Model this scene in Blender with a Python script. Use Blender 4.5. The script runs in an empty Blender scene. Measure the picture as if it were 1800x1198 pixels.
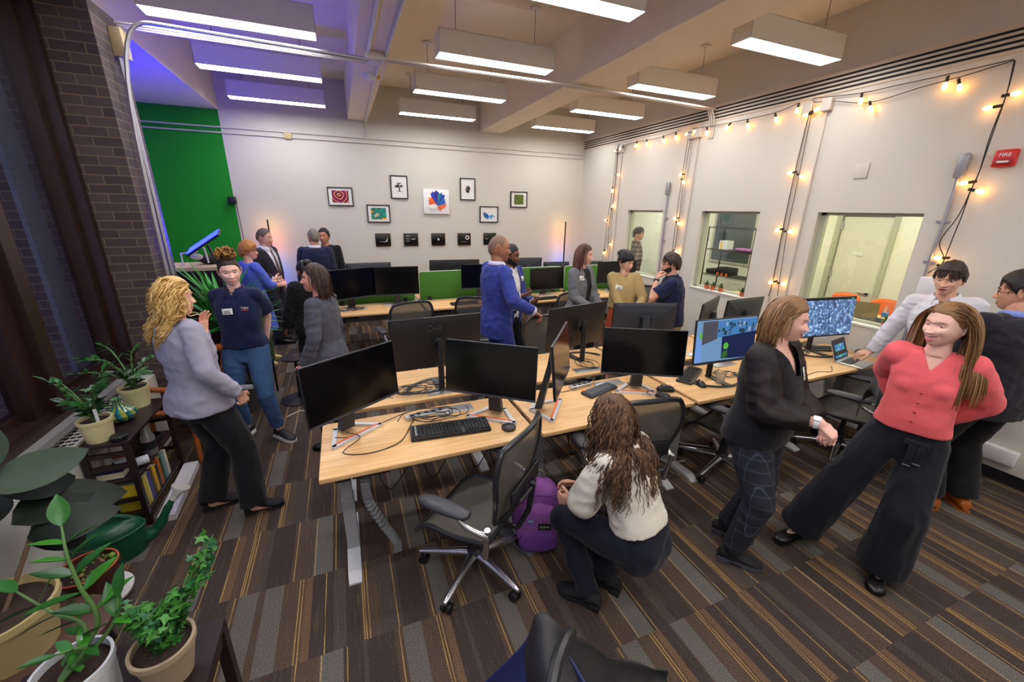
import bpy, math, random
from math import sin, cos, pi, radians as R, sqrt, atan2, exp
from mathutils import Vector as V, Matrix, noise, bvhtree, Quaternion, Euler
random.seed(7)
S = bpy.context.scene
C = S.collection

# ------------------------------------------------ camera
CAMH, FPX = 2.10, 708.0
PAN, PIT, ROL = R(22.55), R(18.0), R(1.05)
def _axes():
    f0 = V((sin(PAN), cos(PAN), 0)); r = V((cos(PAN), -sin(PAN), 0)); u0 = V((0, 0, 1))
    f = cos(PIT)*f0 - sin(PIT)*u0; u = sin(PIT)*f0 + cos(PIT)*u0
    return cos(ROL)*r + sin(ROL)*u, -sin(ROL)*r + cos(ROL)*u, f
AR, AU, AF = _axes()
cam = bpy.data.cameras.new('camera'); co = bpy.data.objects.new('camera', cam); C.objects.link(co)
cam.sensor_width = 36; cam.lens = FPX/1800*36; cam.clip_start = .05; cam.clip_end = 60
co.matrix_world = Matrix(((AR.x, AU.x, -AF.x, 0), (AR.y, AU.y, -AF.y, 0), (AR.z, AU.z, -AF.z, CAMH), (0, 0, 0, 1)))
S.camera = co
S.view_settings.view_transform = 'Standard'; S.view_settings.look = 'None'
S.view_settings.exposure = 0.12; S.view_settings.gamma = 1; S.view_settings.use_curve_mapping = False
# world: dusk sky seen only through the left windows
w = bpy.data.worlds.new('world'); S.world = w; w.use_nodes = True
w.node_tree.nodes['Background'].inputs[0].default_value = (.42, .45, .75, 1)
w.node_tree.nodes['Background'].inputs[1].default_value = 1.2
PEND = 24.5     # strength of the ceiling fittings' diffusers

# pixel -> point on a plane (used to read positions off the photo)
def _ray(x, y): return (AR*(x-900) + AU*(599-y) + AF*FPX)/FPX
def atz(x, y, z):
    r = _ray(x, y); t = (z-CAMH)/r.z; return V((r.x*t, r.y*t, z))
def aty(x, y, Y):
    r = _ray(x, y); t = Y/r.y; return V((r.x*t, Y, CAMH+r.z*t))
def atx(x, y, X):
    r = _ray(x, y); t = X/r.x; return V((X, r.y*t, CAMH+r.z*t))

# ------------------------------------------------ materials
MATS = {}
def lin(c):
    return tuple(((v/255/12.92) if v/255 <= .04045 else ((v/255+.055)/1.055)**2.4) for v in c)
def mat(name, rgb, rough=.5, metal=0, spec=.5, bump=None, var=None, emit=None, alpha=None, trans=0, coat=0, sheen=0):
    """rgb in sRGB 0..255; bump=(scale,strength); var=(scale,amount) lightness noise"""
    if name in MATS: return MATS[name]
    m = bpy.data.materials.new(name); m.use_nodes = True; nt = m.node_tree; N = nt.nodes; L = nt.links
    b = N['Principled BSDF']; c = lin(rgb)+(1,)
    b.inputs['Base Color'].default_value = c; b.inputs['Roughness'].default_value = rough
    b.inputs['Metallic'].default_value = metal; b.inputs['Specular IOR Level'].default_value = spec
    b.inputs['Transmission Weight'].default_value = trans; b.inputs['Coat Weight'].default_value = coat
    b.inputs['Sheen Weight'].default_value = sheen
    if alpha is not None: b.inputs['Alpha'].default_value = alpha
    if emit: b.inputs['Emission Color'].default_value = lin(emit[0])+(1,); b.inputs['Emission Strength'].default_value = emit[1]
    tc = N.new('ShaderNodeTexCoord')
    if var:
        n = N.new('ShaderNodeTexNoise'); n.inputs['Scale'].default_value = var[0]; n.inputs['Detail'].default_value = 4
        L.new(tc.outputs['Object'], n.inputs['Vector'])
        mx = N.new('ShaderNodeMix'); mx.data_type = 'RGBA'
        a = tuple(v*(1-var[1]) for v in c[:3])+(1,); d = tuple(min(1, v*(1+var[1])) for v in c[:3])+(1,)
        mx.inputs[6].default_value = a; mx.inputs[7].default_value = d
        L.new(n.outputs['Fac'], mx.inputs[0]); L.new(mx.outputs[2], b.inputs['Base Color'])
    if bump:
        n = N.new('ShaderNodeTexNoise'); n.inputs['Scale'].default_value = bump[0]; n.inputs['Detail'].default_value = 3
        L.new(tc.outputs['Object'], n.inputs['Vector'])
        bp = N.new('ShaderNodeBump'); bp.inputs['Strength'].default_value = bump[1]; bp.inputs['Distance'].default_value = .01
        L.new(n.outputs['Fac'], bp.inputs['Height']); L.new(bp.outputs[0], b.inputs['Normal'])
    MATS[name] = m; return m
class NT:
    """tiny node helper"""
    def __init__(s, m): s.m = m; s.nt = m.node_tree; s.b = s.nt.nodes['Principled BSDF']
    def n(s, t, **k):
        x = s.nt.nodes.new(t)
        for a, v in k.items(): setattr(x, a, v)
        return x
    def l(s, a, b): s.nt.links.new(a, b)
    def math(s, op, a, b=None, c=None):
        x = s.n('ShaderNodeMath', operation=op)
        for i, v in enumerate((a, b, c)):
            if v is None: continue
            if isinstance(v, (int, float)): x.inputs[i].default_value = v
            else: s.l(v, x.inputs[i])
        return x.outputs[0]
    def mix(s, f, a, b, blend='MIX'):
        x = s.n('ShaderNodeMix', data_type='RGBA', blend_type=blend)
        for i, v in ((0, f), (6, a), (7, b)):
            if isinstance(v, tuple): x.inputs[i].default_value = v
            elif isinstance(v, (int, float)): x.inputs[i].default_value = v
            else: s.l(v, x.inputs[i])
        return x.outputs[2]
    def ramp(s, f, stops, interp='LINEAR'):
        x = s.n('ShaderNodeValToRGB'); cr = x.color_ramp; cr.interpolation = interp
        while len(cr.elements) < len(stops): cr.elements.new(.5)
        for e, (p, c) in zip(cr.elements, stops): e.position = p; e.color = c if len(c) == 4 else tuple(c)+(1,)
        s.l(f, x.inputs[0]); return x.outputs[0]
    def xyz(s, src='Object'):
        t = s.n('ShaderNodeTexCoord'); x = s.n('ShaderNodeSeparateXYZ'); s.l(t.outputs[src], x.inputs[0]); return x.outputs
    def comb(s, a, b, c=0.0):
        x = s.n('ShaderNodeCombineXYZ')
        for i, v in enumerate((a, b, c)):
            if isinstance(v, (int, float)): x.inputs[i].default_value = v
            else: s.l(v, x.inputs[i])
        return x.outputs[0]
    def noise(s, scale, detail=3, vec=None):
        x = s.n('ShaderNodeTexNoise'); x.inputs['Scale'].default_value = scale; x.inputs['Detail'].default_value = detail
        if vec is None: vec = s.n('ShaderNodeTexCoord').outputs['Object']
        s.l(vec, x.inputs['Vector']); return x.outputs['Fac']
    def bump(s, h, strength=.3, dist=.01):
        x = s.n('ShaderNodeBump'); x.inputs['Strength'].default_value = strength; x.inputs['Distance'].default_value = dist
        s.l(h, x.inputs['Height']); s.l(x.outputs[0], s.b.inputs['Normal'])

# ------------------------------------------------ mesh builder
I4 = Matrix.Identity(4)
def T(x=0, y=0, z=0): return Matrix.Translation((x, y, z))
def RX(a): return Matrix.Rotation(R(a), 4, 'X')
def RY(a): return Matrix.Rotation(R(a), 4, 'Y')
def RZ(a): return Matrix.Rotation(R(a), 4, 'Z')
def frame(d, up=V((0, 0, 1))):
    d = V(d).normalized(); up = V(up)
    if abs(d.dot(up)) > .98: up = V((0, 1, 0)) if abs(d.y) < .9 else V((1, 0, 0))
    x = up.cross(d).normalized(); y = d.cross(x).normalized(); return x, y
class MB:
    def __init__(s): s.v = []; s.f = []; s.m = []; s.mi = 0; s.M = I4
    def add(s, vs, fs, M=None):
        o = len(s.v); M = s.M if M is None else s.M @ M
        if M != I4: s.v += [tuple(M @ V(p)) for p in vs]
        else: s.v += [tuple(p) for p in vs]
        s.f += [tuple(i+o for i in f) for f in fs]; s.m += [s.mi]*len(fs); return s
    def box(s, a, b, M=None):
        x0, y0, z0 = a; x1, y1, z1 = b
        return s.add([(x0, y0, z0), (x1, y0, z0), (x1, y1, z0), (x0, y1, z0), (x0, y0, z1), (x1, y0, z1), (x1, y1, z1), (x0, y1, z1)],
                     [(3, 2, 1, 0), (4, 5, 6, 7), (0, 1, 5, 4), (1, 2, 6, 5), (2, 3, 7, 6), (3, 0, 4, 7)], M)
    def cbox(s, c, sz, M=None):
        return s.box([c[i]-sz[i]/2 for i in range(3)], [c[i]+sz[i]/2 for i in range(3)], M)
    def rings(s, rs, M=None, cap0=True, cap1=True, closed=False):
        n = len(rs[0]); vs = [p for r in rs for p in r]; fs = []
        k = len(rs)
        for i in range(k if closed else k-1):
            j = (i+1) % k
            for a in range(n):
                b = (a+1) % n; fs.append((i*n+a, i*n+b, j*n+b, j*n+a))
        if not closed:
            if cap0: fs.append(tuple(range(n-1, -1, -1)))
            if cap1: fs.append(tuple((k-1)*n+a for a in range(n)))
        return s.add(vs, fs, M)
    def rbox(s, c, sz, r=.01, rz=None, n=3, M=None):
        """box with rounded vertical corners (rz) and softened top/bottom edges (r)"""
        rz = r if rz is None else rz; hx, hy, hz = sz[0]/2, sz[1]/2, sz[2]/2; r = min(r, hz*.999, hx*.9, hy*.9); rz = min(rz, hx*.999, hy*.999)
        def ring(ins, z):
            o = []; q = max(rz-ins*.6, .0005)
            for cx, cy, a0 in ((hx, hy, 0), (-hx, hy, 90), (-hx, -hy, 180), (hx, -hy, 270)):
                sx = 1 if cx > 0 else -1; sy = 1 if cy > 0 else -1
                for i in range(n+1):
                    a = R(a0+90*i/n); o.append((c[0]+cx-sx*(q+ins)+q*cos(a), c[1]+cy-sy*(q+ins)+q*sin(a), c[2]+z))
            return o
        k = 3; rs = []
        for i in range(k): a = pi/2*i/(k-1); rs.append(ring(r*(1-sin(a)), -hz+r*(1-cos(a))))
        for i in range(k-1, -1, -1): a = pi/2*i/(k-1); rs.append(ring(r*(1-sin(a)), hz-r*(1-cos(a))))
        return s.rings(rs, M)
    def tube(s, pts, r, n=8, M=None, caps=True, closed=False, flat=None):
        pts = [V(p) for p in pts]; k = len(pts); rs = []; up = None
        rr = r if isinstance(r, (list, tuple)) else [r]*k
        for i in range(k):
            a = pts[(i-1) % k if closed else max(i-1, 0)]; b = pts[(i+1) % k if closed else min(i+1, k-1)]
            d = (b-a)
            if d.length < 1e-9: d = V((0, 0, 1))
            d.normalize()
            if up is None: x, y = frame(d)
            else:
                x = (up - d*up.dot(d))
                x = x.normalized() if x.length > 1e-6 else frame(d)[0]
                y = d.cross(x)
            up = x
            fy = 1 if flat is None else flat
            rs.append([pts[i]+x*(rr[i]*cos(2*pi*j/n))+y*(rr[i]*fy*sin(2*pi*j/n)) for j in range(n)])
        return s.rings(rs, M, caps, caps, closed)
    def cyl(s, a, b, r0, r1=None, n=20, M=None): return s.tube([a, b], [r0, r0 if r1 is None else r1], n, M)
    def cap(s, a, b, r0, r1=None, n=14, M=None, k=4):
        """capsule with tapered body and round ends"""
        a = V(a); b = V(b); r1 = r0 if r1 is None else r1; d = b-a
        if d.length < 1e-6: d = V((0, 0, 1e-4))
        u = d.normalized(); pts = []; rr = []
        for i in range(k+1):
            t = pi/2*i/k; pts.append(a-u*r0*cos(t)); rr.append(max(r0*sin(t), r0*.02))
        for i in range(k+1):
            t = pi/2*i/k; pts.append(b+u*r1*sin(t)); rr.append(max(r1*cos(t), r1*.02))
        x, y = frame(u); rs = [[p+x*(q*cos(2*pi*j/n))+y*(q*sin(2*pi*j/n)) for j in range(n)] for p, q in zip(pts, rr)]
        return s.rings(rs, M)
    def lathe(s, prof, n=32, M=None, closed=False):
        """prof: list of (r,z)"""
        rs = [[(max(r, 1e-4)*cos(2*pi*j/n), max(r, 1e-4)*sin(2*pi*j/n), z) for j in range(n)] for r, z in prof]
        return s.rings(rs, M, True, True, closed)
    def ell(s, c, r, M=None, n=20, k=12):
        if isinstance(r, (int, float)): r = (r, r, r)
        rs = []
        for i in range(k+1):
            t = pi*i/k; z = -cos(t); q = max(sin(t), .01)
            rs.append([(c[0]+r[0]*q*cos(2*pi*j/n), c[1]+r[1]*q*sin(2*pi*j/n), c[2]+r[2]*z) for j in range(n)])
        return s.rings(rs, M)
    def prism(s, poly, h, M=None):
        """poly in xy, extruded z 0..h"""
        return s.rings([[(x, y, 0) for x, y in poly], [(x, y, h) for x, y in poly]], M)
    def torus(s, c, r, q, n=24, k=8, M=None, ry=None):
        ry = r if ry is None else ry
        return s.tube([(c[0]+r*cos(2*pi*i/n), c[1]+ry*sin(2*pi*i/n), c[2]) for i in range(n)], q, k, M, closed=True)
    def grid(s, fn, nu, nv, M=None):
        vs = [fn(i/nu, j/nv) for j in range(nv+1) for i in range(nu+1)]
        fs = [(j*(nu+1)+i, j*(nu+1)+i+1, (j+1)*(nu+1)+i+1, (j+1)*(nu+1)+i) for j in range(nv) for i in range(nu)]
        return s.add(vs, fs, M)
    def mesh(s, name, mats, smooth=True, ang=40):
        me = bpy.data.meshes.new(name); me.from_pydata(s.v, [], s.f)
        if not isinstance(mats, (list, tuple)): mats = [mats]
        for m in mats: me.materials.append(m)
        me.polygons.foreach_set('material_index', s.m); me.update()
        if smooth:
            me.polygons.foreach_set('use_smooth', [True]*len(me.polygons))
            if ang < 180: me.set_sharp_from_angle(angle=R(ang))
        return me
    def build(s, name, mats, parent=None, loc=None, rot=None, smooth=True, ang=40, **tags):
        o = bpy.data.objects.new(name, s.mesh(name, mats, smooth, ang)); C.objects.link(o)
        if parent: o.parent = parent
        if loc is not None: o.location = loc
        if rot is not None: o.rotation_euler = rot
        tag(o, **tags); return o
def tag(o, label=None, cat=None, group=None, kind=None):
    if label: o['label'] = label
    if cat: o['category'] = cat
    if group: o['group'] = group
    if kind: o['kind'] = kind
    return o
def thing(name, label, cat, loc=(0, 0, 0), rz=0, group=None):
    o = bpy.data.objects.new(name, None); o.empty_display_size = .1; C.objects.link(o)
    o.location = loc; o.rotation_euler = (0, 0, R(rz)); return tag(o, label, cat, group)
def dup(root, loc=None, rz=None, label=None, group=None):
    r = root.copy(); C.objects.link(r)
    if loc is not None: r.location = loc
    if rz is not None: r.rotation_euler = (0, 0, R(rz))
    if label: r['label'] = label
    if group: r['group'] = group
    for ch in list(root.children):
        c = ch.copy(); C.objects.link(c); c.parent = r
        for g in list(ch.children):
            d = g.copy(); C.objects.link(d); d.parent = c
    return r
def text(name, body, size, M, m, parent=None, ext=.0008, align='CENTER', **tags):
    cu = bpy.data.curves.new(name, 'FONT'); cu.body = body; cu.size = size; cu.extrude = ext; cu.align_x = align; cu.align_y = 'CENTER'
    o = bpy.data.objects.new(name, cu); C.objects.link(o)
    me = bpy.data.meshes.new_from_object(o.evaluated_get(bpy.context.evaluated_depsgraph_get()))
    bpy.data.objects.remove(o); me.materials.clear(); me.materials.append(m); me.transform(M)
    o = bpy.data.objects.new(name, me); C.objects.link(o)
    if parent: o.parent = parent
    return tag(o, **tags)
def bez(p0, p1, p2, p3, n=10):
    o = []
    for i in range(n+1):
        t = i/n; a = (1-t)**3; b = 3*(1-t)**2*t; c = 3*(1-t)*t*t; d = t**3
        o.append(V(p0)*a+V(p1)*b+V(p2)*c+V(p3)*d)
    return o
def smoothpath(pts, k=6):
    """Catmull-Rom"""
    P = [V(p) for p in pts]; o = []
    for i in range(len(P)-1):
        a = P[max(i-1, 0)]; b = P[i]; c = P[i+1]; d = P[min(i+2, len(P)-1)]
        for j in range(k):
            t = j/k; o.append(.5*((2*b)+(c-a)*t+(2*a-5*b+4*c-d)*t*t+(3*b-a-3*c+d)*t**3))
    o.append(P[-1]); return o
# ================================================= the setting
XR, YB, ZC = 4.91, 8.05, 4.06
white = mat('wall_paint', (208, 203, 192), .7, bump=(180, .05))
ceilm = mat('ceiling_paint', (238, 224, 202), .8, var=(2, .05), bump=(60, .1))
greenp = mat('green_screen_paint', (0, 140, 22), .75)
def bricks():
    m = mat('brown_brick', (90, 70, 66), .75); t = NT(m); x, y, z = t.xyz()
    u = t.math('ADD', x, y); v = t.comb(u, z)
    b = t.n('ShaderNodeTexBrick'); b.offset = .5
    for k, q in (('Scale', 1), ('Brick Width', .203), ('Row Height', .0677), ('Mortar Size', .0045), ('Mortar Smooth', .2), ('Bias', -.1)): b.inputs[k].default_value = q
    b.inputs['Color1'].default_value = lin((86, 70, 68))+(1,); b.inputs['Color2'].default_value = lin((60, 50, 52))+(1,)
    b.inputs['Mortar'].default_value = lin((122, 102, 78))+(1,)
    t.l(v, b.inputs['Vector'])
    n = t.noise(14, 5); c = t.mix(t.math('MULTIPLY', n, .35), b.outputs['Color'], lin((60, 48, 50))+(1,))
    t.l(c, t.b.inputs['Base Color'])
    h = t.math('SUBTRACT', t.math('MULTIPLY', n, .4), b.outputs['Fac']); t.bump(h, .5, .006); return m
brick = bricks()
def carpet():
    m = mat('striped_carpet', (90, 80, 74), .95, spec=.1); t = NT(m); x, y, z = t.xyz()
    T_ = .507
    fx = t.math('DIVIDE', t.math('ADD', x, .11), T_); fy = t.math('DIVIDE', t.math('SUBTRACT', y, .123), T_)
    ix = t.math('FLOOR', fx); iy = t.math('FLOOR', fy); lx = t.math('FRACT', fx)
    wn = t.n('ShaderNodeTexWhiteNoise', noise_dimensions='2D'); t.l(t.comb(ix, iy), wn.inputs[0])
    # every tile is cut from a longer repeat of bands
    rnd = t.math('FLOOR', t.math('MULTIPLY', wn.outputs['Value'], 7.99))
    u = t.math('FRACT', t.math('ADD', t.math('MULTIPLY', lx, .37), t.math('MULTIPLY', rnd, .137)))
    br = lin((84, 70, 61)); dk = lin((67, 58, 54)); tan = lin((104, 83, 66)); gr = lin((99, 96, 91)); g2 = lin((78, 70, 66))
    col = t.ramp(u, [(0, dk), (.09, br), (.18, gr), (.26, dk), (.34, tan), (.38, br), (.48, g2), (.56, dk), (.66, br), (.69, gr), (.76, br), (.84, tan), (.87, dk), (.95, g2)], 'CONSTANT')
    Y_ = (1, 1, 1, 1); K = (0, 0, 0, 1)
    st = [(0, K)]
    for a in (.105, .185, .262, .272, .345, .415, .425, .435, .54, .61, .675, .735, .82, .83, .92): st += [(a, Y_), (a+.0032, K)]
    ln = t.ramp(u, st, 'CONSTANT')
    # fine dashes
    dash = t.n('ShaderNodeTexNoise'); dash.inputs['Scale'].default_value = 1; dash.inputs['Detail'].default_value = 2
    t.l(t.comb(t.math('MULTIPLY', x, 260), t.math('MULTIPLY', y, 3.5)), dash.inputs['Vector'])
    d2 = t.math('MULTIPLY', t.math('GREATER_THAN', dash.outputs['Fac'], .66), .35)
    n = t.noise(230, 3)
    col = t.mix(d2, col, lin((150, 122, 74))+(1,))
    lw = t.math('MULTIPLY', t.math('MULTIPLY', ln, .8), t.math('GREATER_THAN', dash.outputs['Fac'], .40))
    # two ramp halves: yellow lines
    col = t.mix(lw, col, lin((182, 148, 88))+(1,))
    col = t.mix(1.0, col, t.ramp(n, [(.34, (.42, .42, .43)), (.68, (1.62, 1.6, 1.58))]), 'MULTIPLY')
    t.l(col, t.b.inputs['Base Color']); t.bump(n, .5, .004); return m
carp = carpet()
dkw = mat('dark_bronze_wood', (44, 26, 21), .35, var=(8, .25))
def struct(name, mb, m, parent=None, smooth=False): return mb.build(name, m, parent, smooth=smooth, **({} if parent else {'kind': 'structure'}))
struct('floor', MB().box((-1.95, -1.6, -.1), (XR, YB, 0)), carp)
struct('ceiling', MB().box((-3.2, -1.7, ZC), (XR+.2, YB+.15, ZC+.15)), ceilm)
# concrete beams running to the back wall
for n, x0, x1 in (('trim_1', .29, .60), ('trim_2', 2.60, 3.03)):
    struct(n, MB().box((x0, -1.6, 3.49), (x1, YB, ZC)), ceilm)
struct('trim_3', MB().box((-3.1, -1.6, 3.47), (-1.54, YB, ZC)), ceilm)          # dropped soffit over the window bay
struct('wall_back', MB().box((-1.545, YB, 0), (XR, YB+.15, ZC)), white)
struct('wall_green', MB().box((-3.1, YB, 0), (-1.545, YB+.15, ZC)), greenp)
# brick pier that runs out through the window line
struct('wall_brick', MB().box((-6.5, 4.30, -1), (-1.49, 4.76, 3.47)), brick)
struct('wall_recess', MB().box((-3.2, 4.76, 0), (-3.1, YB, 3.6)), white)
struct('wall_near', MB().box((-3.1, -1.75, 0), (XR, -1.6, ZC)), white)
# left wall under the window, then the window
struct('wall_left', MB().box((-2.0, -1.6, 0), (-1.83, 4.30, .78)), white)
struct('floor_recess', MB().box((-3.1, 4.76, -.1), (-1.95, YB, 0)), carp)
wf = MB()
wf.box((-2.0, -1.6, .76), (-1.83, 4.3, .81)); wf.box((-1.86, -1.6, .74), (-1.80, 4.29, .79)); wf.box((-2.0, -1.6, .81), (-1.93, 4.3, .86))
wf.box((-2.0, -1.6, 3.36), (-1.80, 4.3, 3.47))
for y in (3.19, 2.0, .7, -.6):
    wf.box((-1.97, y-.03, .8), (-1.86, y+.10, 3.4)); wf.box((-1.90, y+.09, .8), (-1.80, y+.20, 3.4))
wf.box((-1.97, 4.18, .8), (-1.86, 4.30, 3.4)); wf.box((-1.90, 4.24, .8), (-1.78, 4.298, 3.4))
wo = wf.build('window_1', dkw, smooth=False, kind='structure')
def pane(name, tint):
    m = bpy.data.materials.new(name); m.use_nodes = True; nt = m.node_tree; nt.nodes.clear()
    o = nt.nodes.new('ShaderNodeOutputMaterial'); a = nt.nodes.new('ShaderNodeBsdfTransparent'); g = nt.nodes.new('ShaderNodeBsdfGlossy'); x = nt.nodes.new('ShaderNodeMixShader'); f = nt.nodes.new('ShaderNodeMath'); f.operation = 'MULTIPLY_ADD'; lw = nt.nodes.new('ShaderNodeLayerWeight'); lw.inputs[0].default_value = .25; nt.links.new(lw.outputs['Facing'], f.inputs[0]); f.inputs[1].default_value = .35; f.inputs[2].default_value = .03
    g.inputs['Roughness'].default_value = .02; a.inputs[0].default_value = tint+(1,)
    for p, q in ((f.outputs[0], x.inputs[0]), (a.outputs[0], x.inputs[1]), (g.outputs[0], x.inputs[2]), (x.outputs[0], o.inputs[0])): nt.links.new(p, q)
    return m
glassm = pane('window_glass', (.86, .88, .95))
MB().box((-1.945, -1.6, .84), (-1.939, 4.28, 3.38)).build('glass_pane', glassm, wo, smooth=False)
MB().box((-2.02, 3.93, .8), (-1.99, 4.13, 3.46)).box((-2.02, 2.92, .8), (-1.99, 3.10, 3.46)).box((-2.02, 1.7, .8), (-1.99, 1.88, 3.46)).build('steel_strip', mat('grey_steel', (96, 98, 108), .45, .3, var=(5, .3)), wo, smooth=False)
# outside: pale pier and paving beyond the glass
struct('ground_outside', MB().box((-7, -3, -1.1), (-2.05, 4.3, -1)), mat('paving', (110, 106, 104), .9, var=(3, .2)))
# convector under the window
cv = MB().box((-1.83, -1.6, 0), (-1.67, 4.28, .655)).build('trim_convector', mat('convector_cream', (214, 212, 204), .45), smooth=False, kind='structure')
sl = MB()
for k in range(96):
    if k % 24 > 19: continue
    y = -.4+k*.048
    for q in range(4): sl.box((-1.815+q*.034, y, .6545), (-1.788+q*.034, y+.026, .6562))
sl.build('grille_slot_shade', mat('slot_shade_black', (14, 14, 15), .8), cv, smooth=False)  # thin black boxes in place of the shade inside the grille openings
MB().box((-1.80, -1.6, .70), (-1.74, 4.28, .745)).build('grey_ledge', mat('ledge_grey', (150, 150, 148), .5, .2), cv, smooth=False)

# right wall with three openings, and the rooms behind it
ops = [(2.13, 3.05), (3.75, 4.68), (5.48, 6.39)]; Z0, Z1 = 1.03, 2.135
wr = MB(); X1 = XR+.16
wr.box((XR, -1.6, 0), (X1, YB, Z0)); wr.box((XR, -1.6, Z1), (X1, YB, ZC))
ys = [-1.6]+[v for o in ops for v in o]+[YB]
for i in range(0, 8, 2): wr.box((XR, ys[i], Z0), (X1, ys[i+1], Z1))
struct('wall_right', wr, white)
frm = mat('grey_green_frame', (176, 178, 156), .5)
wnm = mat('side_room_paint', (230, 230, 212), .7)
for i, (a, b) in enumerate(ops):
    w = MB(); x0, x1 = XR+.07, XR+.12
    w.box((x0, a, Z0+.015), (x1, a+.03, Z1)); w.box((x0, b-.05, Z0+.015), (x1, b+.004, Z1)); w.box((x0, a, Z1-.03), (x1, b, Z1)); w.box((x0, a, Z0+.0), (x1, b, Z0+.03))
    o = w.build('window_%d' % (i+2), frm, smooth=False, kind='structure')
    MB().box((XR+.09, a+.02, Z0+.02), (XR+.096, b-.03, Z1-.02)).build('glass_pane', pane('clear_glass_%d' % i, (.97, .98, .96)), o, smooth=False)
    MB().box((XR-.012, a-.01, Z0-.012), (X1, b+.01, Z0+.004)).build('window_sill', mat('sill_white', (232, 230, 222), .4), o, smooth=False)
XF = 7.35
struct('floor_side', MB().box((XR, -.2, -.1), (9.6, YB+1.6, -.02)), mat('side_floor', (96, 90, 84), .8))
struct('ceiling_side', MB().box((X1, -.2, 2.75), (9.6, YB+1.6, 2.85)), white)
struct('wall_side_far', MB().box((XF, 1.6, 0), (XF+.1, 3.48, 2.75)).box((XF, 3.48, 2.12), (XF+.1, 4.18, 2.75)).box((XF, 4.18, 0), (XF+.1, YB+1.5, 2.75)), wnm)
struct('wall_side_near', MB().box((X1, 1.5, 0), (9.6, 1.6, 2.75)), wnm)
struct('wall_side_end', MB().box((9.5, 1.6, 0), (9.6, YB+1.5, 2.75)).box((X1, YB+1.5, 0), (9.6, YB+1.6, 2.75)), wnm)
struct('baseboard_right', MB().box((XR-.012, -1.6, 0), (XR, YB, .10)), mat('baseboard_black', (26, 26, 30), .4))
struct('baseboard_back', MB().box((-1.54, YB-.012, 0), (XR, YB, .10)), MATS['baseboard_black'])
# raceway boxes along the foot of the back wall
struct('trim_raceway', MB().box((-.2, YB-.04, .22), (XR-.05, YB, .34)), mat('raceway_cream', (222, 218, 208), .5))
# air slot along the top of the right wall
vn = MB().box((XR-.012, -1.6, 3.31), (XR, YB, 3.515)).build('trim_vent', mat('vent_cream', (216, 200, 178), .5), smooth=False, kind='structure')
b = MB()
for z in (3.465, 3.425, 3.385, 3.345): b.box((XR-.016, -1.6, z-.011), (XR-.002, YB-.02, z+.007))
b.build('vent_slot_shade', MATS['slot_shade_black'], vn, smooth=False)  # dark strips on the surface stand in for shade inside recessed slots

# ------------------------------------------------ pendant lights
pm = mat('fitting_enamel', (226, 222, 214), .45)
dm = mat('lit_diffuser', (255, 255, 255), .5, emit=((252, 250, 250), PEND))
cable = mat('thin_cable_grey', (150, 146, 140), .5)
PX = (-.64, 1.64, 3.95); PY = (3.05, 4.50, 5.87, 7.24, 1.65, .25, -1.1)  # rows nearer than the visible ones are unseen, added to brighten the foreground
pnames = ['far left bay', 'middle bay', 'right bay']; rown = ['nearest', 'second', 'third', 'farthest', 'overhead', 'rearmost', 'last']
p0 = None
for i, x in enumerate(PX):
    for j, y in enumerate(PY):
        if i == 2 and j == 4: continue
        if i == 0 and j < 4: y += .03*j
        lab = 'glowing white box pendant light, %s of four down the %s' % (rown[j], ['left bay', 'middle bay', 'right bay'][i]) if j < 4 else 'unseen pendant light added above or behind the camera, %s row of the %s' % (rown[j], ['left bay', 'middle bay', 'right bay'][i])
        if p0 is None:
            p0 = thing('pendant_light', lab, 'ceiling light', (x, y, 3.51), 0, 'box pendant lights')
            h = MB(); h.box((-.61, -.10, 0), (.61, -.094, .2)); h.box((-.61, .094, 0), (.61, .10, .2)); h.box((-.61, -.1, 0), (-.604, .1, .2)); h.box((.604, -.1, 0), (.61, .1, .2)); h.box((-.61, -.1, .194), (.61, .1, .2))
            h.build('housing', pm, p0, smooth=False)
            MB().box((-.603, -.093, .004), (.603, .093, .012)).build('diffuser', dm, p0, smooth=False)
            for sx in (-.42, .42):
                MB().cyl((sx, 0, .2), (sx, 0, .55), .004, n=8).build('hanging_rod', cable, p0)
                MB().lathe([(0, .535), (.06, .535), (.055, .548), (0, .55)], 20, T(sx)).build('ceiling_rose', pm, p0)
        else: dup(p0, (x, y, 3.51), None, lab, 'box pendant lights')
# lights of the side rooms
sr = mat('side_room_diffuser', (255, 255, 255), .5, emit=((252, 252, 232), 15))
for n, (x, y) in enumerate(((6.1, 2.6), (6.1, 5.2), (6.2, 7.9))):
    tag(MB().box((x-.3, y-.6, 2.72), (x+.3, y+.6, 2.75)).build('ceiling_panel', sr, smooth=False), 'flat ceiling light panel of the side room, out of frame above window %d' % (n+1), 'ceiling light', 'side room light panels')

# ------------------------------------------------ conduits
steel = mat('galvanised_steel', (178, 178, 186), .35, .75); cream = mat('painted_conduit', (208, 200, 190), .5)
def run(name, pts, r, m, label, group=None, n=8, k=1):
    p = smoothpath(pts, k) if k > 1 else pts
    return tag(MB().tube(p, r, n).build(name, m), label, 'conduit', group)
zt = 3.42
run('conduit', bez((-1.465, 4.46, 0.3), (-1.465, 4.46, 2.9), (-1.465, 4.46, 3.42), (-1.2, 4.50, zt), 14)+[V((.40, 4.60, zt))], .016, steel, 'bright steel conduit climbing the brick pier and bending along the ceiling', k=1)
run('conduit', [(-1.465, 4.58, .3), (-1.465, 4.58, 3.2)], .016, steel, 'shorter steel conduit on the brick pier ending under the cream box')
tag(MB().rbox((-1.45, 4.60, 3.28), (.08, .12, .2), .008).build('junction_box', mat('box_cream', (196, 178, 132), .5)), 'cream junction box at the top of the brick pier', 'junction box')
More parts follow.
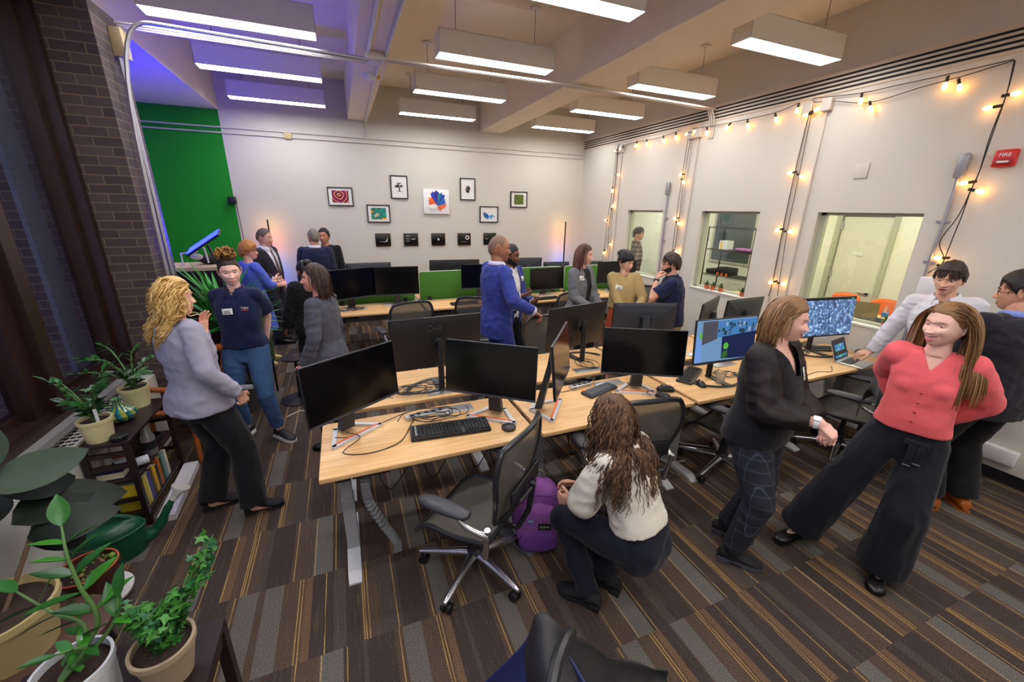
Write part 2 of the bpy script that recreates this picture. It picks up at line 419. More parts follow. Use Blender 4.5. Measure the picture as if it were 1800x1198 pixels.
for k in range(3):
    run('conduit', [(-1.44, 4.55+.04*k, zt-.012-.004*k), (.40, 4.66+.045*k, zt+.01)], .010, cream, 'thin painted conduit between pier and left beam, %s of three' % ('nearest', 'middle', 'farthest')[k], 'thin conduits to the left beam')
tag(MB().rbox((.46, 4.66, 3.455), (.17, .19, .07), .008).build('junction_box', cream), 'white junction box under the left ceiling beam', 'junction box')
for k in range(3):
    run('conduit', smoothpath([(.54, 4.62+.035*k, 3.45), (2.6, 4.62+.035*k, 3.46), (4.66, 4.66+.035*k, 3.45), (4.80, 4.67+.035*k, 3.43), (4.885, 4.68+.035*k, 3.30), (4.89, 4.68+.035*k, 3.10)], 5), .011, cream, 'painted conduit crossing below the beams to the right wall, %s of three' % ('nearest', 'middle', 'farthest')[k], 'conduits crossing to the right wall')
run('conduit', [(.40, -1.5, 3.47), (.40, 4.60, 3.47)], .014, cream, 'left one of two painted conduits along the underside of the left beam')
run('conduit', [(.56, -1.5, 3.47), (.56, 4.6, 3.47), (.52, 4.75, 3.475), (.56, YB-.02, 3.475), (.56, YB-.02, 3.2)], .014, cream, 'right one of two painted conduits along the left beam down the back wall')
sd = thing('smoke_detector', 'round white smoke detector under the left ceiling beam', 'smoke detector', (.46, 5.35, 3.49))
MB().lathe([(0, -.045), (.05, -.045), (.07, -.03), (.085, -.01), (.085, 0), (0, 0)], 28).build('body', pm, sd)
MB().cyl((.09, 0, -.03), (.09, 0, 0), .02).build('yellow_tab', mat('yellow_plastic', (214, 178, 30), .5), sd)
for k, z in enumerate((3.225, 3.15)):
    run('conduit', [(-3.0, YB-.015, z), (XR-.01, YB-.015, z)], .011, cream, '%s of two thin conduits running along the back wall' % ('upper', 'lower')[k])
tag(MB().rbox((-.64, YB-.02, 3.17), (.11, .04, .09), .006).build('junction_box', mat('box_cream', (196, 178, 132), .5)), 'small cream box on the conduits of the back wall', 'junction box')
for px, py, q, r2 in ((1085, 268, (1077, 450), 'farthest'), (1215, 243, (1190, 450), 'middle'), (1420, 200, (1362, 497), 'nearest')):
    a = atx(px, py, XR-.015); zb = 1.0 if r2 == 'farthest' else .9
    for dy in (0, .20 if r2 == 'nearest' else -.14):
        y = a.y-dy if dy > 0 else a.y+dy
        run('conduit', [(XR-.015, y, zb-.6), (XR-.015, y, a.z+.02)], .011, cream, '%s painted conduit behind the %s pair of hanging light strings' % ('right' if dy > 0 else 'left', r2) if 0 else '%s painted vertical conduit by the %s hanging light strings' % ('first' if dy == 0 else 'second', r2), 'conduits behind the %s light strings' % r2)
        tag(MB().rbox((XR-.03, y, a.z+.05), (.06, .10, .12), .006).build('junction_box', cream), '%s painted box on the conduits behind the %s light strings' % ('first' if dy == 0 else 'second', r2), 'junction box', 'painted boxes behind the %s strings' % r2)

# conduits with grey outlet boxes at their top
def pole_box(px, py, qx, qy, label, label2):
    a = atx(px, py, XR-.03); b_ = atx(qx, qy, XR-.02)
    t = thing('outlet_conduit', label, 'conduit', (XR, a.y, 0))
    M = T(-XR, -a.y, 0)
    p = smoothpath([V((XR-.02, b_.y, .3)), V((XR-.02, b_.y, b_.z)), V((XR-.02, a.y+(b_.y-a.y)*.25, a.z-.30)), V((XR-.03, a.y, a.z-.1))], 6)
    MB().tube(p, .013, 10, M).build('tube', steel, t)
    MB().rbox((XR-.03, a.y, a.z), (.05, .075, .20), .02, .02).build('outlet_box', mat('cast_grey', (150, 152, 156), .45, .4), t).matrix_basis = M
    for z in (a.z-.45, a.z-.8): MB().cbox((XR-.012, b_.y, z), (.02, .09, .018)).build('strap', steel, t, smooth=False).matrix_basis = M
pole_box(1691, 291, 1612, 524, 'silver conduit with outlet box beside the nearest window opening', '')
pole_box(1174, 331, 1150, 540, 'silver conduit with outlet box between the two far window openings', '')

# fire alarm pull
fa = atx(1770, 278, XR); f = thing('fire_alarm', 'red fire alarm pull station high on the right wall', 'fire alarm', (XR, fa.y, fa.z))
red = mat('alarm_red', (206, 30, 30), .4)
MB().rbox((-.022, 0, 0), (.044, .125, .125), .008).build('body', red, f)
MB().rbox((-.05, 0, -.028), (.02, .10, .04), .006).build('pull_handle', mat('alarm_red_dark', (150, 40, 34), .4), f)
WMX = Matrix(((0, 0, -1, 0), (-1, 0, 0, 0), (0, 1, 0, 0), (0, 0, 0, 1)))   # text facing -X on the right wall
text('fire_lettering', 'FIRE', .038, T(-.0455, 0, .022) @ WMX, mat('white_ink', (240, 238, 232), .6), f)
MB().box((-.0612, -.035, -.034), (-.060, .030, -.022)).build('white_marks', MATS['white_ink'], f, smooth=False)
p = atx(1515, 300, XR); tag(MB().rbox((XR-.006, p.y, p.z), (.012, .12, .14), .003).build('blank_plate', white), 'blank white cover plate on the right wall above the nearest window', 'cover plate')
p = atx(1640, 500, XR); tag(MB().rbox((XR-.03, p.y, p.z-.02), (.06, .16, .17), .006).build('wall_box', mat('plain_white', (226, 226, 228), .45)), 'square white wall box under the nearest hanging bulbs', 'wall box')
p = atx(1757, 795, XR); tag(MB().rbox((XR-.035, p.y, p.z), (.07, .22, .12), .008).build('wall_box', MATS['plain_white']), 'long white outlet box low on the right wall above the skirting', 'wall box')
# small speaker/camera on the green wall edge
cmt = thing('wall_speaker', 'small black speaker with a trailing wire at the edge of the green wall', 'speaker', (-1.56, YB, 2.17))
blk = mat('black_plastic', (22, 22, 24), .45)
MB().rbox((0, -.06, 0), (.11, .10, .11), .01).build('body', blk, cmt)
MB().tube([(0.04, -.01, -.05), (.05, -.01, -.6), (.06, -.01, -1.3)], .004, 6).build('wire', blk, cmt)

# ------------------------------------------------ string lights on the right wall
wire = mat('string_wire_black', (20, 18, 18), .6)
bulbm = mat('warm_bulb', (255, 190, 110), .3, emit=((255, 178, 84), 17))
sock = mat('bulb_socket', (46, 34, 26), .5)
bulb0 = None
def bulb(p, d, label, group):
    global bulb0
    d = V(d).normalized()
    if bulb0 is None:
        bulb0 = thing('string_bulb', label, 'light bulb', (0, 0, 0))
        MB().cyl((0, 0, -.012), (0, 0, .035), .012, n=12).build('socket', sock, bulb0)
        MB().lathe([(.002, .032), (.010, .036), (.017, .055), (.018, .07), (.012, .088), (.001, .095)], 14).build('glass', bulbm, bulb0); r = bulb0
    else: r = dup(bulb0, None, None, label, group)
    r['group'] = group; r['label'] = label; r.location = p; r.rotation_euler = d.to_track_quat('Z', 'Y').to_euler()
def string(name, pts, label, bulbs, bl, grp):
    P = [atx(x, y, XR-.03) for x, y in pts]
    for k, q in enumerate(P): q.x -= .008*(k % 3)
    tag(MB().tube(smoothpath(P, 5), .0038, 6).build(name, wire), label, 'light string')
    for (x, y), (dx, dy) in bulbs:
        a = atx(x, y, XR-.05); b2 = atx(x+dx, y+dy, XR-.05); bulb(a, b2-a, bl, grp)
dn = (0, 12)
string('light_string', [(1783, 104), (1658, 133), (1580, 150), (1516, 163), (1440, 172), (1432, 173)], 'upper black light string sagging between far right hook and nearest conduit box', [((1666, 136), (-5, 14)), ((1515, 165), (-2, 12))], 'glowing warm bulb on the sagging strings right of the nearest conduit box', 'bulbs on the sagging right strings')
string('light_string', [(1783, 106), (1700, 132), (1620, 154), (1529, 180), (1470, 178), (1432, 180)], 'lower black light string sagging between far right hook and nearest conduit box', [((1685, 141), (2, 14)), ((1529, 180), (2, 12))], 'glowing warm bulb on the sagging strings right of the nearest conduit box', 'bulbs on the sagging right strings')
string('light_string', [(1404, 181), (1363, 198), (1313, 210), (1281, 216), (1242, 223), (1218, 226)], 'black light string along the wall top between the nearest and the middle conduit', [((1404, 183), (-3, 12)), ((1363, 201), (2, 12)), ((1314, 212), (1, 12)), ((1284, 217), (-5, 5)), ((1243, 225), (-1, 12))], 'glowing warm bulb between the nearest and middle conduit boxes', 'bulbs between the nearest and middle conduits')
string('light_string', [(1197, 228), (1166, 240), (1137, 247), (1120, 249), (1095, 256)], 'black light string along the wall top between the middle and farthest conduit', [((1188, 234), (0, 9)), ((1166, 240), (1, 9)), ((1137, 246), (0, 9)), ((1120, 249), (-3, 8)), ((1095, 258), (-6, 5))], 'small glowing warm bulb between the middle and farthest conduit boxes', 'bulbs between the middle and farthest conduits')
for o, (x0, off) in enumerate(((0, 0), (5, 0))):
    string('light_string', [(1783+o*2, 106), (1770, 166), (1745-3*o, 240), (1722, 300), (1708, 333), (1692-o*6, 380), (1672-(o*20), 425), (1660, 458), (1650-o*18, 480)], '%s of two black light strings hanging at the far right' % ('right', 'left')[o],
           [[((1765, 168), (16, -3)), ((1706, 333), (14, 3)), ((1666, 453), (-14, 0))], [((1757, 186), (-16, 3)), ((1713, 319), (-14, 2)), ((1650, 466), (10, 6))]][o], 'glowing warm bulb on the strings hanging at the far right', 'bulbs on the far right hanging strings')
string('light_string', [(1430, 175), (1424, 198), (1399, 302), (1376, 403), (1359, 495), (1352, 520)], 'left light string hanging beside the nearest vertical conduit', [((1427, 199), (-6, 2)), ((1399, 302), (-9, 2)), ((1376, 402), (-9, 2)), ((1364, 494), (-8, 2))], 'glowing warm bulb on the strings by the nearest vertical conduit', 'bulbs by the nearest vertical conduit')
string('light_string', [(1430, 175), (1427, 200), (1406, 308), (1384, 405), (1373, 480), (1368, 520)], 'right light string hanging beside the nearest vertical conduit', [((1425, 197), (9, -4)), ((1402, 306), (6, 4)), ((1380, 406), (9, 1)), ((1368, 497), (8, 2))], 'glowing warm bulb on the strings by the nearest vertical conduit', 'bulbs by the nearest vertical conduit')
string('light_string', [(1212, 228), (1211, 240), (1201, 306), (1188, 391), (1181, 450), (1178, 480)], 'left light string hanging beside the middle vertical conduit', [((1213, 232), (-5, 3)), ((1202, 306), (-8, 1)), ((1192, 383), (-8, 1)), ((1182, 452), (-6, 3))], 'glowing warm bulb on the strings by the middle vertical conduit', 'bulbs by the middle vertical conduit')
string('light_string', [(1212, 228), (1215, 240), (1204, 312), (1193, 391), (1185, 450), (1184, 480)], 'right light string hanging beside the middle vertical conduit', [((1215, 233), (7, -2)), ((1198, 315), (4, 6)), ((1189, 390), (6, 4)), ((1184, 440), (6, 3))], 'glowing warm bulb on the strings by the middle vertical conduit', 'bulbs by the middle vertical conduit')
string('light_string', [(1090, 255), (1085, 262), (1078, 330), (1068, 385), (1062, 440), (1056, 470)], 'left light string hanging beside the farthest vertical conduit', [((1085, 263), (-5, 3)), ((1077, 329), (-1, 7)), ((1068, 387), (-7, 0)), ((1063, 439), (-2, 7))], 'small glowing warm bulb on the strings by the farthest vertical conduit', 'bulbs by the farthest vertical conduit')
string('light_string', [(1090, 255), (1087, 262), (1082, 330), (1072, 385), (1068, 440), (1060, 470)], 'right light string hanging beside the farthest vertical conduit', [((1083, 307), (5, 0)), ((1075, 367), (3, -6)), ((1070, 427), (4, 3))], 'small glowing warm bulb on the strings by the farthest vertical conduit', 'bulbs by the farthest vertical conduit')

ORD = ['first', 'second', 'third', 'fourth', 'fifth', 'sixth', 'seventh', 'eighth', 'ninth', 'tenth']
gb = {}
for o in list(C.objects):
    if o.get('category') == 'light bulb': gb.setdefault(o['group'], []).append(o)
for g, L_ in gb.items():
    hz = 'sagging' in g or 'between' in g; L_.sort(key=(lambda o: -o.location.y) if hz else (lambda o: -o.location.z))
    for k, o in enumerate(L_): o['label'] = '%s glowing bulb from the %s of the %s' % (ORD[k], 'left' if hz else 'top', g.replace('bulbs ', 'strings ').replace('strings on the', 'ones on the'))
# ------------------------------------------------ pictures on the back wall
frb = mat('frame_black', (24, 22, 22), .4); mount = mat('white_mount', (232, 230, 226), .8)
def artmat(name, base, cols, scale, kind='wave', dist=4.0, seed=0):
    m = mat(name, base, .5); t = NT(m); tc = t.n('ShaderNodeTexCoord'); mp = t.n('ShaderNodeMapping'); t.l(tc.outputs['Object'], mp.inputs[0]); mp.inputs['Location'].default_value = (seed, seed*.7, seed*.3)
    if kind == 'wave':
        x = t.n('ShaderNodeTexWave', wave_type='RINGS', rings_direction='Y'); x.inputs['Scale'].default_value = scale; x.inputs['Distortion'].default_value = dist; x.inputs['Detail Scale'].default_value = 1.5
        if not seed: mp.inputs['Location'].default_value = (.02, 0, -.02)
        t.l(mp.outputs[0], x.inputs['Vector']); f = x.outputs['Fac']
    else:
        x = t.n('ShaderNodeTexVoronoi'); x.inputs['Scale'].default_value = scale; n = t.n('ShaderNodeTexNoise'); n.inputs['Scale'].default_value = scale*.6
        t.l(mp.outputs[0], n.inputs['Vector']); f = n.outputs['Fac']
    t.l(t.ramp(f, [(p, lin(c)) for p, c in cols]), t.b.inputs['Base Color']); return m
def picture(cx, cz, w_, h_, label, art, iw=None, ih=None, fr=.018):
    t = thing('framed_picture', label, 'picture', (cx, YB, cz))
    a = MB()
    for x0, z0, x1, z1 in ((-w_/2, -h_/2, w_/2, -h_/2+fr), (-w_/2, h_/2-fr, w_/2, h_/2), (-w_/2, -h_/2+fr, -w_/2+fr, h_/2-fr), (w_/2-fr, -h_/2+fr, w_/2, h_/2-fr)): a.box((x0, -.028, z0), (x1, 0, z1))
    a.build('frame', frb, t, smooth=False)
    MB().box((-w_/2+fr, -.016, -h_/2+fr), (w_/2-fr, -.004, h_/2-fr)).build('mount', mount, t, smooth=False)
    if art is not None: MB().box((-iw/2, -.019, -ih/2), (iw/2, -.015, ih/2)).build('print', art, t, smooth=False)
    return t
picture(.048, 2.27, .41, .31, 'black framed print of a magenta and yellow swirl, far left of the wall', artmat('magenta_swirl', (200, 30, 110), [(.0, (60, 10, 50)), (.3, (190, 20, 100)), (.5, (230, 60, 140)), (.65, (240, 190, 50)), (.85, (150, 20, 80)), (1, (40, 8, 30))], 3.2, seed=0), .27, .20)
picture(.665, 1.995, .40, .31, 'black framed print of teal and amber shapes, lower left of the canvas', artmat('teal_amber', (30, 150, 130), [(.0, (230, 160, 20)), (.42, (240, 180, 40)), (.47, (30, 40, 20)), (.52, (20, 150, 130)), (.65, (10, 110, 100)), (.8, (225, 215, 170))], 9, 'cell', seed=3.3), .26, .20)
picture(3.431, 2.304, .37, .31, 'black framed print of green and gold swirls, far right of the wall', artmat('green_swirl', (80, 120, 40), [(.0, (20, 50, 20)), (.3, (70, 120, 40)), (.5, (200, 180, 60)), (.7, (40, 100, 50)), (1, (20, 40, 20))], 6, seed=.01), .21, .19)
blu = picture(2.785, 2.007, .39, .31, 'black framed print of a splashing blue wave, lower right of the canvas', None)
def shard(mb, pts, y, th=.002): mb.rings([[(x, y, z) for x, z in pts], [(x, y-th, z) for x, z in pts]])
w = MB()
for k in range(14):
    a = R(200+k*11); r0, r1 = .02, .085+.03*sin(k*1.7); shard(w, [(.01+r0*cos(a), .0+r0*sin(a)), (.01+r1*cos(a-.12), r1*sin(a-.12)*.8), (.01+r1*1.05*cos(a+.14), r1*.8*sin(a+.14))], -.0165-.0002*k)
w.mi = 1
for k in range(9):
    a = R(150+k*14); r1 = .10; shard(w, [(-.02, .0), (-.02+r1*cos(a-.1), r1*sin(a-.1)*.8), (-.02+r1*cos(a+.1), r1*.8*sin(a+.1))], -.0197-.0002*k)
w.build('print', [mat('sky_blue_ink', (60, 160, 220), .6), mat('deep_blue_ink', (10, 90, 160), .6)], blu, smooth=False)
ink = mat('black_ink', (34, 36, 34), .8)
tr = picture(1.058, 2.459, .305, .40, 'tall black framed drawing of a dark spreading tree', None)
a = MB(); shard(a, [(-.012, -.07), (.012, -.07), (.005, .02), (-.006, .02)], -.0165); shard(a, [(-.05, -.075), (.05, -.075), (.03, -.066), (-.03, -.066)], -.0167)
for k in range(26):
    x, z = random.uniform(-.07, .07), random.uniform(-.01, .07)
    if abs(x) > .075-.6*max(0, z-.02): continue
    a.add(*(lambda n, r: ([(x+r*1.5*cos(2*pi*i/n)*random.uniform(.6, 1.1), -.017-.0001*k, z+r*.6*sin(2*pi*i/n)) for i in range(n)], [tuple(range(n))]))(9, random.uniform(.01, .018)))
a.build('print', ink, tr, smooth=False)
rk = picture(2.349, 2.468, .305, .40, 'tall black framed drawing of a grey rock shape', None)
a = MB(); shard(a, [(-.03, -.06), (.02, -.07), (.045, -.02), (.05, .03), (.015, .07), (-.02, .05), (-.045, 0)], -.0165); a.mi = 1
for k in range(9):
    x, z = random.uniform(-.025, .03), random.uniform(-.045, .045); shard(a, [(x, z), (x+.018, z+.004), (x+.012, z+.02), (x-.005, z+.016)], -.0172-.0001*k)
a.build('print', [ink, mat('grey_ink', (130, 132, 124), .8)], rk, smooth=False)
cn = thing('canvas_painting', 'large unframed white canvas with an orange and blue paint burst', 'painting', (1.727, YB, 2.223))
MB().rbox((0, -.02, 0), (.49, .04, .44), .004).build('canvas', mat('canvas_white', (240, 238, 236), .8), cn)
cols = [(236, 84, 24), (240, 130, 30), (20, 50, 160), (40, 60, 190), (10, 120, 130), (30, 150, 150), (70, 30, 120), (30, 110, 200)]
ms = [mat('paint_%s' % n, c, .5) for n, c in zip('orange,amber,navy,blue,teal,aqua,violet,azure'.split(','), cols)]
a = MB(); cx, cz = .02, -.075
def ray(ang, r1, wd, mi, k): a.mi = mi; A = R(ang); shard(a, [(cx, cz), (cx+r1*cos(A-wd), cz+r1*sin(A-wd)*1.05), (cx+(r1*1.22)*cos(A), cz+r1*1.22*sin(A)), (cx+r1*cos(A+wd), cz+r1*sin(A+wd))], -.0405-.0003*k)
k = 0
for ang, r1, mi in ((152, .17, 0), (140, .19, 1), (134, .16, 0), (125, .17, 0), (118, .22, 2), (110, .23, 3), (103, .21, 2), (96, .24, 6), (88, .22, 2), (80, .2, 5), (72, .22, 4), (64, .2, 3), (56, .21, 2), (48, .17, 4), (40, .16, 7), (30, .15, 2), (18, .14, 7), (8, .15, 1), (-4, .13, 0), (-18, .11, 1), (-35, .09, 0), (-60, .09, 0), (-85, .07, 0), (165, .15, 0)):
    ray(ang, r1, .11, mi, k); k += 1
a.mi = 8; a.add([(-.06+.075*cos(t*.4)*1.0, -.052, -.085+.045*sin(t*.4)) for t in range(16)], [tuple(range(16))])
a.build('paint_burst', ms+[mat('canvas_white2', (235, 233, 228), .8)], cn, smooth=False)
for k, (x, what) in enumerate(((.706, 'leftmost, with a thin white streak'), (1.216, 'second from left, with small white lines'), (1.74, 'middle one, with a small bright dot'), (2.261, 'fourth, with a pale ring'), (2.803, 'rightmost, half hidden by the bald man'))):
    t = thing('black_plaque', 'small black plaque in the low row, %s' % what, 'picture', (x, YB, 1.53), 0)
    MB().rbox((0, -.012, 0), (.27, .024, .235), .004).build('plate', mat('gloss_black', (16, 13, 15), .25), t)
    a = MB()
    if k == 0: shard(a, [(-.08, -.03), (.02, -.03), (.05, -.02), (.08, .05), (.07, -.035), (.0, -.036)], -.0245)
    elif k == 1:
        for z in (.06, .01, -.03): shard(a, [(-.10, z), (-.03, z), (-.03, z+.008), (-.10, z+.008)], -.0245)
        shard(a, [(-.02, .012), (.09, .02), (.06, .0)], -.0245)
    elif k == 2: a.add([(.018*cos(i*.4), -.0245, .0+.018*sin(i*.4)) for i in range(16)], [tuple(range(15, -1, -1))])
    elif k == 3:
        a.torus((0, 0, 0), .032, .011, 24, 4, T(.06, -.024, .03) @ RX(90) @ Matrix.Scale(.2, 4, (0, 0, 1))); shard(a, [(-.08, -.05), (.05, -.05), (.05, -.045), (-.08, -.045)], -.0245)
    else: shard(a, [(-.1, 0), (-.05, 0), (-.05, .008), (-.1, .008)], -.0245)
    a.build('print', mat('pale_print', (210, 205, 205), .6), t, smooth=False)
# ================================================= furniture
def oak():
    m = mat('oak_laminate', (206, 166, 118), .38); t = NT(m); x, y, z = t.xyz()
    n = t.noise(1, 6, t.comb(t.math('MULTIPLY', x, 3.5), t.math('MULTIPLY', y, 70), t.math('MULTIPLY', z, 30)))
    n2 = t.noise(1, 3, t.comb(t.math('MULTIPLY', x, 1.2), t.math('MULTIPLY', y, 14)))
    f = t.math('ADD', t.math('MULTIPLY', n, .65), t.math('MULTIPLY', n2, .35))
    t.l(t.ramp(f, [(.3, lin((206, 156, 98))), (.5, lin((228, 182, 124))), (.7, lin((240, 202, 150)))]), t.b.inputs['Base Color']); return m
oakm = oak(); edge = mat('oak_edge', (190, 146, 96), .45)
legg = mat('desk_grey', (156, 158, 162), .45, .1); legw = mat('desk_foot_grey', (196, 198, 200), .4); dkm = mat('dark_steel', (44, 44, 48), .4, .4)
alu = mat('brushed_aluminium', (196, 197, 200), .32, .85); blks = mat('satin_black', (26, 26, 28), .35); tray = mat('tray_grey', (118, 120, 124), .5, .2)
chrome = mat('polished_aluminium', (200, 200, 206), .22, .95)
def desk(x0, x1, y0, y1, label, group, z=.75):
    """front edge is y0; feet run under it"""
    t = thing('standing_desk', label, 'desk', ((x0+x1)/2, (y0+y1)/2, 0), 0, group)
    w_, d = (x1-x0), (y1-y0)
    s = 1 if d > 0 else -1; d = abs(d)
    MB().rbox((0, 0, z-.0135), (w_, d, .027), .003, .004).build('desktop', oakm, t)
    for sx in (-1, 1):
        cx = sx*(w_/2-.11)
        l = MB(); l.box((cx-.035, -.05, .03), (cx+.035, .05, .40)); l.box((cx-.029, -.043, .38), (cx+.029, .043, .70)); l.build('leg', legg, t, smooth=False)
        MB().rings([[(cx-.036, -d/2+.0, .0), (cx+.036, -d/2, .0), (cx+.036, -d/2, .012), (cx-.036, -d/2, .012)],
                    [(cx-.038, -d/2+.07, .004), (cx+.038, -d/2+.07, .004), (cx+.038, -d/2+.07, .034), (cx-.038, -d/2+.07, .034)],
                    [(cx-.038, d/2-.07, .004), (cx+.038, d/2-.07, .004), (cx+.038, d/2-.07, .034), (cx-.038, d/2-.07, .034)],
                    [(cx-.036, d/2, .0), (cx+.036, d/2, .0), (cx+.036, d/2, .012), (cx-.036, d/2, .012)]]).build('foot', legw, t, smooth=False)
        MB().box((cx-.04, -d/2+.05, z-.075), (cx+.04, d/2-.05, z-.03)).build('leg_bracket', dkm, t, smooth=False)
    MB().box((-w_/2+.12, .0, z-.10), (w_/2-.12, .055, z-.045)).build('crossbeam', legg, t, smooth=False)
    c = MB(); c.box((-w_/2+.2, .09, z-.2), (w_/2-.2, .095, z-.08)); c.box((-w_/2+.2, .09, z-.205), (w_/2-.2, .22, z-.2)); c.box((-w_/2+.2, .22, z-.205), (w_/2-.2, .225, z-.10)); c.build('cable_tray', tray, t, smooth=False)
    MB().box((-w_/2+.16, -s*.2-.05, z-.075), (-w_/2+.36, -s*.2+.05, z-.028)).build('control_box', blks, t, smooth=False)
    MB().rbox((.22, s*(d/2-.09), z+.003), (.26, .10, .008), .003).build('cable_flap', alu, t)
    return t
GX = [(-.24, 1.03), (1.06, 2.33), (2.37, 3.60), (3.63, 4.86)]
FX = [(-.26, .97), (1.01, 2.24), (2.29, 3.50), (3.55, 4.76)]
od = ['leftmost', 'second', 'third', 'rightmost']
for i, (a, b) in enumerate(GX):
    desk(a, b, 2.0, 2.61, '%s oak standing desk of the row nearest the camera' % od[i].capitalize().lower(), 'desks of the nearest row')
    desk(a, b, 3.36, 2.75, '%s oak standing desk of the middle row, back to back with the nearest row' % od[i], 'desks of the middle row')
for i, (a, b) in enumerate(FX):
    desk(a, b, 5.56, 6.17, '%s oak desk of the far row in front of the green dividers' % od[i], 'desks of the far row')
    desk(a, b, 6.92, 6.31, '%s oak desk behind the green dividers by the back wall' % od[i], 'desks by the back wall')
gf = mat('green_felt', (66, 122, 34), .9, bump=(300, .2)); trimw = mat('light_trim', (200, 206, 196), .5)
dv0 = None
for i, (a, b) in enumerate(FX):
    lab = 'green felt desk divider, %s in the far row' % ('leftmost', 'second from left', 'third from left', 'rightmost')[i]
    if dv0 is None:
        t = dv0 = thing('desk_divider', lab, 'divider', ((a+b)/2, 6.24, .74), 0, 'green desk dividers'); w_ = 1.19
        rb = MB().rbox((0, 0, 0), (w_, .44, .026), .004, .04, 4); MB().add(rb.v, rb.f, T(0, 0, .22) @ RX(90)).build('panel', gf, t)
        o = [(-w_/2+.04, 0), (w_/2-.04, 0), (w_/2, .04), (w_/2, .40), (w_/2-.02, .435), (w_/2-.05, .44), (-w_/2+.05, .44), (-w_/2+.02, .435), (-w_/2, .40), (-w_/2, .04)]
        MB().tube([(x, -.004, z) for x, z in o], .008, 6, closed=True).build('edge_trim', trimw, t)
        for a in (-.45, .45): MB().box((a-.03, -.10, .0), (a+.03, .10, .012)).box((a-.03, -.014, 0), (a+.03, .014, .06)).build('clamp', dkm, t, smooth=False)
    else: dup(dv0, ((a+b)/2, 6.24, .74), None, lab)

# ------------------------------------------------ monitors
scr = mat('black_glossy_screen', (5, 5, 7), .16, spec=.5); bez = mat('bezel_dark', (24, 27, 34), .35); shell = mat('shell_black', (26, 26, 29), .42, bump=(400, .05))
shell2 = mat('shell_slate', (50, 54, 62), .45); orange = mat('orange_inlay', (238, 106, 48), .5); footw = mat('white_metal_foot', (206, 208, 212), .35, .2)
def screen(t, w_, h, M, curved=0, back=shell, chin=.016):
    rb = MB().rbox((0, 0, 0), (w_, h, .016), .004, .006); MB().add(rb.v, rb.f, M @ T(0, .008, 0) @ RX(90)).build('bezel', bez, t)
    MB().box((-w_/2+.006, -.0015, -h/2+chin), (w_/2-.006, .001, h/2-.006), M).build('screen', scr, t, smooth=False)
    MB().box((-w_/2+.001, -.003, -h/2+.001), (w_/2-.001, .002, -h/2+chin-.001), M).build('chin', mat('chin_slate', (62, 64, 74), .4), t, smooth=False)
    rs = []
    for q, y in ((0, .014), (.02, .022), (.10, .034), (.17, .040)):
        a, b = w_/2-.004-q*1.0, h/2-.004-q*.8; a = max(a, .02); b = max(b, .02)
        rs.append([(-a, y, -b), (a, y, -b), (a, y, b), (-a, y, b)])
    MB().rings(rs, M).build('rear_shell', back, t, smooth=(back is shell), ang=60)
def gaming_monitor(label, x, y, zc, yaw, tilt=4, w_=.612, h=.36, group=None, back=shell2, zd=.75, swap=0, footback=.02):
    t = thing('monitor', label, 'monitor', (x, y, zd), yaw, group); M = T(0, 0, zc-zd) @ RX(-tilt)
    screen(t, w_, h, M, back=back)
    # neck
    MB().rings([[(-.045, .10+footback, .02), (.045, .10+footback, .02), (.045, .15+footback, .02), (-.045, .15+footback, .02)],
                [(-.035, .06, zc-zd-.05), (.035, .06, zc-zd-.05), (.035, .095, zc-zd-.05), (-.035, .095, zc-zd-.05)],
                [(-.03, .05, zc-zd+.06), (.03, .05, zc-zd+.06), (.03, .08, zc-zd+.06), (-.03, .08, zc-zd+.06)]]).build('neck', back, t, smooth=False)
    MB().box((-.05, .03, zc-zd-.04), (.05, .065, zc-zd+.05)).build('mount', blks, t, smooth=False)
    # open triangular foot: front bar with an inlay and two arms
    fb = footback
    A, B, A2, B2 = (-.165, .0+fb), (.165, .0+fb), (-.05, .17+fb), (.05, .17+fb)
    f = MB()
    def bar(p, q, wd):
        d = V((q[0]-p[0], q[1]-p[1])).normalized(); n = V((-d.y, d.x))*wd/2; d = d*wd*.3
        f.prism([(p[0]-n.x-d.x, p[1]-n.y-d.y), (q[0]-n.x+d.x, q[1]-n.y+d.y), (q[0]+n.x+d.x, q[1]+n.y+d.y), (p[0]+n.x-d.x, p[1]+n.y-d.y)], .016)
    bar(A, B, .026); bar(A, A2, .026); bar(B, B2, .026); bar(A2, B2, .03)
    f.build('foot', footw, t, smooth=False)
    MB().box((-.145, .006+fb, .0165), (.145, .019+fb, .0185)).build('foot_inlay', orange, t, smooth=False)
    return t
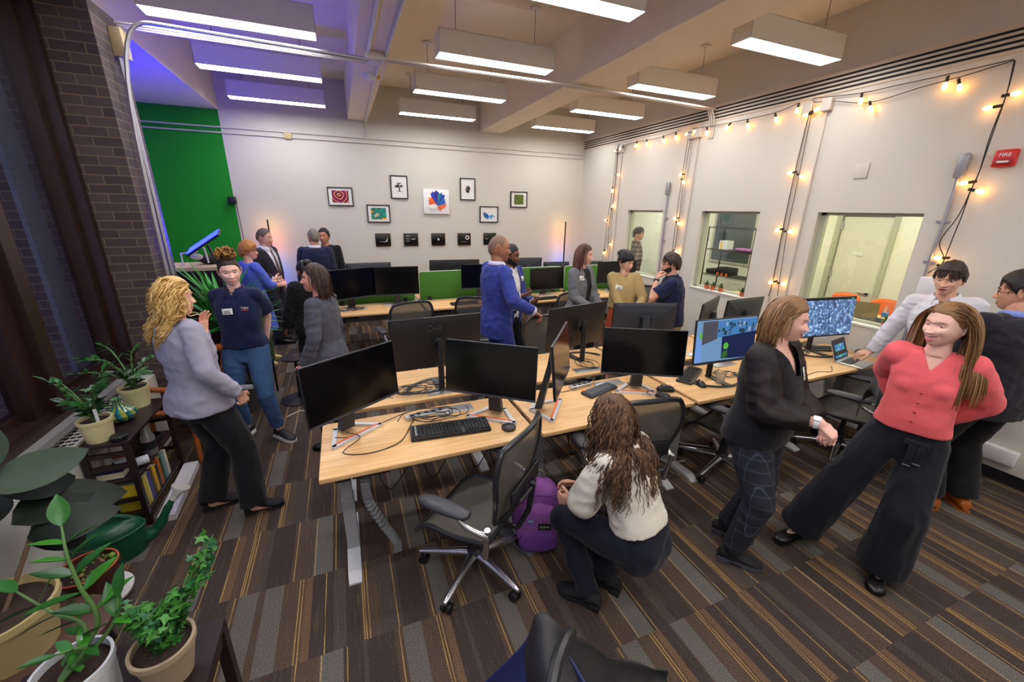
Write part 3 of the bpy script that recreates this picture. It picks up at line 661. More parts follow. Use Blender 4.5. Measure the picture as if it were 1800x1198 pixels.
def round_monitor(label, x, y, zc, yaw, tilt=5, w_=.715, h=.415, group=None, zd=.75, logo=False):
    t = thing('monitor', label, 'monitor', (x, y, zd), yaw, group); M = T(0, 0, zc-zd) @ RX(-tilt)
    screen(t, w_, h, M)
    MB().cyl((0, .03, zc-zd), (0, .085, zc-zd), .045, .036, 24).torus((0, 0, 0), .04, .006, 24, 8, T(0, .07, zc-zd) @ RX(90)).build('hinge', blks, t)
    MB().lathe([(.024, .01), (.024, .40), (.022, .405), (0, .405)], 24, T(0, .11, 0)).build('pole', blks, t)
    pts = [(.26*sin(R(a)), .11-.0-.17+.17*0+.24*(1-cos(R(a)))*0-.24*(cos(R(a)))+.24+.0, .008) for a in range(-75, 76, 10)]
    pts = [(.27*sin(R(a)), .13-.25*cos(R(a)), .008) for a in range(-80, 81, 10)]
    MB().tube(pts, .014, 8, flat=.5).box((-.03, -.12, .001), (.03, .12, .012)).build('arc_base', blks, t)
    if logo: text('logo_lettering', 'LG', .05, M @ T(0, .0405, .13) @ RZ(180) @ RX(90), mat('logo_grey', (92, 94, 98), .3, .5), t); MB().torus((0, 0, 0), .021, .0018, 24, 6, M @ T(.062, .0405, .13) @ RX(90)).build('logo_ring', MATS['logo_grey'], t)
    return t
gaming_monitor('black monitor at the left end of the nearest row, turned to the right', -.018, 2.361, 1.12, 33, 4)
gaming_monitor('black monitor behind the big keyboard, turned to the left', .789, 2.263, 1.122, -37, 4)
gaming_monitor('dark monitor seen nearly edge on beside the crouching woman', 1.30, 2.235, 1.15, 52, 6)
gaming_monitor('black monitor between the small keyboard and the lit game screen', 2.01, 2.257, 1.10, -28, 5)
round_monitor('large monitor seen from behind, lettered LG, behind the big keyboard', .60, 2.98, 1.115, 183, 5, logo=True)
round_monitor('large monitor seen from behind with a tall round pole', 1.96, 3.15, 1.075, 192, 6)
gaming_monitor('slate monitor seen from behind with a faceted back, below the bearded man', 2.60, 2.98, 1.11, 160, 4)
gaming_monitor('dark faceted monitor back standing left of the lit game screen', 3.42, 2.98, 1.09, 208, 4)
gaming_monitor('dark monitor back mostly hidden behind the black haired game screen top', 4.02, 3.05, 1.05, 184, 4)['label'] = 'dark monitor back just above the lit game screen, below the wall conduit'
# lit screens
def glow(n, c, s=1.0): return mat(n, (0, 0, 0), .4, emit=(c, s))
t1 = round_monitor('monitor showing a blue street scene game, left of the woman in black', 2.83, 2.24, 1.115, -3, 5, w_=.64, h=.375)
Ms = T(0, 0, 1.115-.75) @ RX(-5)
def face(mb, pts, y): mb.add([(x, y, z) for x, z in pts], [tuple(range(len(pts)))], Ms)
g = MB(); W2, H2 = .313, .18
face(g, [(-W2, -H2+.015), (W2, -H2+.015), (W2, H2), (-W2, H2)], -.0025)
g.mi = 1; face(g, [(-W2+.06, .17), (-W2+.06, -.02), (-.10, .02), (-.10, .17)], -.003); g.mi = 2; face(g, [(-.10, .03), (-.10, .165), (W2, .17), (W2, .05)], -.003)
random.seed(3)
for k in range(34):
    g.mi = random.choice((3, 4, 5, 6)); x = random.uniform(-.10, W2-.04); z = random.uniform(.05, .14); w_ = random.uniform(.01, .035); h = random.uniform(.015, .04); face(g, [(x, z-h/2), (x+w_, z-h/2), (x+w_, z+h/2), (x, z+h/2)], -.0033-.00002*k)
g.mi = 7; face(g, [(-.04, -H2+.03), (W2, -H2+.015), (W2, .06), (-.05, .035)], -.0045)
g.mi = 8; face(g, [(.0+.028*cos(a), -.045+.03*sin(a)) for a in [i*.785+.4 for i in range(8)]], -.005); face(g, [(-W2+.035, .10), (-W2+.06, .06), (-W2+.05, .02), (-W2+.03, .04)], -.005)
g.mi = 9; face(g, [(-.03, -.09), (.02, -.085), (.025, -.13), (-.01, -.155), (-.035, -.14)], -.005)
g.mi = 10; face(g, [(-W2+.0, -H2+.015), (-W2+.07, -H2+.015), (-W2+.055, .06), (-W2, .06)], -.0047)
g.build('game_picture', [glow('g_blue', (116, 156, 196), .8), glow('g_road', (84, 84, 96), .7), glow('g_sky', (70, 130, 190), .8), glow('g_b1', (44, 84, 130), .8), glow('g_b2', (90, 120, 160), .8), glow('g_b3', (16, 60, 70), .8), glow('g_b4', (150, 176, 200), .8), glow('g_navy', (18, 34, 78), .8), glow('g_lime', (90, 176, 60), .9), glow('g_green', (52, 106, 44), .8), glow('g_light', (120, 160, 230), .8)], t1, smooth=False)
t2 = round_monitor('monitor showing a blue aerial city picture, right of the woman in black', 4.42, 2.42, 1.135, -7, 4, w_=.70, h=.40)
def city():
    m = bpy.data.materials.new('city_picture'); m.use_nodes = True; MATS['city'] = m; t = NT(m); x, y, z = t.xyz()
    a = t.n('ShaderNodeTexBrick'); a.inputs['Scale'].default_value = 1; a.inputs['Brick Width'].default_value = .02; a.inputs['Row Height'].default_value = .05; a.inputs['Mortar Size'].default_value = .002
    a.inputs['Color1'].default_value = (0.02, .05, .12, 1); a.inputs['Color2'].default_value = (.18, .33, .6, 1); a.inputs['Mortar'].default_value = (.01, .01, .03, 1)
    n = t.noise(9, 3); u = t.math('ADD', x, t.math('MULTIPLY', z, .25)); t.l(t.comb(u, t.math('ADD', z, t.math('MULTIPLY', n, .06))), a.inputs['Vector'])
    n2 = t.noise(34, 4); c = t.mix(n2, a.outputs['Color'], t.ramp(n2, [(.40, (.002, .005, .015)), (.52, (.02, .05, .13)), (.66, (.4, .6, .9))]))
    t.b.inputs['Base Color'].default_value = (0, 0, 0, 1); t.l(c, t.b.inputs['Emission Color']); t.b.inputs['Emission Strength'].default_value = 1.5; return m
Ms = T(0, 0, 1.135-.75) @ RX(-4); g = MB(); W2, H2 = .343, .193
face(g, [(-W2, -H2+.012), (W2, -H2+.012), (W2, H2-.02), (-W2, H2-.02)], -.003); g.mi = 1; face(g, [(W2-.07, H2-.016), (W2-.03, H2-.016), (W2-.03, H2-.005), (W2-.07, H2-.005)], -.003)
g.build('city_picture', [city(), glow('teal_icon', (30, 170, 130), .8)], t2, smooth=False)
# far rows
gaming_monitor('dark grey monitor beside the grey blazer woman, angled right, in the far row', .08, 5.80, 1.12, 22, 3, w_=.70, h=.40, back=shell)
gaming_monitor('black monitor in front of the leftmost green divider', .66, 5.86, 1.12, -4, 3, w_=.60, h=.40)
gaming_monitor('black monitor half hidden behind the bald man in the far row', 1.90, 5.86, 1.13, -8, 3, w_=.60, h=.37)
gaming_monitor('black monitor between the smiling man and the grey cardigan woman', 3.04, 5.86, 1.04, 4, 3, w_=.64, h=.36)
gaming_monitor('wide dark monitor behind the woman in the tan blouse', 4.36, 5.80, 1.11, 2, 3, w_=.82, h=.37)
gaming_monitor('thin strip of a monitor back above the leftmost far monitors', .34, 6.66, 1.11, 182, 3, w_=.66, h=.36)
round_monitor('monitor seen from behind above the second green divider', 1.70, 6.66, 1.11, 176, 4, w_=.84, h=.38, logo=True)
gaming_monitor('faceted monitor back right of the smiling man near the back wall', 3.02, 6.66, 1.12, 170, 4, w_=.56, h=.36)
gaming_monitor('monitor back below the coloured lamp by the right corner', 3.62, 6.66, 1.04, 172, 4, w_=.50, h=.34)
gaming_monitor('monitor back peeking between the cardigan and tan blouse women', 4.42, 6.66, 1.03, 178, 4, w_=.40, h=.34)

# ------------------------------------------------ keyboards, mice, cables
key = mat('key_black', (34, 36, 38), .5); keyc = mat('key_grey', (92, 100, 104), .5)
def keyboard(label, c, rz, w_=.45, d=.15, cols=20, rows=6, body=blks, kmat=key, extra=None):
    t = thing('keyboard', label, 'keyboard', (c[0], c[1], .7505), rz)
    MB().rbox((0, 0, .011), (w_, d, .022), .004, .006).build('case', body, t)
    k = MB(); px, py = (w_-.02)/cols, (d-.03)/rows
    for i in range(cols):
        for j in range(rows):
            if cols > 16 and i in (14, 18) and j < 6: 
                if i == 14: continue
            k.rings([[(-w_/2+.01+px*(i+a), -d/2+.012+py*(j+b), .022) for a, b in ((.06, .06), (.94, .06), (.94, .94), (.06, .94))], [(-w_/2+.01+px*(i+a), -d/2+.012+py*(j+b), .031) for a, b in ((.16, .16), (.84, .16), (.84, .84), (.16, .84))]], cap0=False)
    k.build('keys', kmat, t, smooth=False)
    if extra: extra(t)
    return t
def macro(t): MB().box((-.222, -.06, .022), (-.209, .06, .03)).build('grey_side_keys', mat('side_key', (150, 156, 158), .5), t, smooth=False); MB().box((-.225, -.088, .004), (.225, -.075, .014)).build('wrist_bar', bez, t, smooth=False)
keyboard('large black full-size keyboard on the leftmost nearest desk', (.52, 2.255), -5, .50, .17, 22, 6, extra=macro)
keyboard('small keyboard with an orange corner key above the crouching woman', (1.76, 2.42), 17, .32, .11, 15, 5, mat('kb_slate', (54, 60, 72), .5), keyc, lambda t: MB().box((-.15, .032, .022), (-.130, .05, .0325)).build('orange_key', orange, t, smooth=False))
keyboard('thin graphite keyboard right of the black monitor, turned sideways', (2.68, 2.41), 32, .40, .13, 18, 6, mat('graphite', (60, 60, 62), .4), mat('graphite_key', (38, 38, 40), .5))
keyboard('dark keyboard with a worn pale patch beside the laptop', (4.62, 2.47), -25, .38, .13, 18, 6, mat('graphite', (60, 60, 62), .4), mat('graphite_key', (38, 38, 40), .5))
for x, y, r2, l in ((1.60, 5.74, 4, 'keyboard on the far desk left of the bald man'), (2.95, 5.68, 5, 'keyboard on the far desk right of the smiling man'), (3.75, 5.75, -8, 'keyboard on the far desk between the two women')): keyboard(l, (x, y), r2, .42, .13, 18, 5)
def mouse(label, c, rz, big=1):
    t = thing('mouse', label, 'computer mouse', (c[0], c[1], .7505), rz); m = MB()
    rs = []
    for y, w_, h in ((-.06, .012, .010), (-.052, .026, .024), (-.03, .033, .036), (0, .034, .039), (.03, .031, .030), (.052, .026, .018), (.06, .014, .008)):
        rs.append([(w_*big*cos(a), y*big, max(0, .004+h*big*sin(a))) for a in [2*pi*i/16 for i in range(16)]])
    m.rings(rs); m.build('body', blks, t)
    MB().cyl((-.004, .03*big, .034*big), (.004, .03*big, .034*big), .008, n=12).build('wheel', bez, t); return t
mouse('black mouse nearest the crouching woman\'s chair', (2.16, 2.155), 30)
mouse('broad dark mouse beside the graphite keyboard gap between desks', (2.27, 2.25), 60, 1.15)
mouse('dark grey mouse right of the graphite keyboard', (2.62, 2.23), -20)
mouse('black mouse by the laptop and the young man\'s hand', (4.83, 2.27), -60, 1.05)
pk = thing('charging_puck', 'round black disc on the leftmost nearest desk with a thin lead', 'charging pad', (.877, 2.14, .75)); MB().lathe([(0, 0), (.045, 0), (.047, .006), (.047, .016), (.042, .02), (0, .02)], 32).build('disc', blks, pk)
MB().tube(smoothpath([(-.02, .045, .008), (-.05, .14, .006), (-.14, .2, .006), (-.22, .17, .006), (-.34, .16, .006), (-.40, .24, .006)], 5), .002, 6).build('lead', blks, pk)
# power strips
random.seed(11)
def hub(label, x, y, rz, l=.30):
    t = thing('power_strip', label, 'power strip', (x, y, .751), rz); MB().rbox((0, 0, .012), (l, .055, .024), .004).build('case', alu, t)
    a = MB()
    for k in range(5): a.box((-l/2+.03+k*.05, -.012, .024), (-l/2+.055+k*.05, .012, .0255))
    a.build('sockets', blks, t, smooth=False)
hub('silver power strip with sockets behind the large keyboard', .42, 2.50, 6); hub('silver power strip behind the small keyboard', 1.66, 2.545, 8, .2)
def cable_(label, pts, r=.003, m=blks, k=6): return tag(MB().tube(smoothpath(pts, k), r, 6).build('cable', m), label, 'cable')
def nest(label, cx, cy, rx, ry, n, z=.756, r=.0032, m=blks):
    """one loose tangle of cables"""
    mb = MB()
    for k in range(n):
        a0 = random.uniform(0, 6.3); sw_ = random.choice((-1, 1))*random.uniform(3.2, 6.5); ox, oy = random.uniform(-.35, .35)*rx, random.uniform(-.35, .35)*ry; q = random.uniform(.5, 1.1)
        pts = [(cx+ox+rx*q*cos(a0+sw_*i/7)*(1-.06*i), cy+oy+ry*q*sin(a0+sw_*i/7)*(1-.04*i), z+random.uniform(0, .022)+.0015*k) for i in range(8)]
        mb.tube(smoothpath(pts, 6), r, 6)
    return tag(mb.build('cable_tangle', m), label, 'cables')
nest('tangle of black cables around the silver strip behind the big keyboard', .45, 2.47, .20, .08, 7)
nest('tangle of black cables below the monitor lettered LG', .42, 2.90, .26, .10, 7)
nest('loose black cables by the tall round pole', 1.98, 2.95, .10, .12, 3)
nest('thin black earphone cords in front of the nearest middle monitor', 2.12, 2.20, .09, .07, 4, r=.0018)
nest('cables under the lit game monitor', 2.98, 2.30, .18, .1, 4)
nest('cables below the blue city screen', 4.22, 2.48, .15, .08, 4)
nest('cables on the far desk beside the grey blazer woman', .05, 5.80, .26, .10, 6)
nest('cables on the far desk under the leftmost black monitor', .72, 5.98, .22, .08, 4)
nest('cables on the far desk behind the smiling man', 2.72, 5.80, .20, .08, 4)
cable_('black cable curling round the front of the leftmost desk foot', [(-.10, 2.44, .76), (-.02, 2.33, .77), (-.12, 2.22, .755), (.02, 2.16, .755), (.20, 2.22, .755), (.30, 2.42, .755), (.36, 2.50, .78)])
cable_('black cable from the left monitor to the silver strip', [(-.16, 2.36, .78), (-.05, 2.38, .755), (.08, 2.46, .76), (.24, 2.54, .765), (.30, 2.52, .79)])
cable_('thin black lead running from the laptop along the desk', [(4.15, 2.13, .755), (4.0, 2.04, .755), (3.86, 2.08, .755), (3.7, 2.06, .755)], .0025)
cable_('lead hanging from the edge on monitor to the strip', [(1.36, 2.33, .98), (1.42, 2.44, .80), (1.50, 2.5, .756), (1.60, 2.5, .77)])
wcab = mat('white_cable', (206, 200, 186), .5)
cable_('white cable looped on the floor under the third desk', [(2.62, 2.25, .012), (2.45, 2.3, .012), (2.4, 2.5, .012), (2.6, 2.62, .012), (2.85, 2.45, .012), (3.1, 2.3, .012), (3.3, 2.4, .012)], .005, wcab)
cable_('white cable on the floor below the laptop desk', [(3.4, 2.5, .012), (3.6, 2.2, .012), (3.95, 2.3, .012), (4.0, 2.5, .1), (3.98, 2.52, .5)], .005, wcab)
for k, (x0, y0) in enumerate(((.05, 2.22), (.32, 2.24), (.62, 2.25), (.75, 2.22), (1.35, 2.25), (1.5, 2.28), (2.55, 2.3), (3.9, 2.3), (.35, 5.8), (1.5, 5.8), (2.6, 5.85))):
    cable_('black cable drooping under %s' % ('the left end of the nearest desk,the leftmost nearest desk beside the chair arm,the leftmost desk above the chair seat,the leftmost desk near its right leg,the second desk behind the backpack,the second desk above the crouching woman,the third desk by the plaid trousers,the laptop desk,the leftmost far desk,the second far desk,the third far desk'.split(',')[k]), [(x0, y0, .70), (x0+.02, y0-.04, .55), (x0+.08, y0+.02, .42), (x0+.2, y0+.1, .5), (x0+.3, y0+.05, .62)], .004)
# articulated cable spine at the left desk leg
sp = thing('cable_spine', 'grey articulated cable spine hanging beside the left desk leg', 'cable guide', (.0, 2.28, 0))
path = smoothpath([(0, 0, .66), (-.02, -.02, .5), (-.01, -.06, .38), (.06, -.10, .22), (.12, -.12, .10), (.13, -.12, .02)], 6)
for i in range(0, len(path)-1):
    d = (path[i+1]-path[i]).normalized(); x, y = frame(d); mt = Matrix((x, y, d)).transposed().to_4x4(); mt.translation = path[i]
    MB().rbox((0, 0, .012), (.055, .034, .022), .003, .006, M=mt).build('link', mat('spine_grey', (136, 138, 142), .5), sp)

# laptop, cup on desk
lp = thing('laptop', 'open silver laptop under the young man\'s hand', 'laptop', (4.46, 2.10, .751), 10)
MB().rbox((0, 0, .007), (.31, .22, .014), .003, .012).build('base', alu, lp)
k = MB()
for i in range(14):
    for j in range(5): k.box((-.135+i*.0193, -.01+j*.018, .014), (-.135+i*.0193+.016, -.01+j*.018+.015, .0155))
k.build('keys', blks, lp, smooth=False)
ML = T(0, .11, .012) @ RX(-22)
MB().box((-.155, 0, 0), (.155, .006, .205), ML).build('lid', alu, lp, smooth=False)
g = MB(); g.box((-.148, -.001, .006), (.148, 0, .199), ML)
for k in range(8):
    g.mi = 1+k % 3; x = -.10+(k % 4)*.052; z = .12 if k < 4 else .085; g.box((x, -.002, z), (x+.045, -.001, z+.03), ML)
for k in range(6): g.mi = 1+k % 4; g.box((-.12+k*.042, -.002, .02), (-.12+k*.042+.03, -.001, .045), ML)
g.mi = 4; g.box((-.06, -.002, .062), (-.048, -.001, .072), ML); g.mi = 5; g.box((.02, -.002, .062), (.032, -.001, .072), ML)
g.build('screen', [glow('l_dark', (40, 34, 40), .6), glow('l_blue', (70, 130, 200), .9), glow('l_teal', (60, 160, 170), .9), glow('l_sky', (120, 170, 220), .9), glow('l_green', (60, 190, 110), .9), glow('l_red', (220, 60, 80), .9)], lp, smooth=False)
clear = mat('clear_plastic', (245, 248, 250), .06, trans=.95, spec=.5, alpha=.35)
def cup(label, loc, r=.036, h=.085):
    t = thing('plastic_cup', label, 'cup', loc); MB().lathe([(0, 0), (r*.72, 0), (r*.74, .002), (r, h), (r*1.04, h), (r*.96, h-.001), (r*.7, .004), (0, .004)], 24).build('wall', clear, t); MB().torus((0, 0, h), r, .0022, 24, 6).build('rim', clear, t); return t
cup('empty clear plastic cup standing on the third nearest desk', (2.80, 2.20, .751), .042, .10)

# ------------------------------------------------ mesh office chairs
def meshm(name, c, a):
    m = mat(name, c, .55, alpha=a); t = NT(m); x, y, z = t.xyz()
    w = t.math('SINE', t.math('MULTIPLY', z, 900)); f = t.math('MULTIPLY_ADD', w, .06, a); t.l(f, t.b.inputs['Alpha']); return m
pel = meshm('chair_mesh_dark', (90, 87, 80), .86); frd = mat('chair_frame_black', (38, 39, 42), .3); arm = mat('armpad_charcoal', (58, 59, 63), .42)
def chair(label, x, y, rz, group=None, src=None, zoff=0):
    if src is not None: return dup(src, (x, y, 0), rz, label, group)
    t = thing('office_chair', label, 'office chair', (x, y, 0), rz, group)
    for k in range(5):
        a = R(110+72*k); d = V((cos(a), sin(a), 0)); n = V((-sin(a), cos(a), 0)); rs = []
        for q, w_, z0, z1 in ((.03, .030, .085, .14), (.10, .026, .08, .135), (.23, .021, .072, .115), (.325, .017, .066, .098), (.35, .012, .068, .09)):
            rs.append([d*q+n*(w_*cos(b))+V((0, 0, (z0+z1)/2+(z1-z0)/2*sin(b))) for b in [2*pi*i/12 for i in range(12)]])
        l = MB().rings(rs).build('base_leg', chrome, t)
        c = MB(); p = d*.325
        for s_ in (-1, 1): c.cyl(p+n*(s_*.008)+V((0, 0, .03)), p+n*(s_*.028)+V((0, 0, .03)), .029, n=20)
        c.rbox((p.x, p.y, .045), (.03, .03, .04), .004); c.build('caster', blks, l)
    MB().lathe([(.045, .07), (.05, .08), (.05, .14), (.032, .155), (.03, .26), (.02, .262), (.02, .40)], 24).build('column', dkm, t)
    m = MB(); m.rbox((0, -.03, .39), (.16, .26, .06), .02, .03); m.cyl((-.22, -.12, .385), (.22, -.12, .385), .018, n=12); m.cyl((.08, .06, .37), (.20, .06, .36), .008, n=8); m.cyl((.20, .06, .36), (.235, .06, .36), .016, n=12); m.build('tilt_mechanism', dkm, t)
    # seat
    def seat(u, v, dz=0):
        X = (u*2-1); hw = .235+.02*sin(pi*v); yy = -.21+.45*v
        z = .455+.012*abs(X)**2.5 + (-.0 if v < .7 else -.09*((v-.7)/.3)**2)-.01*sin(pi*v)
        return (X*hw, yy, z+dz)
    MB().grid(lambda u, v: seat(u, v), 12, 14).build('seat', pel, t)
    ring = [seat(i/10, 0) for i in range(10)]+[seat(1, i/14) for i in range(14)]+[seat(1-i/10, 1) for i in range(10)]+[seat(0, 1-i/14) for i in range(14)]
    MB().tube(ring, .014, 8, closed=True).build('seat_frame', frd, t)
    # backrest
    def back(u, v):
        X = u*2-1; z = .50+.56*v
        hw = .15+.115*min(1, v/.62)**.8 if v < .62 else .265-.045*((v-.62)/.38)**2.4
        yy = -.235-.10*v-.02*sin(pi*v)+.05*(X*X)*(.5+.5*v)
        return (X*hw, yy, z-.035*abs(X)**3*(v > .8)*(v-.8)/.2 + (.03*abs(X)**2*(1-v)))
    MB().grid(lambda u, v: back(u, v), 14, 18).build('backrest', pel, t)
    ring = [back(i/12, 0) for i in range(12)]+[back(1, i/18) for i in range(18)]+[back(1-i/12, 1) for i in range(12)]+[back(0, 1-i/18) for i in range(18)]
    rr = []
    for p in ring: rr.append(.016 if p[2] > .75 else .013)
    MB().tube(ring, rr, 8, closed=True).build('back_frame', frd, t)
    lm = MB()
    lm.tube([(-.14, -.24, .56), (-.10, -.33, .68), (0, -.36, .72), (.10, -.33, .68), (.14, -.24, .56)], .010, 8); lm.tube([(0, -.15, .38), (0, -.28, .42), (0, -.34, .56), (0, -.36, .74)], .016, 8)
    lm.rbox((0, -.315, .72), (.34, .02, .10), .008, .02); lm.build('back_support', dkm, t)
    for s_ in (-1, 1):
        a = MB(); a.cyl((s_*.25, -.21, .40), (s_*.27, -.235, .60), .017, .015, 12); a.tube(smoothpath([(s_*.12, -.12, .39), (s_*.20, -.16, .39), (s_*.25, -.21, .41)], 4), .017, 10)
        a.tube(smoothpath([(s_*.27, -.235, .56), (s_*.285, -.19, .575), (s_*.295, -.12, .60), (s_*.295, -.05, .655)], 4), [.02]*4+[.017]*4+[.014]*5, 10); p = a.build('arm_support', chrome, t)
        d = MB(); rs = []
        for yy, w_, h in ((-.150, .020, .014), (-.135, .040, .022), (-.04, .050, .027), (.07, .048, .026), (.13, .036, .02), (.150, .015, .012)): rs.append([(s_*.30+w_*cos(b), yy, .675+h*sin(b)) for b in [2*pi*i/16 for i in range(16)]])
        d.rings(rs).build('armrest', arm, t)
    return t
c0 = chair('mesh office chair in the foreground, left of the purple backpack', .56, 1.87, 42)
ch = [('mesh office chair directly behind the crouching woman', 1.62, 1.97, -8), ('grey mesh chair under the bald man\'s hand', 1.84, 3.30, 172), ('mesh office chair at the leftmost far desk, beside the grey blazer woman', .62, 5.02, 12),
      ('pale backed mesh chair left of the bald man', 1.62, 5.02, -30), ('mesh chair between the smiling man and the cardigan woman', 2.75, 5.0, 16), ('mesh chair right of the woman in tan', 4.30, 5.05, -30),
      ('mesh chair with a chrome base half hidden by the woman in black', 2.84, 2.08, 14), ('mesh office chair with a black coat over it, behind the coral blouse', 4.05, 1.86, 22)]
for l, x, y, r2 in ch: chair(l, x, y, r2, None, c0)
# ================================================= plants, shelf, side room, loose things
soil = mat('potting_soil', (52, 36, 26), .95, bump=(60, 1), var=(40, .5)); creamp = mat('cream_pot', (222, 210, 158), .4); whitep = mat('white_pot', (214, 216, 220), .3); taupe = mat('taupe_clay_pot', (168, 148, 122), .75, var=(8, .1)); tanp = mat('tan_clay_pot', (176, 158, 108), .8, var=(5, .12)); brownp = mat('brown_glazed_pot', (66, 34, 26), .3); terra = mat('terracotta', (190, 98, 62), .8)
zzm = mat('zz_leaf', (38, 96, 34), .32, spec=.45, var=(14, .25)); zzd = mat('zz_leaf_dark', (24, 66, 30), .32, spec=.45); stemm = mat('leaf_stem', (84, 120, 60), .5); rubm = mat('rubber_leaf', (38, 60, 38), .42, spec=.3, var=(6, .3)); rubd = mat('rubber_leaf_dark', (18, 30, 21), .42, spec=.3); ivym = mat('ivy_leaf', (66, 130, 50), .45, var=(20, .35)); ivyd = mat('ivy_leaf_dark', (40, 96, 52), .45); yucm = mat('yucca_leaf', (44, 140, 40), .45, var=(10, .3)); barkm = mat('bark', (96, 74, 54), .9, bump=(60, .6))
def pot(t, r, h, m, z=0, rim=None, taper=.78, sr=None):
    rim = r*.06 if rim is None else rim
    MB().lathe([(0, z), (r*taper, z), (r*.97, z+h*.86), (r+rim*.3, z+h*.87), (r+rim*.3, z+h), (r-.008, z+h), (r*.9, z+h*.86), (0, z+h*.85)], 36).build('pot', m, t)
    MB().lathe([(0, z+h*.90), (r*.5, z+h*.895), (r*.91, z+h*.86)], 24).build('soil', soil, t)
def leaf(mb, base, d, up, L, W, bend=.2, mi=0, n=8, cup=.15, sharp=1.0):
    """one pointed leaf as a thin two-sided solid"""
    d = V(d).normalized(); up = V(up); up = (up-d*up.dot(d)); up = up.normalized() if up.length > 1e-4 else frame(d)[0]; sd = d.cross(up); mb.mi = mi; b = V(base); rows = []
    for i in range(n+1):
        t = i/n; w_ = W*.5*(sin(pi*min(1, t**.85))**sharp)+.0004; c = b+d*(L*t)-up*(bend*L*t*t)
        rows.append([c-sd*w_+up*(cup*w_), c-sd*w_*.5+up*(cup*w_*.3), c, c+sd*w_*.5+up*(cup*w_*.3), c+sd*w_+up*(cup*w_)])
    top = [p+up*.0009 for r_ in rows for p in r_]; bot = [p-up*.0009 for r_ in rows for p in r_]; m = 5
    fs = [(i*m+j, i*m+j+1, (i+1)*m+j+1, (i+1)*m+j) for i in range(n) for j in range(4)]; o = len(top)
    mb.add(top+bot, [tuple(reversed(f)) for f in fs]+[tuple(q+o for q in f) for f in fs])
def zz_stem(lf, st, pts, L, W, n, start=.25, mis=(0, 1)):
    p = smoothpath(pts, 6); st.tube(p, [lerp(.009, .003, i/(len(p)-1)) for i in range(len(p))], 8); k = len(p)-1
    for i in range(n):
        t = start+(1-start)*i/n; q = p[int(t*k)]; d = (p[min(int(t*k)+1, k)]-p[max(int(t*k)-1, 0)]).normalized(); x, y = frame(d)
        for s_ in (1, -1):
            a = random.uniform(-.5, .5); dd = (x*s_*cos(a)+y*sin(a))*.9+d*random.uniform(.35, .8); leaf(lf, q, dd, d+V((0, 0, .6)), L*random.uniform(.75, 1.15)*(1-.3*t), W*random.uniform(.85, 1.1)*(1-.25*t), random.uniform(.05, .3), random.choice(mis))
    leaf(lf, p[-1], (p[-1]-p[-2]), V((0, 0, 1)), L*.8, W*.8, .1, mis[0])
def lerp(a, b, t): return a+(b-a)*t
# --- low dark shelf by the window
esp = mat('espresso_wood', (38, 22, 26), .35, var=(12, .2)); SX0, SX1, SY0, SY1, SZ = -1.66, -1.40, 3.00, 3.70, .65
sh = thing('low_shelf', 'low dark brown open shelf in front of the window convector', 'shelf', ((SX0+SX1)/2, (SY0+SY1)/2, 0))
cx, cy = (SX1-SX0)/2, (SY1-SY0)/2
MB().rbox((0, 0, SZ-.012), (cx*2, cy*2, .024), .004).build('top', esp, sh)
for z in (.36, .09): MB().rbox((0, 0, z), (cx*2-.03, cy*2-.03, .02), .003).build('shelf_board', esp, sh)
for a in (-1, 1):
    for b in (-1, 1): MB().box((a*(cx-.02)-.016, b*(cy-.02)-.016, 0), (a*(cx-.02)+.016, b*(cy-.02)+.016, SZ-.02)).build('leg', esp, sh, smooth=False)
    [MB().box((-cx+.02, a*(cy-.02)-.01, z), (cx-.02, a*(cy-.02)+.01, z+.03)).build('side_rail', esp, sh, smooth=False) for z in (.55, .46, .2)]
# near end plant, far end plant
random.seed(21)
t = thing('potted_zz_plant', 'zz plant with white label in cream pot, near end of low shelf', 'potted plant', (-1.57, 3.10, SZ)); pot(t, .085, .15, creamp)
lf, st = MB(), MB()
for a, h, l in ((0, .34, .12), (70, .30, .13), (150, .26, .15), (200, .32, .12), (260, .24, .16), (320, .30, .14)):
    d = V((cos(R(a)), sin(R(a)), 0)); zz_stem(lf, st, [(0, 0, .12), d*.03+V((0, 0, .12+h*.4)), d*l*.7+V((0, 0, .12+h*.8)), d*l*1.1+V((0, 0, .12+h))], .085, .036, 6)
lf.build('leaves', [zzm, zzd], t, ang=180); st.build('stems', stemm, t); MB().box((.03, -.05, .12), (.048, -.048, .23)).build('plant_label', mat('label_white', (226, 226, 220), .5), t, smooth=False)
t = thing('potted_zz_plant', 'wide zz plant in cream pot, far end of low shelf by wooden chair', 'potted plant', (-1.55, 3.60, SZ)); pot(t, .09, .155, creamp)
lf, st = MB(), MB()
for a, h, l in ((170, .26, .26), (140, .32, .22), (200, .20, .30), (80, .28, .12), (20, .22, .16), (-40, .16, .18), (230, .30, .2)):
    d = V((cos(R(a)), sin(R(a)), 0)); zz_stem(lf, st, [(0, 0, .13), d*.04+V((0, 0, .13+h*.5)), d*l*.6+V((0, 0, .13+h*.9)), d*l+V((0, 0, .13+h))], .09, .034, 6)
lf.build('leaves', [zzm, zzd], t, ang=180); st.build('stems', stemm, t)
va = thing('vase', 'squat onion-shaped vase in teal and lime stripes between the two cream pots', 'vase', (-1.56, 3.36, SZ))
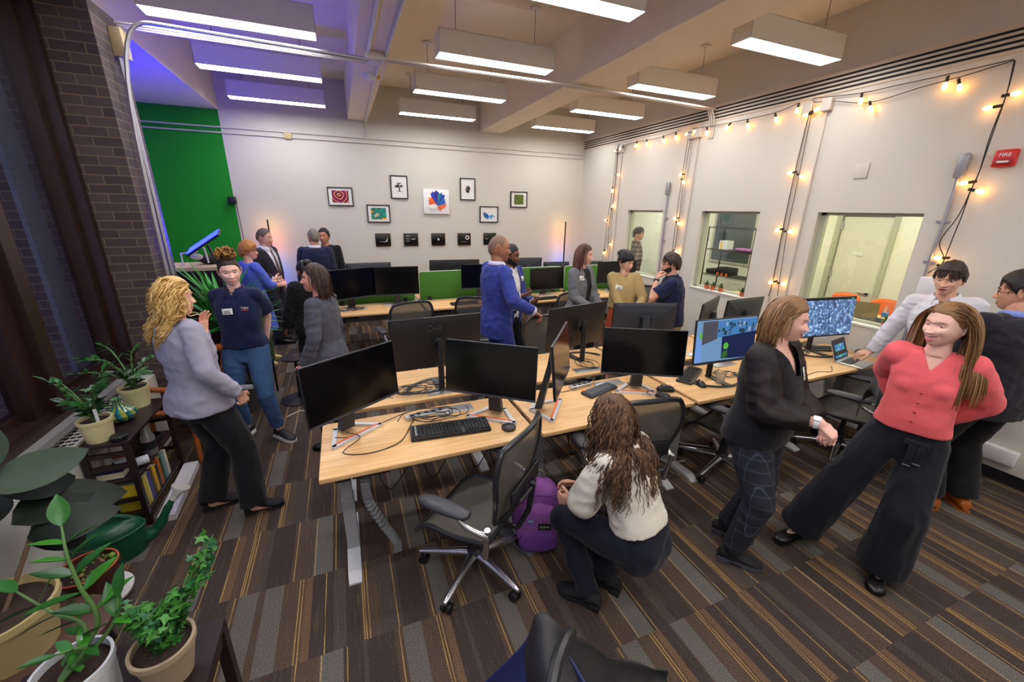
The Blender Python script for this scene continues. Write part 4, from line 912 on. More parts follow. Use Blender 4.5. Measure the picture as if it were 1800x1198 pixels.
vm = mat('teal_lime_glaze', (30, 100, 110), .12, spec=.6); t_ = NT(vm); x_, y_, z_ = t_.xyz(); an = t_.math('ARCTAN2', y_, x_); t_.l(t_.ramp(t_.math('FRACT', t_.math('ADD', t_.math('MULTIPLY', an, 1.59), t_.math('MULTIPLY', z_, 3))), [(0, lin((20, 84, 104))), (.35, lin((30, 120, 130))), (.5, lin((120, 140, 50))), (.8, lin((164, 176, 70))), (.95, lin((24, 60, 80)))]), t_.b.inputs['Base Color'])
MB().lathe([(0, 0), (.05, 0), (.08, .02), (.095, .05), (.085, .08), (.045, .10), (.026, .12), (.024, .15), (.032, .165), (.026, .165), (.018, .15), (0, .13)], 40).build('glazed_body', vm, va)
t = thing('smart_puck', 'round black disc on the near corner of the low shelf', 'speaker', (-1.46, 3.06, SZ)); MB().lathe([(0, 0), (.042, 0), (.046, .006), (.046, .026), (.040, .032), (0, .032)], 32).build('disc', blks, t)
# things on the shelf
bkc = [('yellow', (214, 190, 50)), ('yellow and white', (220, 206, 120)), ('purple', (84, 72, 150)), ('dark olive', (90, 76, 40)), ('golden yellow', (206, 164, 40)), ('black', (34, 32, 36)), ('orange', (176, 96, 44)), ('dark green', (46, 70, 50)), ('teal and cream', (110, 150, 150)), ('off-white', (206, 200, 180))]
y = 3.06
for k, (nm, c) in enumerate(bkc):
    w_ = (.05, .03, .035, .03, .04, .03, .035, .03, .04, .035)[k]; h = (.20, .22, .21, .22, .21, .19, .23, .2, .22, .21)[k]
    t = thing('book', '%s book standing in the bottom row of the low shelf' % nm, 'book', (-1.50, y+w_/2, .10), 0, 'books standing in the low shelf')
    MB().rbox((0, 0, h/2), (.15, w_, h), .002).build('cover', mat('book_'+nm.replace(' ', '_').replace('-', '_'), c, .5), t); MB().box((-.078, -w_/2+.003, .004), (.07, w_/2-.003, h+.001)).build('pages', mat('paper', (214, 204, 176), .8), t, smooth=False); y += w_+.008
t = thing('book', 'thick old book with cream pages lying flat in the near end of the shelf', 'book', (-1.57, 3.10, .37)); MB().rbox((0, 0, .004), (.16, .12, .006), .001).rbox((0, 0, .052), (.16, .12, .006), .001).build('cover', mat('book_navy', (40, 40, 80), .5), t); MB().box((-.075, -.056, .007), (.075, .056, .049)).build('pages', MATS['paper'], t, smooth=False)
t = thing('glue_box', 'small white, blue and red craft box on the middle shelf', 'box', (-1.56, 3.22, .37)); MB().rbox((0, 0, .05), (.07, .05, .10), .002).build('carton', mat('carton_white', (210, 214, 220), .5), t); MB().box((-.0355, -.0255, .0), (.0355, .0255, .03)).build('blue_band', mat('band_blue', (30, 60, 170), .5), t, smooth=False); MB().box((-.036, -.026, .075), (.036, .026, .10)).build('red_band', mat('band_red', (210, 60, 40), .5), t, smooth=False)
t = thing('nozzle_bottle', 'white squeeze bottle with a pointed nozzle lying on the middle shelf', 'bottle', (-1.47, 3.16, .405)); MB().tube([(.06, .04, 0), (-.01, 0, 0), (-.04, -.016, 0), (-.08, -.04, -.01)], [.030, .030, .014, .004], 16).build('bottle_body', mat('squeeze_white', (216, 220, 228), .4), t)
t = thing('metal_flask', 'tall steel flask with light and dark stripes on the middle shelf', 'flask', (-1.44, 3.33, .37)); MB().lathe([(0, 0), (.036, 0), (.040, .01), (.040, .14), (.026, .18), (.022, .22), (.024, .235), (0, .24)], 28).build('flask_body', alu, t); MB().lathe([(.041, .05), (.0415, .06), (.0415, .10), (.041, .11)], 28).build('dark_band', dkm, t)
t = thing('cable_coil', 'dark coiled cable on the middle shelf behind the flask', 'cable', (-1.52, 3.55, .375)); MB().torus((0, 0, .01), .07, .008, 28, 8).torus((.01, 0, .025), .062, .008, 28, 8).build('coil', blks, t)
t = thing('white_board', 'long flat white box on the floor under the shelf front, papers on it', 'box', (-1.34, 3.34, 0), 3); MB().box((-.05, -.34, 0), (.05, .34, .05)).build('tray', mat('board_white', (214, 212, 216), .5), t, smooth=False); MB().box((-.03, -.33, .0505), (.055, -.05, .056)).build('papers', mat('paper_print', (186, 186, 204), .7, var=(60, .4)), t, smooth=False)
# --- wooden chair beside the shelf
ow = mat('honey_wood', (176, 92, 34), .3, coat=.3, var=(5, .15)); t = thing('wooden_armchair', 'honey-coloured wooden armchair half hidden behind the blonde woman', 'chair', (-1.38, 3.98, 0), 65)
MB().rbox((0, 0, .44), (.44, .42, .04), .015, .05).build('seat', ow, t)
for a in (-1, 1):
    MB().tube(smoothpath([(a*.19, .17, .43), (a*.20, .18, .2), (a*.21, .19, 0)], 3), .018, 10).build('leg', ow, t); MB().tube(smoothpath([(a*.19, -.17, 0), (a*.19, -.18, .42), (a*.21, -.24, .72), (a*.22, -.28, .92)], 4), .019, 10).build('leg', ow, t)
    MB().tube(smoothpath([(a*.20, .16, .44), (a*.23, .12, .56), (a*.235, .17, .67), (a*.235, -.02, .69), (a*.215, -.22, .68)], 5), .022, 10).build('armrest', ow, t)
b = MB(); b.tube(smoothpath([(-.22, -.28, .91), (0, -.31, .96), (.22, -.28, .91)], 5), [.024]*10+[.024], 10, flat=1.3); [b.tube([(x, -.18, .45), (x*1.05, -.29, .93)], .009, 8) for x in (-.14, -.07, 0, .07, .14)]; b.build('backrest', ow, t)
# pedestal foot near the jeans
t = thing('pedestal_stand', 'round black pedestal foot on the carpet behind the jeans', 'stand', (-.62, 4.78, 0)); MB().lathe([(0, 0), (.20, 0), (.20, .012), (.05, .025), (.02, .03), (.016, .5), (0, .5)], 36).build('foot', blks, t); MB().lathe([(0, .5), (.14, .5), (.14, .515), (0, .52)], 30).build('disc', blks, t)
cable_('white cable curled on the carpet beside the pedestal foot', [(-.72, 4.35, .008), (-.6, 4.45, .008), (-.5, 4.4, .008), (-.48, 4.9, .008), (-.55, 5.3, .008)], .005, wcab)
# --- watering can
gp = mat('green_plastic', (14, 74, 50), .35); t = thing('watering_can', 'dark green plastic watering can with a pale rose on the carpet by the shelf', 'watering can', (-1.50, 2.74, 0), 22)
b = MB(); rs = []
for z, k in ((0, .88), (.012, .93), (.03, .93), (.04, .96), (.13, .99), (.15, 1.0), (.165, .96), (.185, .80), (.198, .55), (.20, .02)): rs.append([(.185*k*cos(a), .095*k*sin(a), z) for a in [2*pi*i/40 for i in range(40)]])
b.rings(rs, Matrix.Diagonal((.9, 1.05, 1.25, 1))).build('tank', gp, t); MB().torus((0, 0, .18), .168, .006, 40, 8, ry=.103).build('seam', gp, t)
MB().tube(smoothpath([(-.10, 0, .055), (-.205, 0, .045), (-.24, 0, .15), (-.20, 0, .25), (-.10, 0, .30), (.02, 0, .30), (.11, 0, .24)], 5), [.016]*30+[.014], 12, flat=.9).build('handle', gp, t)
MB().tube(smoothpath([(.15, 0, .06), (.22, 0, .10), (.28, 0, .20), (.33, 0, .27)], 5), [.040]*4+[.032]*4+[.024]*4+[.018]*4, 16).build('spout', gp, t)
MB().tube([(.32, 0, .255), (.35, 0, .29), (.372, 0, .32), (.378, 0, .33)], [.019, .024, .052, .052], 24).build('sprinkler_rose', mat('rose_white', (206, 204, 200), .5), t)
# --- brown pot of succulents on a white saucer
t = thing('succulent_pot', 'brown glazed pot of tiny succulents and bark on a white saucer', 'potted plant', (-1.42, 2.36, 0)); MB().lathe([(0, .06), (.10, .06), (.145, .07), (.15, .085), (.14, .085), (.11, .075), (0, .072)], 40).build('saucer', mat('saucer_white', (214, 212, 210), .4), t); MB().lathe([(0, 0), (.10, 0), (.10, .06), (0, .06)], 24).build('saucer_block', esp, t)
pot(t, .125, .20, brownp, .075, .008, .72); MB().torus((0, 0, .275), .122, .005, 40, 8).build('rim', terra, t); b = MB(); random.seed(4)
for k in range(60):
    a, q = random.uniform(0, 6.28), .105*sqrt(random.random()); b.mi = random.choice((0, 0, 1, 2, 3)); r_ = random.uniform(.004, .012); b.ell((q*cos(a), q*sin(a), .255), (r_, r_*random.uniform(.5, 1), r_*.8), None, 8, 6)
b.mi = 0; b.ell((.08, .06, .268), .016); b.build('succulents', [mat('succulent_green', (110, 150, 50), .6), mat('bark_chip', (120, 82, 58), .8), mat('bark_dark', (60, 44, 34), .9), mat('leaf_litter', (160, 120, 86), .8)], t)
# --- big rubber plant in a tan pot on a round stand
st_ = thing('plant_stand', 'round dark wooden stool under the tan pot of the rubber plant', 'stool', (-1.40, 2.0, 0)); MB().lathe([(0, .20), (.20, .20), (.205, .21), (.205, .235), (.19, .24), (0, .24)], 40).build('top', mat('stool_wood', (84, 60, 50), .5, var=(9, .2)), st_)
for k in range(4): a = R(45+90*k); MB().cyl((.14*cos(a), .14*sin(a), .2), (.17*cos(a), .17*sin(a), 0), .016).build('leg', dkm, st_)
t = thing('potted_rubber_plant', 'large dark rubber plant with broad leaves in a tan clay pot, left edge', 'potted plant', (-1.50, 1.96, .24)); pot(t, .185, .24, tanp, 0, .015, .75)
tr, lf = MB(), MB(); tr.tube(smoothpath([(0, 0, .2), (-.02, .08, .45), (.0, .16, .72)], 5), .011, 8); tr.tube(smoothpath([(.02, 0, .2), (.05, .18, .38), (.06, .34, .52)], 5), .009, 8); random.seed(9)
for bx, by, bz, dx, dy, dz, L, W, mi, bend in ((.02, .16, .70, .62, .62, .12, .34, .14, 0, .2), (0, .15, .76, -.1, .25, .75, .30, .19, 0, .1), (0, .15, .62, -.5, .4, .5, .30, .16, 1, .2), (.02, .2, .5, .5, .6, .1, .34, .15, 1, .3), (.05, .2, .42, .75, .1, .15, .30, .14, 1, .3), (.05, .3, .45, .2, .8, -.1, .32, .15, 1, .3),
    (.06, .3, .5, .8, .5, -.2, .32, .15, 1, .25), (0, .1, .5, -.6, -.3, .2, .3, .15, 1, .2), (.04, .22, .36, .3, .7, -.3, .3, .14, 1, .3), (-.02, .1, .55, -.3, .8, .3, .3, .15, 1, .2), (0, .0, .4, -.8, .1, .3, .28, .14, 1, .3), (.02, .2, .66, .5, .75, -.2, .3, .14, 1, .25)):
    leaf(lf, (bx, by, bz), (dx, dy, dz), V((.45, -.55, .75)), L, W*1.25, bend, mi, 10, .1, .75)
tr.build('trunk', barkm, t); lf.build('leaves', [rubm, rubd], t, ang=180)
# --- side table in the corner with ivy and zz pots
tb = thing('side_table', 'dark purple-brown side table at the bottom left carrying the ivy pot', 'table', (-.88, 1.30, 0), 0); MB().box((-.32, -.26, .475), (.28, .26, .50)).build('top', esp, tb, smooth=False)
for a in (-.30, .26):
    for b in (-.24, .24): MB().box((a-.02, b-.02, 0), (a+.02, b+.02, .475)).build('leg', esp, tb, smooth=False)
    MB().box((a-.012, -.22, .42), (a+.012, .22, .455)).build('rail', esp, tb, smooth=False)
t = thing('potted_ivy', 'bright green leafy ivy climbing out of a taupe clay pot at the bottom', 'potted plant', (-.72, 1.38, .50)); pot(t, .092, .155, taupe, 0, .008, .68); lf, st = MB(), MB(); random.seed(5)
def ivy(lf, p, d, size, mi):
    d = V(d).normalized(); x, y = frame(d); lf.mi = mi; pts = []
    for a, r_ in ((-150, .55), (-118, .35), (-85, .85), (-52, .42), (-20, .6), (0, 1.15), (20, .6), (52, .42), (85, .85), (118, .35), (150, .55)): pts.append((sin(R(a))*r_*size, cos(R(a))*r_*size))
    sd = V((random.gauss(0, 1), random.gauss(0, 1), random.gauss(0, .4))); u = (sd-d*sd.dot(d)).normalized(); w_ = d.cross(u)
    top = [p+u*a+d*b*.8+w_*(.18*abs(a)) for a, b in pts]; bot = [q-w_*.0008 for q in top]; n = len(pts); c = p+d*.1*size
    lf.add(top+bot+[c, c-w_*.0008], [(i, (i+1) % n, 2*n) for i in range(n)]+[((i+1) % n+n, i+n, 2*n+1) for i in range(n)])
for k in range(16):
    a = random.uniform(0, 6.28); sp_ = random.uniform(.03, .10); h = random.uniform(.10, .22); e = V((sp_*cos(a), sp_*sin(a), .14+h))
    if k < 5: e = V((.10+.012*k, .13+.015*k, .26+.035*k))
    if k in (5, 6, 7): e = V((-.10, -.01+.02*k, .20))
    p = smoothpath([(0, 0, .13), e*.45+V((0, 0, .10)), e], 6); st.tube(p, .0018, 5)
    for i in range(2, len(p)):
        for q in range(3): ivy(lf, p[i]+V([random.uniform(-.028, .028) for _ in range(3)]), V((random.gauss(0, 1), random.gauss(-.5, 1), random.gauss(.2, .6))), random.uniform(.020, .034), random.choice((0, 0, 1)))
lf.build('leaves', [ivym, ivyd], t, smooth=False); st.build('stems', stemm, t)
t = thing('potted_zz_plant', 'tall glossy zz plant in a white pot at the bottom left corner', 'potted plant', (-.94, 1.36, .50)); pot(t, .10, .19, whitep, 0, .002, .85); lf, st = MB(), MB(); random.seed(8)
o_ = V((-.94, 1.36, .50)); Q = lambda x, y, z: atz(x, y, z)-o_
zz_stem(lf, st, [(-.02, .0, .17), Q(172, 1095, .78), Q(140, 1030, .92), Q(118, 975, 1.02), Q(108, 925, 1.09)], .145, .068, 5, .35); zz_stem(lf, st, [(.01, .02, .17), Q(200, 1095, .78), Q(207, 1050, .86)], .14, .055, 1, .6)
zz_stem(lf, st, [(-.02, -.02, .17), Q(150, 1105, .76), Q(90, 1075, .82), Q(30, 1040, .86)], .13, .048, 4, .3); zz_stem(lf, st, [(-.02, -.04, .17), Q(150, 1140, .74), Q(100, 1150, .78)], .10, .036, 3, .3)
lf.build('leaves', [zzm, mat('zz_bright', (60, 134, 40), .22, spec=.6)], t, ang=180); st.build('stems', stemm, t)
t = thing('white_planter', 'empty pale plastic planter at the very bottom left', 'pot', (-1.13, 1.18, .50)); MB().lathe([(0, 0), (.05, 0), (.065, .12), (.068, .12), (.062, .118), (.048, .01), (0, .01)], 32).build('cup_wall', mat('planter_white', (206, 208, 220), .4), t)
# --- yucca behind the blonde woman
t = thing('potted_yucca', 'tall spiky bright green plant between the brick pier and the curly-bun person', 'potted plant', (-1.15, 4.66, 0)); pot(t, .15, .28, mat('charcoal_pot', (60, 60, 62), .5), 0, .01); MB().cyl((0, 0, .24), (0, 0, .95), .04, .035).build('trunk', barkm, t); lf = MB(); random.seed(2)
for k in range(95):
    a = random.uniform(0, 6.28); el = random.uniform(.05, 1.35); d = V((cos(a)*cos(el), sin(a)*cos(el), sin(el)))
    if d.x < -.45: d.x = -.40; d.normalize()
    leaf(lf, V((0, 0, random.uniform(.85, 1.08)))+d*.02, d, V((0, 0, 1)) if el < 1.2 else V((1, 0, 0)), random.uniform(.42, .62), .038, random.uniform(.05, .35)*cos(el), 0, 7, .3, .6)
lf.build('leaves', [yucm], t, ang=180)
# --- dark cabinet by the green wall with the blue light panel on top
cb = thing('equipment_cabinet', 'dark cabinet with a light wooden top in front of the green wall', 'cabinet', (-1.62, 5.72, 0)); MB().box((-.28, -.26, .05), (.30, .26, 1.40)).build('body', mat('cabinet_dark', (34, 30, 34), .5), cb, smooth=False); MB().box((-.30, -.28, 1.40), (.32, .28, 1.435)).build('top', mat('top_birch', (206, 178, 146), .45), cb, smooth=False); MB().box((-.27, -.262, .1), (.29, -.26, 1.36)).build('door', esp, cb, smooth=False)
lp = thing('panel_light', 'slanted blue glowing light panel on a black stand over the cabinet', 'lamp', (-1.36, 5.40, 0)); bl = mat('blue_led', (20, 30, 200), .4, emit=((2, 3, 255), 250))
M = T(-.02, 0, 1.70) @ RY(-34) @ RX(12); MB().box((-.19, -.13, 0), (.19, .13, .022), M).build('panel_case', blks, lp, smooth=False); MB().box((-.18, -.12, .0225), (.18, .12, .026), M).build('led_face', bl, lp, smooth=False)
MB().tube([(.0, 0, 1.68), (.06, -.02, 1.5), (.08, -.02, .9), (.08, -.02, .05)], .014, 8).build('stand_pole', blks, lp); MB().lathe([(0, 0), (.18, 0), (.17, .02), (0, .03)], 24, T(.08, -.02, 0)).build('stand_base', blks, lp)
t = thing('folded_clamp', 'white articulated clamp arm under the blue light panel', 'clamp', (-1.58, 5.62, 1.435)); MB().tube([(-.10, 0, 0), (-.10, 0, .14), (.06, 0, .16)], .010, 8).ell((.04, 0, .10), (.06, .03, .035)).tube(smoothpath([(.02, 0, .12), (.06, 0, .22), (.12, 0, .2), (.14, 0, .03)], 4), .010, 8).build('arm', mat('arm_white', (206, 204, 206), .4), t)
t = thing('black_bag', 'soft black bag lying on the cabinet beside the blue light', 'bag', (-1.44, 5.78, 1.435)); rm = remesh if 'remesh' in globals() else None
b = MB(); b.ell((0, 0, .05), (.13, .10, .055)).ell((.06, 0, .08), (.07, .06, .06)); b.build('bag_body', mat('bag_black', (22, 22, 24), .7, bump=(30, .6)), t)
t = thing('sloped_desk_panel', 'olive green slanted panel with a pale edge behind the curly-bun person', 'panel', (-1.02, 5.1, 0)); MB().box((-.16, -.02, .4), (.16, .02, 1.12), RY(0)).build('panel', mat('olive_panel', (70, 96, 60), .7), t, smooth=False); MB().tube([(-.16, -.022, 1.08), (.16, -.022, 1.20)], .008, 6).build('edge', trimw, t); [MB().box((a-.01, -.01, 0), (a+.01, .01, .4)).build('leg', dkm, t, smooth=False) for a in (-.13, .13)]
# --- lamps by the back wall
def stick(label, x, z0, z1, tlabel):
    h = z1-z0; t = thing('led_floor_lamp', label, 'lamp', (x, 7.80, z0)); MB().lathe([(0, 0), (.10, 0), (.10, .012), (.02, .018), (0, .02)], 30).build('base', blks, t); MB().box((-.011, -.012, .01), (.011, .008, h)).build('pole', blks, t, smooth=False)
    m = mat('rainbow_led', (0, 0, 0), .5); n = NT(m)
    if not n.b.inputs['Emission Strength'].default_value or 1:
        xx, yy, zz = n.xyz(); n.l(n.ramp(n.math('DIVIDE', zz, 1.4), [(.02, lin((70, 60, 255))), (.35, lin((70, 90, 255))), (.50, lin((60, 190, 255))), (.60, lin((255, 150, 140))), (.72, lin((255, 70, 60))), (.86, lin((255, 190, 90))), (1, lin((240, 220, 90)))]), n.b.inputs['Emission Color']); n.b.inputs['Emission Strength'].default_value = 34
    MB().box((-.009, .0085, .03), (.009, .011, h-.02)).build('led_strip', m, t, smooth=False)
    tt = thing('round_side_table', tlabel, 'table', (x, 7.72, 0)); MB().lathe([(0, z0-.03), (.30, z0-.03), (.31, z0-.02), (.30, z0-.003), (0, z0-.003)], 36).build('top', mat('table_grey', (96, 98, 110), .4), tt)
    for k in range(3): a = R(30+120*k); MB().cyl((.1*cos(a), .1*sin(a), z0-.03), (.25*cos(a), .25*sin(a), 0), .012).build('leg', dkm, tt)
stick('thin black floor lamp casting yellow, red and blue on the wall, left end', -1.09, .50, 1.885, 'small round dark table under the left coloured lamp')
stick('thin black floor lamp casting yellow, red and blue on the wall, right end', 4.42, .50, 1.885, 'small round dark table under the right coloured lamp')
# --- purple backpack
pur = mat('purple_canvas', (156, 92, 176), .8, bump=(300, .3), var=(5, .22)); purd = mat('purple_canvas_dark', (118, 66, 152), .8, bump=(300, .3))
bp = thing('backpack', 'purple school backpack leaning by the desk leg at the crouching woman\'s hand', 'backpack', (1.00, 1.93, 0), -20)
def sack(c, hx, hy, hz, m, name, par, e=.75, tilt=0):
    rs = []
    for i in range(15):
        v = i/14; z = (v*2-1); q = (1-abs(z)**3.2)**.45 if abs(z) < 1 else .02; q = max(q, .03); tp = 1-.16*max(0, z)
        rs.append([(c[0]+hx*q*tp*math.copysign(abs(cos(a))**e, cos(a)), c[1]+hy*q*math.copysign(abs(sin(a))**e, sin(a)), c[2]+hz*z) for a in [2*pi*j/32 for j in range(32)]])
    b = MB(); b.rings(rs, T(0, 0, 0) @ RX(tilt)); o = b.build(name, m, par, ang=180); return o
sack((0, .02, .235), .165, .10, .235, pur, 'main_bag', bp); sack((0, -.075, .19), .142, .055, .165, pur, 'front_pocket', bp); sack((0, -.118, .105), .125, .032, .085, purd, 'lower_pocket', bp)
MB().tube(smoothpath([(-.15, -.05, .18), (-.145, -.07, .34), (-.08, -.09, .415), (0, -.098, .43), (.08, -.09, .415), (.145, -.07, .34), (.15, -.05, .18)], 5), .005, 6).build('zip_piping', purd, bp)
MB().tube(smoothpath([(-.04, .04, .45), (-.03, .05, .50), (.03, .05, .50), (.04, .04, .45)], 5), .009, 8).build('grab_handle', mat('strap_grey', (110, 104, 96), .7), bp)
pt = MB().box((-.005, -.136, .20), (.075, -.131, .245)).build('patch', mat('patch_black', (24, 22, 24), .6), bp, smooth=False); text('patch_lettering', 'trans', .030, T(.035, -.1365, .225) @ RX(90), mat('patch_ink', (226, 220, 210), .5), pt)
MB().cyl((.09, -.128, .275), (.09, -.133, .275), .013).build('round_pin', mat('pin_dark', (40, 36, 80), .4), bp); MB().box((-.075, -.134, .255), (-.035, -.131, .275), RY(0)).build('flag_sticker', mat('sticker_blue', (90, 160, 200), .5), bp, smooth=False); MB().box((-.075, -.135, .262), (-.035, -.1345, .268)).build('flag_stripe', mat('sticker_pink', (226, 150, 190), .5), bp, smooth=False)
t = thing('laptop_sleeve', 'flat grey folder slipped under the purple backpack', 'folder', (.93, 1.98, 0), 22); MB().rbox((0, 0, .006), (.20, .30, .012), .003, .01).build('sleeve_body', mat('sleeve_grey', (104, 104, 112), .7), t)
t = thing('duck_charm', 'tiny yellow and red toy charm on the carpet below the backpack', 'toy', (1.16, 1.74, 0)); MB().ell((0, 0, .025), (.022, .022, .022)).ell((.02, -.015, .012), .010).build('toy_body', mat('toy_yellow', (236, 206, 20), .4), t); MB().ell((.01, .02, .022), (.012, .012, .022)).build('toy_wing', mat('toy_red', (190, 40, 40), .4), t); MB().torus((-.01, .03, .03), .012, .002, 14, 6).build('key_ring', alu, t)
# --- jacket thrown over a chair, bottom of the frame
jk = thing('draped_jacket', 'black jacket with a navy lining thrown over a chair back, bottom edge', 'jacket', (0, 0, 0)); jm = mat('jacket_black', (30, 29, 33), .55, bump=(22, .25)); jn = mat('lining_navy', (34, 46, 96), .6)
chair('office chair under the black jacket at the bottom of the frame', .60, .33, -120, None, c0)
def cloth_patch(rows, name, m, par, k=5, amp=.012, th=.004, seed=0):
    """rows of control points -> smooth folded cloth"""
    R_ = [smoothpath(r_, k) for r_ in rows]; cols = [smoothpath([r_[i] for r_ in R_], k) for i in range(len(R_[0]))]; nu, nv = len(cols)-1, len(cols[0])-1; vs = []
    for j in range(nv+1):
        for i in range(nu+1):
            p = cols[i][j]; q = V((p.x*9+seed, p.y*9, p.z*3)); vs.append(p+V((noise.noise(q), noise.noise(q+V((7, 0, 0))), noise.noise(q+V((0, 9, 0)))*.6))*amp*(1+j/nv))
    o = MB().add(vs, [(j*(nu+1)+i, j*(nu+1)+i+1, (j+1)*(nu+1)+i+1, (j+1)*(nu+1)+i) for j in range(nv) for i in range(nu)]).build(name, m, par, ang=180)
    s_ = o.modifiers.new('s', 'SOLIDIFY'); s_.thickness = th; return o
def P(px, py, z): return atz(px, py, z)
top_ = [P(935, 1105, 1.02), P(942, 1088, 1.06), P(962, 1086, 1.07), P(985, 1100, 1.06), P(1020, 1130, .98), P(1060, 1152, .90), P(1120, 1166, .82), P(1182, 1182, .78)]
mid_ = [P(925, 1165, .96), P(938, 1150, 1.03), P(965, 1140, 1.06), P(1000, 1150, 1.03), P(1030, 1170, .94), P(1070, 1190, .86), P(1120, 1205, .78), P(1178, 1198, .74)]
low_ = [p+V((-.03, -.20, -.15)) for p in mid_]; low2 = [p+V((-.02, -.12, -.38)) for p in low_]
back_ = [p+V((.02, .05, -.22)) for p in top_]; back2 = [p+V((0, .0, -.25)) for p in back_]
cloth_patch([back2, back_, top_, mid_, low_, low2], 'shell', jm, jk, 5, .016)
l0 = [P(938, 1100, 1.03), P(925, 1125, .98), P(895, 1155, .90), P(860, 1190, .80), P(840, 1215, .72)]
cloth_patch([[p+V((0, .02, -.18)) for p in l0], l0, [p+V((.05, -.06, .0)) for p in l0], [p+V((.08, -.25, -.1)) for p in l0], [p+V((.08, -.27, -.4)) for p in l0]], 'lining', jn, jk, 5, .006, seed=4)
# coat over the right chair
ct = thing('draped_coat', 'black coat hanging over the chair between coral blouse and laptop desk', 'coat', (0, 0, 0))
c_top = [P(1535, 690, .86), P(1548, 660, .98), P(1572, 650, 1.03), P(1600, 655, 1.03)]; m1 = [p+V((-.07, -.06, -.10)) for p in c_top]; m2 = [p+V((-.05, -.03, -.28)) for p in m1]; m3 = [p+V((0, .02, -.25)) for p in m2]
cloth_patch([[p+V((.06, .08, -.25)) for p in c_top], [p+V((.05, .06, -.05)) for p in c_top], c_top, m1, m2, m3], 'coat_shell', cloth('coat_black', (24, 23, 30), .85) if 'cloth' in globals() else jm, ct, 4, .012)
# --- contents of the side room
bt = thing('meeting_table', 'pale yellow meeting table in the side room', 'table', (6.0, 3.6, 0)); MB().rbox((0, 0, .80), (1.5, 2.8, .03), .005, .3, 8).build('top', mat('table_yellow', (226, 196, 130), .4), bt); [MB().cyl((0, a, 0), (0, a, .79), .05).build('pedestal', legg, bt) for a in (-1, 1)]
om = mat('orange_shell', (236, 108, 22), .4); oc = None
for x, y, r2, l in ((6.98, 3.78, 90, 'orange plastic chair in the side room, left one behind the city screen'), (6.98, 3.22, 95, 'orange plastic chair in the side room behind the black bag'), (6.05, 5.9, 170, 'orange plastic chair in the side room left of the small sill pots')):
    if oc is None:
        oc = thing('shell_chair', l, 'chair', (x, y, 0), r2, 'orange side room chairs'); MB().grid(lambda u, v: ((u-.5)*.44, -.2+.42*v, .50-.03*sin(pi*u)), 8, 6).grid(lambda u, v: ((u-.5)*(.44-.06*v*v), -.2-.07*v-.03*(1-(2*u-1)**2), .50+.46*v-.05*abs(2*u-1)**3*v), 10, 8).build('shell', om, oc); oc.children[0].modifiers.new('s', 'SOLIDIFY').thickness = .01
        for a in (-1, 1):
            for b in (-1, 1): MB().cyl((a*.17, b*.14, .44), (a*.22, b*.2, 0), .01).build('leg', alu, oc)
    else: dup(oc, (x, y, 0), r2, l)
t = thing('laptop', 'brown-grey laptop lid standing open on the side room table', 'laptop', (6.1, 2.95, .815), -60); MB().box((-.16, -.11, 0), (.16, .11, .015)).build('base', alu, t, smooth=False); MB().box((-.16, 0, 0), (.16, .008, .22), T(0, .11, .01) @ RX(-15)).build('lid', mat('lid_bronze', (120, 104, 76), .4, .5), t, smooth=False)
t = thing('black_backpack', 'flat black bag on the side room table behind the nearest window', 'bag', (5.75, 2.72, .815)); MB().ell((0, 0, .06), (.22, .15, .065)).ell((.1, -.04, .07), (.12, .1, .06)).build('bag_body', MATS['bag_black'], t)
t = thing('water_bottle', 'clear water bottle with a blue label on the black bag, nearest window', 'bottle', (5.88, 2.62, .94)); MB().lathe([(0, 0), (.03, 0), (.032, .01), (.032, .10), (.014, .14), (.014, .16), (0, .162)], 20).build('bottle_body', clear, t); MB().lathe([(.033, .03), (.0335, .035), (.0335, .075), (.033, .08)], 20).build('blue_label', mat('label_blue', (60, 130, 200), .4), t)
wsx, wsy0, wsy1 = 6.60, 5.04, 6.04; sv = thing('wire_shelving', 'black wire shelving unit seen through the middle window opening', 'shelving', (wsx, (wsy0+wsy1)/2, 0)); hw = (wsy1-wsy0)/2
for a in (-.0, .42):
    for b in (-hw, hw): MB().cyl((a, b, 0), (a, b, 1.87), .013, n=10).build('post', blks, sv)
for z in (1.86, 1.45, .97, .3):
    b = MB(); [b.cyl((0, -hw+.05*k, z), (.42, -hw+.05*k, z), .004, n=6) for k in range(21)]; [b.cyl((x, -hw, z+d_), (x, hw, z+d_), .005, n=6) for x in (0, .14, .28, .42) for d_ in (0, -.02)]; b.build('wire_shelf', blks, sv)
t = thing('paper_box', 'white box with a yellow crescent on the middle wire shelf', 'box', (6.75, 5.72, 1.46)); MB().box((-.08, -.09, 0), (.08, .09, .16)).build('carton', mat('carton_white', (210, 214, 220), .5), t, smooth=False); MB().box((-.082, .02, .01), (-.079, .06, .14)).build('yellow_mark', mat('mark_yellow', (240, 190, 20), .5), t, smooth=False)
t = thing('folded_cloth', 'flat purple and pink bundle on the middle wire shelf', 'cloth', (6.75, 5.28, 1.46)); MB().rbox((0, 0, .025), (.2, .34, .045), .015, .03).build('bundle', mat('bundle_violet', (150, 90, 150), .7, var=(25, .5)), t)
t = thing('tool_case', 'black case with orange feet on the low wire shelf', 'case', (6.75, 5.60, .98)); MB().rbox((0, 0, .08), (.25, .30, .14), .02).build('case_body', blks, t); [MB().box((-.13, y_-.02, .0), (-.12, y_+.02, .05)).build('orange_foot', om, t, smooth=False) for y_ in (-.1, 0, .1)]
t = thing('flat_case', 'long flat black case on the low wire shelf', 'case', (6.75, 5.88, .98)); MB().rbox((0, 0, .05), (.25, .22, .09), .02).build('case_body', blks, t)
